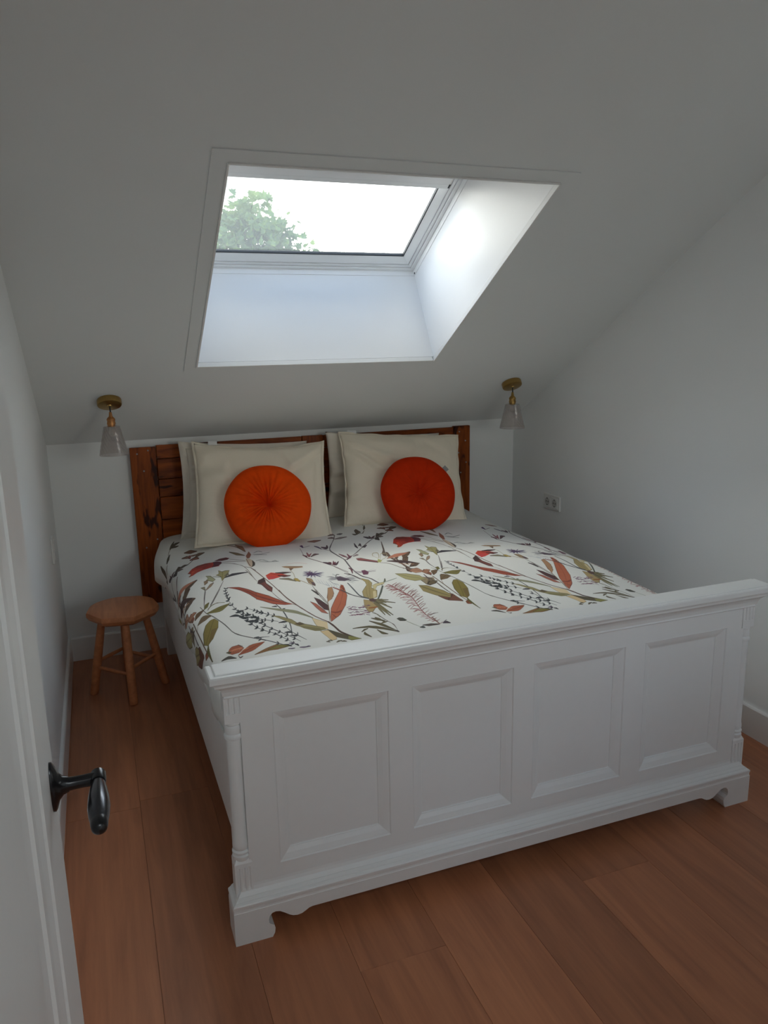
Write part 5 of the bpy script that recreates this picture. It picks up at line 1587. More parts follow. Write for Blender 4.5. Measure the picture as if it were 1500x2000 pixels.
122,72,72,1 1196,1650 1182,1632 1159,1640 1158,1643 1179,1638 1194,1652
104,66,64,1 1195,1652 1220,1625 1240,1610 1241,1607 1216,1624 1195,1650
122,72,72,1 1194,1651 1175,1633 1161,1634 1160,1636 1185,1646 1193,1653
104,66,64,1 1193,1653 1219,1626 1238,1611 1239,1608 1209,1631 1194,1651
122,72,72,1 1186,1680 1181,1656 1177,1652 1163,1662 1148,1678 1148,1681 1170,1660 1175,1658 1184,1682
104,66,64,1 1185,1682 1229,1638 1230,1635 1199,1662 1185,1680
122,72,72,1 1189,1690 1184,1667 1179,1665 1172,1670 1146,1700 1146,1702 1171,1675 1178,1670 1184,1678 1188,1692
104,66,64,1 1188,1692 1206,1672 1225,1665 1226,1662 1208,1666 1188,1690
122,72,72,1 1179,1713 1155,1697 1152,1695 1151,1697 1173,1715 1178,1716
104,66,64,1 1178,1716 1220,1674 1220,1671 1187,1702 1178,1713
122,72,72,1 1180,1713 1164,1697 1151,1697 1150,1699 1175,1712 1179,1715
104,66,64,1 1179,1715 1220,1673 1221,1670 1188,1702 1179,1713
122,72,72,1 1177,1734 1172,1717 1164,1715 1147,1728 1147,1730 1166,1719 1176,1737
104,66,64,1 1176,1736 1191,1720 1205,1717 1206,1714 1192,1715 1176,1734
122,72,72,1 1180,1734 1174,1719 1166,1719 1148,1733 1148,1735 1169,1722 1179,1737
104,66,64,1 1179,1736 1194,1720 1209,1717 1210,1714 1196,1715 1180,1734
122,72,72,1 1172,1769 1161,1760 1144,1768 1143,1770 1159,1764 1171,1771
104,66,64,1 1171,1771 1188,1755 1200,1749 1201,1747 1186,1753 1172,1769
122,72,72,1 1176,1763 1173,1745 1170,1743 1148,1762 1147,1764 1164,1749 1168,1748 1175,1765
104,66,64,1 1175,1765 1208,1733 1209,1731 1176,1763
122,72,72,1 1177,1784 1167,1776 1153,1782 1152,1784 1168,1781 1176,1787
104,66,64,1 1176,1787 1203,1764 1204,1762 1182,1777 1176,1785
122,72,72,1 1170,1799 1161,1788 1146,1795 1146,1797 1160,1792 1169,1801
104,66,64,1 1169,1801 1194,1782 1195,1780 1178,1788 1169,1799
122,72,72,1 1172,1808 1154,1798 1153,1800 1171,1810
104,66,64,1 1171,1810 1194,1791 1195,1788 1171,1808
122,72,72,1 1171,1825 1162,1814 1154,1815 1153,1817 1170,1827
104,66,64,1 1171,1827 1190,1815 1191,1813 1181,1814 1171,1825
122,72,72,1 1176,1842 1161,1835 1160,1837 1175,1844
104,66,64,1 1176,1844 1191,1834 1192,1832 1182,1834 1176,1842
122,72,72,1 1166,1847 1161,1838 1149,1844 1149,1845 1161,1843 1165,1849
104,66,64,1 1166,1849 1182,1838 1183,1836 1172,1839 1166,1847
122,72,72,1 1175,1863 1170,1852 1158,1860 1158,1862 1169,1856 1174,1865
104,66,64,1 1175,1865 1190,1857 1190,1855 1181,1856 1175,1863
122,72,72,1 1179,1861 1172,1854 1161,1862 1160,1863 1173,1859 1178,1863
104,66,64,1 1178,1863 1197,1848 1198,1846 1179,1861
122,72,72,1 1176,1889 1162,1881 1161,1883 1175,1891
104,66,64,1 1175,1891 1192,1880 1192,1878 1175,1889
122,72,72,1 1173,1895 1167,1888 1156,1894 1155,1896 1167,1892 1172,1896
104,66,64,1 1173,1896 1190,1885 1190,1883 1173,1895
110,80,84,1 1167,1416 1188,1422 1189,1420 1168,1413
110,80,84,1 1160,1434 1178,1461 1179,1459 1161,1431
84,70,66,1 1178,1794 1210,1786 1219,1786 1220,1783 1203,1780 1179,1791
58,58,50,1 1069,1762 1081,1755 1092,1764 1096,1793 1087,1799 1071,1790
122,124,112,1 1089,1802 1096,1844 1108,1888 1109,1887 1099,1841 1091,1799
40,36,34,1 1119,1874 1134,1893 1162,1897 1172,1897 1175,1892 1151,1873 1122,1869
74,66,62,1 1120,1872 1135,1891 1163,1895 1174,1894 1150,1875 1121,1871
53,47,44,1 1120,1873 1146,1886 1173,1896 1174,1893 1147,1883 1121,1870
38,40,39,1 1103,1888 1110,1899 1118,1900 1120,1895 1120,1881 1118,1878 1105,1883
70,74,72,1 1104,1886 1111,1898 1119,1897 1119,1882 1117,1880 1104,1885
50,53,51,1 1104,1887 1118,1899 1120,1896 1105,1884
33,27,33,1 1186,1893 1210,1903 1213,1898 1209,1879 1206,1875 1196,1880 1188,1887
60,50,60,1 1187,1891 1211,1901 1208,1880 1205,1877 1195,1882 1187,1889
43,36,43,1 1187,1891 1200,1888 1211,1902 1212,1899 1201,1885 1188,1888
70,60,70,1 1186,1894 1214,1866 1215,1863 1197,1877 1186,1892
104,74,66,1 1177,1819 1173,1875 1173,1893 1177,1889 1181,1831 1181,1814
138,132,92,1 1260,1276 1300,1301 1337,1349 1342,1410 1296,1404 1272,1361
96,90,62,1 1259,1277 1299,1303 1336,1352 1342,1408 1297,1402 1273,1359 1260,1275 1259,1277 1271,1363 1294,1407 1341,1412 1339,1347 1301,1298 1260,1275
108,102,70,1 1261,1283 1287,1329 1307,1361 1329,1395 1340,1411 1342,1408 1320,1373 1299,1340 1272,1294 1263,1280
124,112,72,1 1285,1463 1312,1482 1348,1561 1354,1608 1337,1643 1300,1596 1275,1531
92,80,52,1 1284,1465 1311,1484 1346,1563 1353,1609 1338,1640 1301,1593 1276,1529 1285,1463 1284,1464 1274,1532 1299,1598 1336,1645 1356,1606 1349,1559 1313,1480 1285,1462
94,84,54,1 1283,1473 1295,1512 1309,1550 1326,1589 1344,1628 1347,1623 1330,1582 1314,1542 1300,1504 1286,1468
128,76,72,1 1191,969 1214,965 1236,1013 1264,1067 1254,1089 1216,1034 1188,1003
68,48,54,1 1191,971 1213,969 1235,1017 1262,1070 1256,1085 1218,1030 1189,1000 1192,968 1190,971 1187,1007 1215,1038 1253,1093 1266,1064 1238,1009 1215,962 1192,967
74,40,46,1 1191,984 1217,1031 1245,1068 1254,1080 1257,1074 1230,1033 1207,998 1194,978
110,84,66,1 1315,1035 1360,1022 1424,983 1448,968 1451,959 1414,956 1396,956 1378,962 1346,991 1318,1025
160,104,84,1 1316,1032 1361,1018 1426,980 1450,962 1413,959 1395,959 1377,965 1345,994 1317,1029
115,74,60,1 1316,1033 1368,994 1428,972 1449,966 1450,961 1408,974 1355,997 1317,1027
35,25,25,1 1296,1086 1322,1109 1348,1130 1379,1135 1414,1134 1418,1124 1396,1096 1370,1074 1335,1073 1300,1075
64,46,46,1 1297,1082 1323,1105 1349,1126 1381,1131 1415,1130 1394,1099 1368,1078 1334,1077 1298,1079
46,33,33,1 1297,1083 1327,1094 1358,1105 1386,1118 1415,1132 1417,1126 1375,1105 1345,1093 1314,1083 1299,1077
160,120,96,1 1326,1136 1359,1158 1397,1159 1399,1153 1363,1149 1328,1131
140,140,80,1 1279,1017 1279,1038 1284,1059 1264,1090 1254,1080
140,128,100,1 1285,1004 1279,962 1279,949 1286,923 1294,906 1307,901 1315,910 1307,944 1288,1000 1282,1011 1282,1014 1292,997 1310,944 1316,921 1319,904 1316,895 1302,894 1296,898 1289,908 1284,922 1279,938 1276,954 1283,1009
140,128,100,1 1275,1056 1323,932 1332,927 1347,938 1344,954 1331,986 1313,1015 1286,1044 1285,1049 1312,1022 1332,990 1347,954 1350,941 1351,931 1342,920 1328,920 1323,927 1274,1055
112,100,96,1 1258,1097 1282,1118 1296,1152 1308,1205 1323,1238 1348,1259 1351,1254 1326,1231 1312,1198 1300,1144 1285,1110 1260,1092
80,59,47,1 1325,1275 1338,1312 1362,1313 1373,1309 1378,1300 1377,1245 1372,1236 1350,1248 1328,1266
146,108,86,1 1326,1272 1339,1309 1364,1310 1376,1304 1375,1248 1370,1239 1349,1251 1327,1270
105,77,61,1 1325,1273 1353,1278 1374,1307 1377,1302 1355,1273 1327,1268
80,66,60,1 1314,1230 1347,1246 1370,1261 1372,1255 1344,1232 1316,1224
74,52,41,1 1366,1312 1375,1338 1381,1335 1408,1302 1412,1293 1403,1276 1399,1276 1370,1303
136,96,76,1 1367,1309 1376,1335 1382,1332 1410,1296 1402,1280 1397,1280 1368,1307
97,69,54,1 1367,1310 1403,1303 1409,1300 1411,1295 1373,1306 1369,1305
60,50,54,1 1358,1345 1351,1400 1353,1423 1356,1418 1361,1351 1362,1340
70,62,58,1 1354,1394 1360,1445 1357,1513 1358,1566 1360,1595 1363,1591 1362,1528 1364,1460 1364,1423 1357,1389
134,76,54,1 482,1762 493,1752 514,1754 525,1791 506,1812 483,1806 472,1786
90,50,40,1 482,1763 493,1753 513,1756 524,1790 506,1811 483,1805 472,1786 482,1762 482,1761 471,1786 483,1808 506,1814 526,1791 514,1753 493,1750 482,1761
172,110,82,1 478,1783 495,1778 514,1788 514,1786 500,1775 491,1774 478,1780
172,110,82,1 486,1787 501,1779 516,1790 516,1787 505,1777 497,1776 486,1784
172,110,82,1 493,1791 506,1781 517,1791 518,1789 510,1778 503,1778 493,1788
172,110,82,1 500,1794 512,1782 519,1793 520,1791 514,1779 512,1778 500,1792
172,110,82,1 508,1797 517,1784 521,1795 522,1793 519,1781 517,1779 507,1795
74,52,46,1 512,1754 524,1780 525,1776 514,1750
40,39,27,1 468,1779 475,1792 483,1789 483,1784 477,1777 469,1775
74,72,50,1 469,1778 475,1790 483,1786 476,1778 469,1776
92,66,48,1 499,1830 531,1835 542,1835 554,1830 579,1810 593,1796 593,1791 568,1786 556,1784 543,1787 520,1806 499,1826
134,72,50,1 499,1829 531,1833 542,1834 554,1829 579,1808 593,1793 568,1787 556,1786 543,1789 520,1808 499,1827
96,51,36,1 499,1829 531,1817 555,1809 580,1800 593,1795 593,1792 567,1802 543,1810 510,1823 499,1827
180,126,96,1 504,1814 528,1803 538,1803 538,1800 524,1800 504,1812
70,60,54,1 498,1831 499,1848 501,1853 506,1852 511,1847 511,1843 502,1846 499,1830
40,38,35,1 445,1818 463,1824 484,1840 490,1844 491,1840 477,1812 470,1806 457,1808 445,1813
74,70,64,1 445,1816 463,1823 484,1839 491,1841 476,1814 470,1808 457,1810 445,1815
53,50,46,1 445,1817 463,1817 469,1819 490,1843 491,1841 475,1821 469,1816 445,1814
70,56,40,1 544,1867 570,1870 594,1871 617,1878 641,1875 657,1871 658,1866 638,1848 624,1839 616,1838 585,1847 558,1858 545,1863
118,84,52,1 545,1866 570,1868 594,1869 617,1877 641,1873 657,1868 638,1850 624,1841 616,1840 585,1849 558,1859 545,1864
84,60,37,1 545,1866 571,1862 595,1858 620,1860 642,1866 657,1870 658,1867 628,1859 605,1855 571,1860 545,1864
57,53,27,1 589,1864 614,1869 638,1871 655,1868 656,1863 635,1846 626,1844 599,1855 590,1859
104,98,50,1 590,1863 614,1868 638,1869 656,1865 634,1848 626,1846 599,1857 590,1861
88,88,70,1 656,1446 680,1490 704,1531 730,1566 755,1594 776,1625 797,1657 799,1652 783,1610 765,1568 753,1550 726,1522 698,1492 672,1458 658,1440
122,122,98,1 657,1444 681,1488 705,1529 730,1564 756,1592 777,1623 797,1655 782,1611 764,1570 752,1552 725,1524 698,1494 671,1460 658,1442
87,87,70,1 657,1444 682,1484 707,1521 734,1552 759,1582 779,1619 797,1656 798,1653 780,1616 760,1579 735,1549 708,1518 683,1481 658,1441
182,166,134,1 793,1653 833,1707 817,1770 790,1735 790,1702
120,106,80,1 793,1654 832,1708 817,1768 790,1734 791,1701 794,1652 793,1653 789,1703 789,1737 816,1771 833,1705 794,1652
122,114,80,1 671,1566 694,1587 724,1639 733,1679 772,1714 809,1750 814,1765 787,1768 754,1740 726,1703 708,1655 687,1601
80,72,50,1 671,1567 693,1588 724,1641 732,1681 771,1716 809,1752 814,1763 788,1766 755,1739 727,1702 708,1654 688,1600 672,1565 671,1566 687,1602 707,1657 726,1705 754,1742 787,1770 814,1767 810,1748 772,1712 734,1677 725,1638 694,1585 672,1565
76,64,46,1 722,1684 744,1674 757,1699 736,1704
104,98,68,1 727,1700 759,1725 795,1751 793,1773 771,1768 742,1735
176,156,120,1 787,1776 817,1773 832,1811 819,1858 799,1865 796,1831
110,92,66,1 787,1777 816,1775 831,1812 819,1857 799,1864 797,1830 788,1775 787,1776 796,1832 798,1867 819,1860 832,1810 817,1771 787,1775
72,66,50,1 813,1762 841,1802 864,1842 889,1874 885,1885 863,1887 824,1841
112,108,60,1 868,1857 888,1876 863,1886
112,110,62,1 864,1842 896,1884 861,1886 854,1871
70,66,46,1 863,1843 896,1883 862,1884 855,1870 864,1843 863,1842 853,1872 860,1888 896,1886 880,1859 864,1841
46,42,34,1 779,1873 790,1880 792,1875 789,1864 780,1867
84,78,62,1 780,1871 792,1877 788,1866 780,1869
46,42,34,1 789,1864 800,1870 802,1866 802,1857 790,1858
84,78,62,1 789,1862 802,1868 801,1859 790,1860
46,42,34,1 809,1889 831,1878 832,1873 820,1871 809,1884
84,78,62,1 809,1887 832,1875 820,1872 809,1886
46,42,34,1 826,1886 842,1893 844,1888 838,1877 827,1881
84,78,62,1 826,1884 843,1890 837,1879 827,1883
53,46,57,1 648,1890 660,1896 669,1894 670,1889 649,1885
98,84,104,1 649,1888 660,1894 669,1890 649,1887
53,46,57,1 660,1851 676,1857 678,1852 675,1843 661,1846
98,84,104,1 660,1849 677,1853 675,1845 660,1848
53,46,57,1 684,1894 696,1901 717,1897 718,1892 695,1889 685,1889
98,84,104,1 685,1893 696,1900 718,1893 694,1891 685,1891
53,46,57,1 706,1896 720,1896 721,1891 715,1886 707,1891
98,84,104,1 707,1894 720,1893 715,1888 707,1893
96,90,62,0 2168,1690 2168,1705 2168,1705 2168,1696 2168,1690
96,90,62,0 2168,1748 2168,1766 2168,1766 2168,1751 2168,1748
96,90,62,0 2161,1498 2161,1520 2159,1520 2161,1498
96,90,62,0 2168,1699 2168,1712 2168,1712 2168,1696
96,90,62,0 2168,1632 2168,1651 2168,1648 2168,1632
96,90,62,0 2161,1578 2166,1590 2166,1590 2161,1578
96,90,62,0 2161,1550 2163,1556 2163,1562 2166,1559 2161,1550
96,90,62,0 2163,1565 2166,1581 2166,1581 2163,1565
96,90,62,0 2168,1830 2163,1846 2163,1846 2168,1827
96,90,62,0 2166,1629 2168,1638 2168,1645 2168,1642 2166,1629
96,90,62,0 2168,1812 2168,1824 2168,1824 2168,1812
96,90,62,0 2161,1492 2157,1520 2159,1520 2161,1492
96,90,62,0 2163,1565 2166,1584 2166,1584 2166,1562
96,90,62,0 2166,1638 2166,1660 2166,1660 2168,1635
96,90,62,0 2168,1827 2163,1846 2163,1846 2168,1827
96,90,62,0 2166,1684 2168,1696 2168,1696 2166,1684
96,90,62,0 2168,1794 2168,1803 2168,1809 2168,1806 2168,1794
96,90,62,0 2168,1751 2168,1766 2168,1766 2168,1751
96,90,62,0 2166,1623 2168,1635 2166,1635 2166,1623
96,90,62,0 2161,1520 2163,1535 2163,1535 2161,1520
96,90,62,0 2168,1693 2166,1712 2166,1712 2168,1699 2168,1693
96,90,62,0 2166,1608 2168,1623 2166,1623 2166,1608
96,90,62,0 2159,1486 2161,1498 2161,1495 2159,1486
96,90,62,0 2163,1532 2163,1550 2163,1550 2163,1532
96,90,62,0 2166,1535 2166,1553 2166,1553 2157,1550 2163,1535
96,90,62,0 2166,1611 2166,1629 2166,1629 2166,1611
96,90,62,0 2168,1760 2168,1782 2168,1782 2168,1760
96,90,62,0 2166,1550 2163,1568 2163,1568 2163,1550
96,90,62,0 2166,1596 2166,1614 2166,1614 2163,1605 2166,1596
96,90,62,0 2166,1614 2166,1629 2166,1629 2166,1611
96,90,62,0 2168,1614 2166,1632 2168,1629 2168,1614
96,90,62,0 2168,1675 2168,1693 2168,1693 2168,1675
96,90,62,0 2166,1565 2166,1584 2166,1584 2166,1565
96,90,62,0 2168,1785 2168,1803 2168,1803 2168,1785
96,90,62,0 2159,1474 2161,1492 2161,1489 2159,1474
96,90,62,0 2168,1812 2166,1827 2168,1827 2168,1827 2168,1812
96,90,62,0 2161,1504 2159,1520 2163,1520 2163,1520 2161,1504
96,90,62,0 2166,1581 2166,1596 2166,1596 2166,1581 2166,1578
96,90,62,0 2159,1520 2163,1523 2163,1529 2163,1526 2159,1520
96,90,62,0 2159,1486 2161,1489 2161,1495 2161,1495 2159,1486 2159,1486
96,90,62,0 2168,1693 2166,1712 2168,1705 2168,1693
96,90,62,0 2163,1568 2166,1584 2166,1584 2163,1568
96,90,62,0 2168,1760 2168,1776 2168,1776 2168,1766 2168,1757
96,90,62,0 2161,1468 2161,1489 2161,1489 2161,1468
96,90,62,0 2168,1809 2166,1824 2168,1824 2168,1812 2168,1806
96,90,62,0 2168,1769 2168,1785 2168,1785 2168,1769
96,90,62,0 2168,1812 2168,1830 2168,1827 2168,1812
96,90,62,0 2168,1672 2168,1687 2168,1687 2168,1678 2168,1669
96,90,62,0 2166,1629 2168,1645 2166,1645 2166,1629
96,90,62,0 2168,1733 2168,1745 2168,1751 2168,1748 2168,1733
96,90,62,0 2168,1669 2168,1684 2168,1684 2168,1669
96,90,62,0 2163,1523 2166,1535 2166,1535 2163,1523
96,90,62,0 2168,1803 2168,1812 2168,1818 2168,1818 2168,1803
96,90,62,0 2166,1578 2166,1593 2166,1593 2166,1578
96,90,62,0 2168,1800 2168,1818 2168,1818 2168,1800
96,90,62,0 2159,1486 2161,1492 2161,1498 2161,1495 2161,1486 2159,1486
96,90,62,0 2168,1678 2168,1696 2168,1696 2168,1684 2168,1678
96,90,62,0 2159,1486 2161,1498 2161,1498 2161,1489 2159,1486
96,90,62,0 2168,1699 2168,1718 2168,1718 2168,1699
96,90,62,0 2161,1507 2163,1520 2163,1520 2163,1504
"""
PER = 0.97
PPM = 900                                            # print pixels per metre
def duvet_print():
    Wm, Hm = U1 - U0 + 0.02, Y0 - Y1 + 0.1
    Wp, Hp = int(Wm * PPM), int(Hm * PPM)
    img = np.empty((Hp, Wp, 3), np.float32)
    img[:] = (0.765, 0.775, 0.745)                   # linear cloth white
    lin = lambda c: np.where(c <= 0.04045, c / 12.92, ((c + 0.055) / 1.055) ** 2.4)
    SS = 3
    def fill(P, col):
        x0 = max(int(P[:, 0].min()) - 1, 0); x1 = min(int(P[:, 0].max()) + 2, Wp)
        y0 = max(int(P[:, 1].min()) - 1, 0); y1 = min(int(P[:, 1].max()) + 2, Hp)
        if x1 <= x0 or y1 <= y0:
            return
        n, m_ = (y1 - y0) * SS, (x1 - x0) * SS
        if n * m_ > 6e6:
            return
        ys = y0 + (np.arange(n) + 0.5) / SS
        xs = x0 + (np.arange(m_) + 0.5) / SS
        # winding number per sample row so that folded ribbons stay filled
        wn = np.zeros((n, m_ + 1), np.int32)
        Q = np.roll(P, -1, 0)
        for (ax, ay), (bx_, by) in zip(P, Q):
            if ay == by:
                continue
            lo, hi = (ay, by) if ay < by else (by, ay)
            r0, r1 = np.searchsorted(ys, lo), np.searchsorted(ys, hi)
            if r1 <= r0:
                continue
            yy = ys[r0:r1]
            xi = ax + (yy - ay) * (bx_ - ax) / (by - ay)
            ci = np.searchsorted(xs, xi)
            np.add.at(wn, (np.arange(r0, r1), ci), 1 if by > ay else -1)
        a = (np.cumsum(wn, 1)[:, :m_] != 0).reshape(y1 - y0, SS, x1 - x0, SS).mean((1, 3)).astype(np.float32)[..., None]
        reg = img[y0:y1, x0:x1]
        reg[:] = reg * (1 - a) + col * a
    for line in PRINT.strip().split('\n'):
        head, rest = line.split(' ', 1)
        hd = [int(k) for k in head.split(',')]; c = np.array(hd[:3]) / 255
        col = np.clip(lin(c) * PRINT_GAIN, 0, 0.78).astype(np.float32)
        P = np.array([[float(k) for k in t_.split(',')] for t_ in rest.split()]) / 1000
        for sh in ((0, PER, -PER) if hd[3] else (0,)):
            Q = np.stack([(P[:, 0] + sh - U0 + 0.01) * PPM, (P[:, 1] + Y0) * PPM], 1)
            fill(Q, col)
    px = np.ones((Hp, Wp, 4), np.float32)
    px[..., :3] = np.where(img <= 0.0031308, img * 12.92, 1.055 * img ** (1 / 2.4) - 0.055)
    im = bpy.data.images.new('botanical_print', Wp, Hp)
    im.pixels.foreach_set(px.ravel())
    im.pack()
    return im, Wm, Hm
PRINT_GAIN = 1.6
pim, PWm, PHm = duvet_print()
m, t, b = new_mat('printed_cotton')
setin(b, 'Roughness', 0.85); setin(b, 'Specular IOR Level', 0.25); setin(b, 'Sheen Weight', 0.08)
ti = N(t, 'ShaderNodeTexImage'); ti.image = pim; ti.interpolation = 'Cubic'; ti.extension = 'EXTEND'
t.links.new(ti.outputs['Color'], b.inputs['Base Color'])
nz = noise(t, 700, 2.0)
nz2 = noise(t, 14, 4.0, 0.55)
ma = N(t, 'ShaderNodeMath', operation='MULTIPLY_ADD'); ma.inputs[1].default_value = 0.12
t.links.new(nz.outputs['Fac'], ma.inputs[0]); t.links.new(nz2.outputs['Fac'], ma.inputs[2])
bump(t, b, ma.outputs[0], 0.30, 0.008)
M_DUVET = m
# cross-sections, denser at the rolled edges
nu, nv = 190, 230
tt = np.linspace(-1, 1, nu)
xi_ = np.sign(tt) * (1 - (1 - np.abs(tt)) ** 2.6)
vv = np.linspace(Y0, Y1, nv)
uu = np.interp(xi_, _xi, _u)
rngd = np.random.default_rng(5)
me = bpy.data.meshes.new('duvet')
verts, faces, uvs = [], [], []
XI, VV_ = np.meshgrid(xi_, vv)
X_, Z_ = sec(XI, VV_)
# soft wrinkles across the cloth
W_ = np.zeros_like(X_)
for k in range(16):
    a_ = rngd.uniform(0, math.pi); f_ = rngd.uniform(6, 26); ph = rngd.uniform(0, 6.28)
    W_ += 0.010 / f_ * 1.6 * np.sin(f_ * (X_ * math.cos(a_) + VV_ * math.sin(a_)) + ph + 1.5 * np.sin(3 * X_ + 2 * VV_ + ph))
Z_ = Z_ + W_ * np.clip((Z_ - 0.53) / 0.1, 0, 1)
X_ = X_ + 0.006 * np.sin(VV_ * 21 + 0.6) * np.clip((0.62 - Z_) / 0.1, 0, 1)
verts = np.stack([X_, VV_, Z_], -1).reshape(-1, 3).tolist()
for j in range(nv - 1):
    for i in range(nu - 1):
        a_ = j * nu + i
        faces.append((a_, a_ + 1, a_ + nu + 1, a_ + nu))
# rounded ends and underside close the quilt
top_n = len(verts)
und = []
for j in range(nv):
    und.append(len(verts)); verts.append((float(X_[j, 0]) + 0.02, float(vv[j]), 0.501))
    verts.append((float(X_[j, -1]) - 0.02, float(vv[j]), 0.501))
for j in range(nv - 1):
    a0, b0 = und[j], und[j + 1]
    faces.append((j * nu, (j + 1) * nu, b0, a0))
    faces.append((j * nu + nu - 1, a0 + 1, b0 + 1, (j + 1) * nu + nu - 1))
    faces.append((a0, b0, b0 + 1, a0 + 1))
faces.append(tuple([und[0]] + list(range(0, nu)) + [und[0] + 1]))
faces.append(tuple([und[-1] + 1] + [(nv - 1) * nu + i for i in range(nu - 1, -1, -1)] + [und[-1]]))
me.from_pydata(verts, [], faces)
uvl = me.uv_layers.new(name='print')
U_ = np.concatenate([np.tile(uu, nv), np.tile([uu[0], uu[-1]], nv)])
V_ = np.concatenate([np.repeat(vv, nu), np.repeat(vv, 2)])
li = np.empty(len(me.loops), np.int32); me.loops.foreach_get('vertex_index', li)
uvd = np.stack([(U_[li] - U0 + 0.01) / PWm, (Y0 - V_[li]) / PHm], 1)
uvl.data.foreach_set('uv', uvd.ravel().astype(np.float32))
me.materials.append(M_DUVET)
me.polygons.foreach_set('use_smooth', [True] * len(me.polygons))
bmx = bmesh.new(); bmx.from_mesh(me); bmesh.ops.recalc_face_normals(bmx, faces=bmx.faces); bmx.to_mesh(me); bmx.free()
duvet = link(bpy.data.objects.new('duvet', me))
tag(duvet, 'white duvet with a botanical flower and leaf print spread over the bed', 'duvet')

# ================================================================ PILLOWS
def linen(name, col):
    m, t, b = new_mat(name)
    setin(b, 'Base Color', (*col, 1)); setin(b, 'Roughness', 0.9); setin(b, 'Specular IOR Level', 0.2); setin(b, 'Sheen Weight', 0.1)
    n1 = noise(t, 500, 2.0); n2 = noise(t, 9, 5.0, 0.6, dist=0.8)
    ma = N(t, 'ShaderNodeMath', operation='MULTIPLY_ADD'); ma.inputs[1].default_value = 0.06
    t.links.new(n1.outputs['Fac'], ma.inputs[0]); t.links.new(n2.outputs['Fac'], ma.inputs[2])
    bump(t, b, ma.outputs[0], 0.35, 0.012)
    return m
M_LINEN = linen('oatmeal_linen', (0.86, 0.78, 0.64))
M_LINEN2 = linen('pale_linen', (0.76, 0.70, 0.61))
def make_pillow(label, loc, rot, w_, h_, t_, seed, flange=0.0, folds=(), mat=None, tagpos=None, sag=0.0):
    root = empty('pillow', loc, rot)
    tag(root, label, 'pillow', 'pillows leaning on the headboard')
    rg = np.random.default_rng(seed)
    n = 56
    a = np.linspace(-1, 1, n); A, B = np.meshgrid(a, a)
    core = lambda q, e: np.clip(1 - np.abs(q) ** e, 0, 1)
    th = t_ * (core(A, 2.6) * core(B, 2.4)) ** 0.55
    th = th * (1 + 0.16 * (-B))                       # fuller at the bottom
    bow = 0.06
    X = w_ / 2 * A * (1 - bow * core(B, 2) * np.abs(A) ** 3)
    Z = h_ / 2 + h_ / 2 * B * (1 - bow * core(A, 2) * np.abs(B) ** 3)
    Z = Z - sag * (1 - A ** 2) * np.clip(B, 0, 1) ** 2
    wr = np.zeros_like(A)
    for k in range(9):
        an = rg.uniform(0, math.pi); f_ = rg.uniform(3, 9)
        wr += 0.0022 * np.sin(f_ * (A * math.cos(an) + B * math.sin(an)) * 2 + rg.uniform(0, 6.28) + np.sin(2 * A + 3 * B))
    for (x0, z0, x1, z1, amp, wid) in folds:          # creases: from (x0,z0) to (x1,z1) in -1..1 space
        dx, dz = x1 - x0, z1 - z0; L2 = dx * dx + dz * dz
        tt_ = np.clip(((A - x0) * dx + (B - z0) * dz) / L2, 0, 1)
        dist = ((A - x0) * dz - (B - z0) * dx) / math.sqrt(L2)
        end = np.hypot(A - (x0 + tt_ * dx), B - (z0 + tt_ * dz))
        wr += amp * np.exp(-(end / wid) ** 2) * np.sign(dist + 1e-9) * np.clip(np.abs(dist) / (0.4 * wid), 0, 1)
    edge = np.clip(th / (0.4 * t_), 0, 1)
    for s_, nm in ((-1, 'front'), (1, 'back')):
        Y = s_ * th + (wr * edge if s_ < 0 else 0)
        if s_ < 0: PF = np.stack([X, Y, Z], -1)
        else: PB_ = np.stack([X, Y, Z], -1)
    bm = bmesh.new()
    F_ = [[bm.verts.new(PF[j, i]) for i in range(n)] for j in range(n)]
    K_ = [[F_[j][i] if j in (0, n - 1) or i in (0, n - 1) else bm.verts.new(PB_[j, i]) for i in range(n)] for j in range(n)]
    for G in (F_, K_):
        for j in range(n - 1):
            for i in range(n - 1):
                bm.faces.new([G[j][i], G[j][i + 1], G[j + 1][i + 1], G[j + 1][i]])
    mesh_obj('pillowcase', bm, mat or M_LINEN, root, smooth=True)
    if flange:
        bm = bmesh.new()
        idx = [(0, i) for i in range(n)] + [(j, n - 1) for j in range(1, n)] + [(n - 1, i) for i in range(n - 2, -1, -1)] + [(j, 0) for j in range(n - 2, 0, -1)]
        inn, out = [], []
        for c_, (j, i) in enumerate(idx):
            p = Vector(PF[j, i]); q = Vector((p.x * (1 + 2 * flange / w_), 0, h_ / 2 + (p.z - h_ / 2) * (1 + 2 * flange / h_)))
            ww_ = 0.005 * math.sin(c_ * 0.55 + seed)
            p = Vector((p.x * 0.985, p.y, h_ / 2 + (p.z - h_ / 2) * 0.985))
            inn.append((bm.verts.new(p + Vector((0, -0.0022, 0))), bm.verts.new(p + Vector((0, 0.0022, 0)))))
            out.append((bm.verts.new(q + Vector((0, ww_ - 0.0018, 0))), bm.verts.new(q + Vector((0, ww_ + 0.0018, 0)))))
        m_ = len(idx)
        for k in range(m_):
            l = (k + 1) % m_
            bm.faces.new([inn[k][0], inn[l][0], out[l][0], out[k][0]]); bm.faces.new([inn[k][1], out[k][1], out[l][1], inn[l][1]])
            bm.faces.new([out[k][0], out[l][0], out[l][1], out[k][1]])
        mesh_obj('flange', bm, mat or M_LINEN, root, smooth=True)
    if tagpos:
        bm = bmesh.new()
        x_, z_, ww, hh = tagpos
        bx(bm, (x_ - ww / 2, -0.0012, z_), (x_ + ww / 2, 0.0012, z_ + hh), bev=0.0004)
        o = mesh_obj('label_tag', bm, M_TAGW, root); o['label'] = 'small white sewn-in label'
    return root
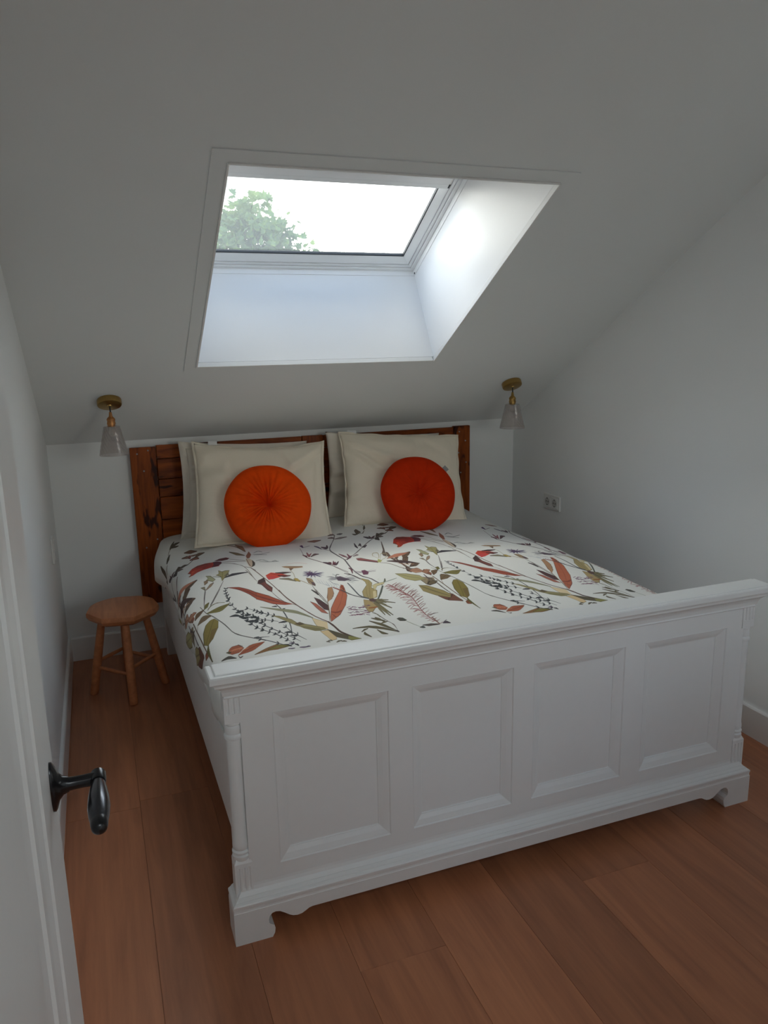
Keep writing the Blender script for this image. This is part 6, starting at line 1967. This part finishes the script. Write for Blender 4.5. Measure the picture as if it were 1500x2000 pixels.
make_pillow('oatmeal pillow with a wide flange behind the left round cushion, against the headboard', (0.850, -0.205, 0.655), (R(-9), R(2.9), R(-3)), 0.60, 0.436, 0.046, 2, flange=0.034, mat=M_LINEN2)
make_pillow('greyish linen pillow half hidden between the two front pillows', (1.625, -0.205, 0.652), (R(-9), R(3.6), R(-3)), 0.665, 0.474, 0.05, 5,
            folds=((-1, -0.05, -0.5, 0.05, 0.016, 0.16), (-1, -0.45, -0.5, -0.4, 0.014, 0.14)), mat=M_LINEN2)
make_pillow('oatmeal pillow leaning behind the left orange cushion', (0.888, -0.505, 0.650), (R(-33), R(2.2), R(-7.0)), 0.665, 0.556, 0.076, 3,
            flange=0.009, folds=((0.45, 0.35, 0.98, 0.86, 0.016, 0.13), (0.72, -0.9, 0.86, 0.5, 0.009, 0.08), (-0.55, -0.6, -0.5, 0.5, 0.006, 0.09), (0.3, 0.85, 0.42, 0.4, 0.006, 0.09)), tagpos=(-0.235, 0.543, 0.045, 0.022), sag=0.026)
make_pillow('oatmeal pillow leaning behind the right red-orange cushion, creased at its top left corner', (1.668, -0.440, 0.648), (R(-28), R(4.0), R(-6.5)), 0.680, 0.527, 0.078, 4,
            flange=0.006, folds=((-0.95, 0.75, -0.35, 0.35, 0.017, 0.13), (-0.95, 0.68, -0.45, 0.12, 0.014, 0.10), (-0.9, 0.55, -0.25, -0.15, 0.009, 0.10), (0.1, 0.3, 0.2, 0.7, 0.008, 0.1), (0.5, 0.75, 0.75, 0.5, 0.007, 0.1)), tagpos=(-0.27, 0.520, 0.05, 0.020), sag=-0.004)

# ================================================================ ROUND CUSHIONS
def velvet(name, col, edge):
    m, t, b = new_mat(name)
    setin(b, 'Roughness', 0.75); setin(b, 'Specular IOR Level', 0.04)
    setin(b, 'Sheen Weight', 0.22); setin(b, 'Sheen Roughness', 0.35); setin(b, 'Sheen Tint', (*edge, 1))
    n = noise(t, 26, 4.0, 0.6)
    r = N(t, 'ShaderNodeValToRGB')
    r.color_ramp.elements[0].position = 0.3; r.color_ramp.elements[0].color = (*(c * 0.86 for c in col), 1)
    r.color_ramp.elements[1].position = 0.7; r.color_ramp.elements[1].color = (*col, 1)
    t.links.new(n.outputs['Fac'], r.inputs[0]); t.links.new(r.outputs[0], b.inputs['Base Color'])
    n2 = noise(t, 900, 1.0)
    bump(t, b, n2.outputs['Fac'], 0.15, 0.002)
    return m
M_ORANGE = velvet('orange_velvet', (0.88, 0.078, 0.005), (1.0, 0.30, 0.06))
M_RUST = velvet('red_orange_velvet', (0.58, 0.031, 0.004), (1.0, 0.18, 0.05))
def make_cushion(label, loc, rot, rad, mat, pleat, dimple, dimw, button, seam=None, tagang=None, bowl=0.014):
    root = empty('round_cushion', loc, rot)
    tag(root, label, 'cushion', 'round velvet cushions')
    nr, na = 60, 240
    bm = bmesh.new()
    H = 0.062
    def height(r, th, s_):
        q = min(r, 1.0)
        h = H * max(0.0, 1 - q ** 2.7) ** 0.52
        h -= dimple * math.exp(-(r / dimw) ** 1.6) + bowl * math.exp(-(r / 0.42) ** 2)
        if pleat and s_ < 0:
            am = pleat(th) * math.exp(-((r - 0.30) / 0.40) ** 2) * min(1, r / 0.08)
            h += am * (abs(math.sin(15.5 * th + 0.9 * math.sin(3 * th))) - 0.6) + am * 0.5 * math.sin(9 * th + 5 * r)
        if seam is not None and s_ < 0:
            d = (th - seam + math.pi) % (2 * math.pi) - math.pi
            h -= 0.010 * math.exp(-(d * max(r, 0.05) / 0.030) ** 2) * min(1, r / 0.2) * (1 - 0.6 * r)
        return max(h, 0.003)
    for s_ in (-1, 1):
        rows = []
        for k in range(1, nr + 1):
            u_ = k / nr; r = math.sin(u_ * math.pi / 2) if u_ > 0 else 0
            r = 0.35 * u_ + 0.65 * r
            rr = rad * r * (1 + 0.006 * math.sin(5 * 0) )
            row = []
            for i in range(na):
                th = 2 * math.pi * i / na
                wob = 1 + 0.008 * math.sin(3 * th + 1) + 0.006 * math.sin(7 * th)
                row.append(bm.verts.new((rr * wob * math.cos(th), s_ * height(r, th, s_), rr * wob * math.sin(th))))
            rows.append(row)
        c_ = bm.verts.new((0, s_ * height(0, 0, s_), 0))
        for i in range(na):
            bm.faces.new([c_, rows[0][i], rows[0][(i + 1) % na]])
        for a_, b__ in zip(rows, rows[1:]):
            for i in range(na):
                bm.faces.new([a_[i], b__[i], b__[(i + 1) % na], a_[(i + 1) % na]])
    bmesh.ops.remove_doubles(bm, verts=bm.verts, dist=0.0004)
    mesh_obj('cover', bm, mat, root, smooth=True)
    bm = bmesh.new()
    pts = []
    segs = 96
    rings = []
    for i in range(segs):
        th = 2 * math.pi * i / segs
        wob = 1 + 0.008 * math.sin(3 * th + 1) + 0.006 * math.sin(7 * th)
        c_ = Vector((rad * wob * math.cos(th), 0, rad * wob * math.sin(th))); d_ = Vector((math.cos(th), 0, math.sin(th)))
        rings.append([bm.verts.new(c_ + d_ * 0.003 * math.cos(p_) + Vector((0, 1, 0)) * 0.003 * math.sin(p_)) for p_ in [k * math.pi / 3 for k in range(6)]])
    for i in range(segs):
        a_, b__ = rings[i], rings[(i + 1) % segs]
        for k in range(6):
            bm.faces.new([a_[k], a_[(k + 1) % 6], b__[(k + 1) % 6], b__[k]])
    mesh_obj('piping', bm, mat, root, smooth=True)
    if button:
        yb = -height(0, 0, -1)
        bm = bmesh.new()
        lathe(bm, [(0.001, button * 0.55), (button * 0.5, button * 0.48), (button * 0.85, button * 0.25), (button, 0.0), (button * 0.85, -0.010)], 24, axis_tf((0, yb - 0.005, 0), (0, -1, 0)))
        mesh_obj('button', bm, mat, root, smooth=True)
    if tagang is not None:
        d_ = Vector((math.cos(tagang), 0, math.sin(tagang))); s_ = Vector((-d_.z, 0, d_.x))
        bm = bmesh.new()
        prism(bm, [d_ * (rad - 0.004) - s_ * 0.016 + Vector((0, -0.001, 0)), d_ * (rad + 0.022) - s_ * 0.016 + Vector((0, -0.004, 0)), d_ * (rad + 0.022) + s_ * 0.014 + Vector((0, -0.004, 0)), d_ * (rad - 0.004) + s_ * 0.014 + Vector((0, -0.001, 0))], (0, 0.0016, 0))
        o = mesh_obj('label_tag', bm, M_TAGG, root); o['label'] = 'small grey sewn-in label'
    return root
pl_left = lambda th: 0.017 * (0.42 + 0.58 * max(0.0, math.cos(th - math.pi * 0.98)) + 0.35 * max(0.0, math.cos(th - 1.45)) ** 6)
make_cushion('bright orange velvet round cushion pleated towards its deep centre, on the left pillow', (0.908, -0.520, 0.842), (R(-27), R(0), R(-5)), 0.2075, M_ORANGE, pl_left, 0.052, 0.105, 0.0, bowl=0.010)
make_cushion('red-orange velvet round cushion with a covered button and grey label, on the right pillow', (1.702, -0.515, 0.834), (R(-25), R(0), R(-4)), 0.2, M_RUST, (lambda th: 0.0030), 0.030, 0.20, 0.0165, seam=R(66), tagang=R(36))

# ================================================================ STOOL
st = empty('wooden_stool', (0.20, -0.476, 0))
tag(st, 'small round wooden stool with four splayed legs beside the bed', 'stool')
def spart(name, bm, parent=st, **kw):
    for v in bm.verts:
        v.co -= st.location
    return mesh_obj(name, bm, M_PINE, parent, **kw)
SZ = 0.42
bm = bmesh.new()
def seat_ring(k, z, rmax):
    out = []
    for i in range(48):
        a_ = 2 * math.pi * i / 48
        r_ = 0.163 * k
        x_, y_ = r_ * 1.0 * math.cos(a_), r_ * 1.06 * math.sin(a_)
        # chiselled flats around the rim
        for fa, fd in ((R(-100), 0.150), (R(-48), 0.150), (R(-150), 0.151), (R(10), 0.156), (R(170), 0.156), (R(80), 0.165)):
            d_ = x_ * math.cos(fa) + y_ * math.sin(fa)
            if d_ > fd * k:
                x_ -= (d_ - fd * k) * math.cos(fa); y_ -= (d_ - fd * k) * math.sin(fa)
        out.append(bm.verts.new((0.20 + x_, -0.497 + y_, z)))
    return out
rg_ = [seat_ring(0.80, SZ - 0.050, 0), seat_ring(0.93, SZ - 0.038, 0), seat_ring(1.0, SZ - 0.022, 0), seat_ring(1.0, SZ - 0.006, 0), seat_ring(0.985, SZ - 0.001, 0), seat_ring(0.96, SZ, 0)]
for a_, b_ in zip(rg_, rg_[1:]):
    for i in range(48):
        bm.faces.new([a_[i], a_[(i + 1) % 48], b_[(i + 1) % 48], b_[i]])
bm.faces.new(rg_[0]); bm.faces.new(rg_[-1])
spart('seat', bm, smooth=True, angle=25)
feet = [Vector((0.207, -0.660, 0)), Vector((0.366, -0.476, 0)), Vector((0.202, -0.300, 0)), Vector((0.036, -0.470, 0))]
cen = Vector((0.20, -0.490, 0))
tops = [Vector((cen.x + (f.x - cen.x) * 0.58, cen.y + (f.y - cen.y) * 0.58, SZ - 0.045)) for f in feet]
for f, tp in zip(feet, tops):
    bm = bmesh.new()
    d_ = (tp - f)
    tube(bm, [f, f + d_ * 0.02, f + d_ * 0.45, f + d_ * 0.75, tp], [0.0175, 0.0200, 0.0205, 0.0190, 0.0170], 10)
    for v in bm.verts:
        v.co.z = max(v.co.z, 0.0005)
    spart('leg', bm, smooth=True, angle=40)
for i in range(4):
    a_, b_ = i, (i + 1) % 4
    hgt = 0.43 if i % 2 == 0 else 0.36
    p = feet[a_].lerp(tops[a_], hgt); q = feet[b_].lerp(tops[b_], hgt)
    bm = bmesh.new()
    tube(bm, [p, p.lerp(q, 0.5), q], [0.0075, 0.0095, 0.0075], 8)
    spart('stretcher', bm, smooth=True, angle=50)

# ================================================================ CEILING LAMPS
m, t, b = new_mat('cut_lamp_glass')
t.nodes.remove(b)
tr = N(t, 'ShaderNodeBsdfTransparent'); setin(tr, 'Color', (0.93, 0.91, 0.90, 1))
df = N(t, 'ShaderNodeBsdfTranslucent'); setin(df, 'Color', (0.78, 0.74, 0.73, 1))
dd = N(t, 'ShaderNodeBsdfDiffuse'); setin(dd, 'Color', (0.62, 0.58, 0.57, 1))
gl = N(t, 'ShaderNodeBsdfGlossy'); setin(gl, 'Roughness', 0.12)
x1 = N(t, 'ShaderNodeMixShader'); setin(x1, 0, 0.5); t.links.new(df.outputs[0], x1.inputs[1]); t.links.new(dd.outputs[0], x1.inputs[2])
x2 = N(t, 'ShaderNodeMixShader'); setin(x2, 0, 0.30); t.links.new(tr.outputs[0], x2.inputs[1]); t.links.new(x1.outputs[0], x2.inputs[2])
lw = N(t, 'ShaderNodeLayerWeight'); setin(lw, 'Blend', 0.4)
x3 = N(t, 'ShaderNodeMixShader'); t.links.new(lw.outputs['Facing'], x3.inputs[0]); t.links.new(x2.outputs[0], x3.inputs[1]); t.links.new(gl.outputs[0], x3.inputs[2])
mr = N(t, 'ShaderNodeMapRange'); setin(mr, 'To Min', 0.03); setin(mr, 'To Max', 0.35); t.links.new(lw.outputs['Facing'], mr.inputs['Value']); t.links.new(mr.outputs[0], x3.inputs[0])
t.links.new(x3.outputs[0], t.nodes['Material Output'].inputs['Surface'])
M_SHADE = m
m, t, b = new_mat('bulb_glass')
setin(b, 'Base Color', (0.75, 0.72, 0.68, 1)); setin(b, 'Roughness', 0.2)
M_BULB = m
NRM = Vector((0, math.sin(SL), math.cos(SL)))
def lamp(label, c, metal, rs):
    c = Vector(c)
    root = empty('ceiling_lamp', c)
    tag(root, label, 'lamp', 'brass lamps with cut glass shades')
    def lp(name, bm, mat, parent=root, **kw):
        return mesh_obj(name, bm, mat, parent, **kw)
    bm = bmesh.new()
    tf = axis_tf((0, 0, 0), -NRM)
    lathe(bm, [(0.052, 0.0), (0.0535, 0.003), (0.0535, 0.021), (0.052, 0.026), (0.047, 0.0285), (0.012, 0.029), (0.010, 0.033)], 40, tf)
    lp('canopy', bm, M_BRASS, smooth=True, angle=35)
    b0 = -NRM * 0.031
    bm = bmesh.new()
    tube(bm, [b0 + NRM * 0.004, b0 + Vector((0, 0, -0.010)), b0 + Vector((0.0008, 0, -0.030))], 0.0032, 10)
    lp('cord', bm, M_CORD, smooth=True)
    z0 = b0.z - 0.026
    ax = lambda p: Vector((b0.x + p.x, b0.y + p.y, z0 + p.z))
    bm = bmesh.new()
    lathe(bm, [(0.0048, 0), (0.0065, -0.003), (0.0065, -0.010), (0.0078, -0.012), (0.0078, -0.018), (0.0095, -0.021), (0.0165, -0.028), (0.0190, -0.034), (0.0190, -0.037), (0.0175, -0.039), (0.0175, -0.046), (0.0188, -0.048), (0.0188, -0.056), (0.0170, -0.058), (0.0170, -0.066)], 24, ax)
    lp('socket', bm, metal, smooth=True, angle=40)
    bm = bmesh.new()
    lathe(bm, [(0.0005, -0.112), (0.010, -0.108), (0.0150, -0.098), (0.0150, -0.090), (0.011, -0.078), (0.010, -0.066)], 20, ax)
    lp('bulb', bm, M_BULB, smooth=True)
    # pressed glass: diamond facets standing out of the shell
    bm = bmesh.new()
    nseg, nrow = 40, 13
    zt, zb = -0.066, -0.196
    rt_, rb_ = 0.034 * rs, 0.064 * rs
    rows = [[bm.verts.new(ax(Vector((0.018 * math.cos(2 * math.pi * i / nseg), 0.018 * math.sin(2 * math.pi * i / nseg), zt + 0.004)))) for i in range(nseg)]]
    for j in range(nrow):
        f = j / (nrow - 1)
        r_ = rt_ + (rb_ - rt_) * f
        z_ = zt + (zb - zt) * f
        rows.append([bm.verts.new(ax(Vector(((r_ + (0.0016 if (i + j) % 2 == 0 and j < nrow - 1 else 0)) * math.cos(2 * math.pi * i / nseg), (r_ + (0.0016 if (i + j) % 2 == 0 and j < nrow - 1 else 0)) * math.sin(2 * math.pi * i / nseg), z_)))) for i in range(nseg)])
    rows.append([bm.verts.new(ax(Vector(((rb_ - 0.003) * math.cos(2 * math.pi * i / nseg), (rb_ - 0.003) * math.sin(2 * math.pi * i / nseg), zb + 0.0005)))) for i in range(nseg)])
    rows.append([bm.verts.new(ax(Vector(((rt_ - 0.003) * math.cos(2 * math.pi * i / nseg), (rt_ - 0.003) * math.sin(2 * math.pi * i / nseg), zt - 0.002)))) for i in range(nseg)])
    for a_, b_ in zip(rows, rows[1:]):
        for i in range(nseg):
            bm.faces.new([a_[i], a_[(i + 1) % nseg], b_[(i + 1) % nseg], b_[i]])
    lp('glass_shade', bm, M_SHADE)
    return root
lamp('brass ceiling lamp with a cut glass shade, left of the headboard', (0.229, -0.405, 1.3748), M_COPPER, 1.0)
lamp('brass ceiling lamp with a cut glass shade near the right wall', (2.299, -0.420, 1.3835), M_BRASS, 1.06)

# ================================================================ SOCKET AND SWITCH
M_SOCK = plain('shaded_socket_plastic', (0.50, 0.49, 0.47), 0.4, nscale=20, nstr=0.0, var=0.0)
so = empty('power_outlet', (XR, -0.457, 0.700))
tag(so, 'white double power outlet on the right wall above the bed edge', 'outlet')
def local_box(name, boxes, mat, root, parent=None, bev=0.0):
    bm = bmesh.new()
    for lo, hi in boxes:
        bx(bm, lo, hi, bev=bev, seg=2)
    return mesh_obj(name, bm, mat, parent or root)
bm = bmesh.new()
bx(bm, (-0.012, -0.0815, -0.0425), (0.0, 0.0815, 0.0425), bev=0.003, seg=2)
mesh_obj('cover_plate', bm, M_PLASTIC, so)
for yc in (-0.0365, 0.0365):
    bm = bmesh.new()
    bx(bm, (-0.0145, yc - 0.031, -0.031), (-0.006, yc + 0.031, 0.031), bev=0.002)
    ins = mesh_obj('socket_insert', bm, M_PLASTIC, so)
    bm = bmesh.new()
    lathe(bm, [(0.0225, 0), (0.0225, 0.0008), (0.0205, 0.0010), (0.0200, 0.0002)], 28, axis_tf((-0.0144, yc, 0), (-1, 0, 0)))
    mesh_obj('socket_ring', bm, M_SOCK, ins, smooth=True, angle=30)
    bm = bmesh.new()
    for zz in (-0.0095, 0.0095):
        lathe(bm, [(0.0036, 0), (0.0036, 0.0006)], 10, axis_tf((-0.0147, yc + zz, 0), (-1, 0, 0)))
    bx(bm, (-0.0156, yc - 0.004, 0.0165), (-0.0144, yc + 0.004, 0.0215)); bx(bm, (-0.0156, yc - 0.004, -0.0215), (-0.0144, yc + 0.004, -0.0165))
    mesh_obj('holes', bm, M_SLOT, ins)
sw = empty('wall_switch', (XL, -0.445, 0.715))
tag(sw, 'white wall switch on the left wall above the stool', 'switch')
local_box('cover_plate', [((0, -0.042, -0.058), (0.009, 0.042, 0.058))], M_PLASTIC, sw, bev=0.003)
local_box('rocker', [((0.007, -0.029, 0.002), (0.0125, 0.029, 0.044))], M_PLASTIC, sw, bev=0.002)
local_box('rocker', [((0.007, -0.029, -0.044), (0.0125, 0.029, -0.002))], M_PLASTIC, sw, bev=0.002)

# ================================================================ TREE outside the skylight
m, t, b = new_mat('tree_leaf')
t.nodes.remove(b)
oi = N(t, 'ShaderNodeObjectInfo'); nz = noise(t, 2.5, 2.0)
r = N(t, 'ShaderNodeValToRGB')
r.color_ramp.elements[0].position = 0.35; r.color_ramp.elements[0].color = (0.065, 0.125, 0.075, 1)
r.color_ramp.elements[1].position = 0.68; r.color_ramp.elements[1].color = (0.16, 0.24, 0.075, 1)
t.links.new(nz.outputs['Fac'], r.inputs[0])
d1 = N(t, 'ShaderNodeBsdfDiffuse'); d2 = N(t, 'ShaderNodeBsdfTranslucent')
t.links.new(r.outputs[0], d1.inputs['Color']); t.links.new(r.outputs[0], d2.inputs['Color'])
mx = N(t, 'ShaderNodeMixShader'); setin(mx, 0, 0.45); t.links.new(d1.outputs[0], mx.inputs[1]); t.links.new(d2.outputs[0], mx.inputs[2])
t.links.new(mx.outputs[0], t.nodes['Material Output'].inputs['Surface'])
M_LEAF = m
M_BARK = plain('grey_tree_bark', (0.10, 0.085, 0.07), 0.95, nscale=12, nstr=0.5, var=0.25, ndist=0.02)
TC = Vector((2.36, 7.66, 2.50)); TR_ = Vector((0.98, 0.92, 1.20))
tree = empty('tree', (TC.x, TC.y, -3.0))
tag(tree, 'leafy green tree seen through the skylight', 'tree')
random.seed(21)
def tpart(name, bm, mat, **kw):
    for v in bm.verts:
        v.co -= tree.location
    return mesh_obj(name, bm, mat, tree, **kw)
bm = bmesh.new()
tube(bm, [(TC.x + 0.05, TC.y, -3.0), (TC.x - 0.02, TC.y + 0.02, -1.0), (TC.x + 0.03, TC.y, 1.2), (TC.x, TC.y, 2.4), (TC.x + 0.12, TC.y, 3.3)], [0.17, 0.14, 0.11, 0.06, 0.015], 12)
tpart('trunk', bm, M_BARK, smooth=True)
tips = []
for k in range(46):
    a_ = random.uniform(0, 2 * math.pi); e_ = math.asin(random.uniform(-0.55, 0.99)); f = random.uniform(0.55, 0.95)
    tips.append(TC + Vector((TR_.x * f * math.cos(e_) * math.cos(a_), TR_.y * f * math.cos(e_) * math.sin(a_), TR_.z * f * math.sin(e_))))
tips += [TC + Vector((0.30, 0, 1.14)), TC + Vector((-0.02, -0.1, 1.0)), TC + Vector((0.12, -0.3, 0.9)), TC + Vector((0.62, -0.2, 0.62)), TC + Vector((0.80, -0.1, 0.40)), TC + Vector((-0.25, -0.3, 0.82)), TC + Vector((0.35, -0.5, 0.6)), TC + Vector((-0.35, -0.2, 0.78)), TC + Vector((-0.6, -0.2, 0.6)), TC + Vector((0.1, -0.2, 0.75)), TC + Vector((0.45, -0.2, 0.78)), TC + Vector((-0.1, -0.4, 0.55)), TC + Vector((0.2, -0.4, 0.5)), TC + Vector((0.18, 0.0, 1.05))]
for k, tp in enumerate(tips[:40:2] + tips[46:]):
    bm = bmesh.new()
    s_ = Vector((TC.x + random.uniform(-0.03, 0.03), TC.y, min(2.0 + random.uniform(-0.4, 0.6), tp.z - 0.1)))
    md = s_.lerp(tp, 0.55) + Vector((0, 0, 0.08))
    tube(bm, [s_, md, tp], [0.028, 0.016, 0.005], 6)
    tpart('branch', bm, M_BARK, smooth=True)
LP = [(0, 0), (0.30, 0.10), (0.52, 0.34), (0.30, 0.42), (0.34, 0.66), (0.14, 0.62), (0, 1.0), (-0.14, 0.62), (-0.34, 0.66), (-0.30, 0.42), (-0.52, 0.34), (-0.30, 0.10)]
def leaf_verts(mat_, size):
    out = []
    for x_, y_ in LP:
        out.append(mat_ @ (Vector((x_, y_ - 0.1, -0.25 * abs(x_) - 0.12 * y_ * y_)) * size))
    return out
def leaf_xf(tp):
    p = tp + Vector((random.gauss(0, 0.13), random.gauss(0, 0.13), random.gauss(0, 0.10)))
    rot_ = Euler((random.uniform(-1.2, 1.2) + 0.5, random.uniform(-0.8, 0.8), random.uniform(0, 6.28)))
    return Matrix.Translation(p) @ rot_.to_matrix().to_4x4()
# the nearest, largest leaves are objects of their own, sharing one mesh
bm = bmesh.new()
vs = [bm.verts.new(p) for p in leaf_verts(Matrix.Identity(4), 1.0)]
for tri in ((0, 1, 3), (1, 2, 3), (0, 3, 5), (3, 4, 5), (0, 5, 6), (0, 6, 7), (0, 7, 9), (7, 8, 9), (0, 9, 11), (9, 10, 11)):
    bm.faces.new([vs[i] for i in tri])
lm = bpy.data.meshes.new('leaf'); bm.to_mesh(lm); bm.free(); lm.materials.append(M_LEAF)
LF = ((0, 1, 3), (1, 2, 3), (0, 3, 5), (3, 4, 5), (0, 5, 6), (0, 6, 7), (0, 7, 9), (7, 8, 9), (0, 9, 11), (9, 10, 11))
allxf = []
for tp in tips:
    for k in range(36):
        allxf.append((leaf_xf(tp), random.uniform(0.10, 0.16)))
vis_ = [q for q in allxf if q[0].translation.z > 2.9 and q[0].translation.x > 1.9]
vis_.sort(key=lambda q: q[0].translation.y)
near = vis_[:280]
nid = {id(q) for q in near}
for x_, s_ in near:
    o = bpy.data.objects.new('leaf', lm)
    COL.objects.link(o); o.parent = tree
    o.matrix_local = Matrix.Translation(-tree.location) @ x_ @ Matrix.Scale(s_, 4)
lv, lf = [], []
for q in allxf:
    if id(q) in nid:
        continue
    k0 = len(lv)
    lv += [tuple(p - tree.location) for p in leaf_verts(q[0], q[1])]
    lf += [tuple(k0 + i for i in f_) for f_ in LF]
me = bpy.data.meshes.new('foliage'); me.from_pydata(lv, [], lf); me.materials.append(M_LEAF)
fo = link(bpy.data.objects.new('foliage', me), tree)
fo['kind'] = 'stuff'
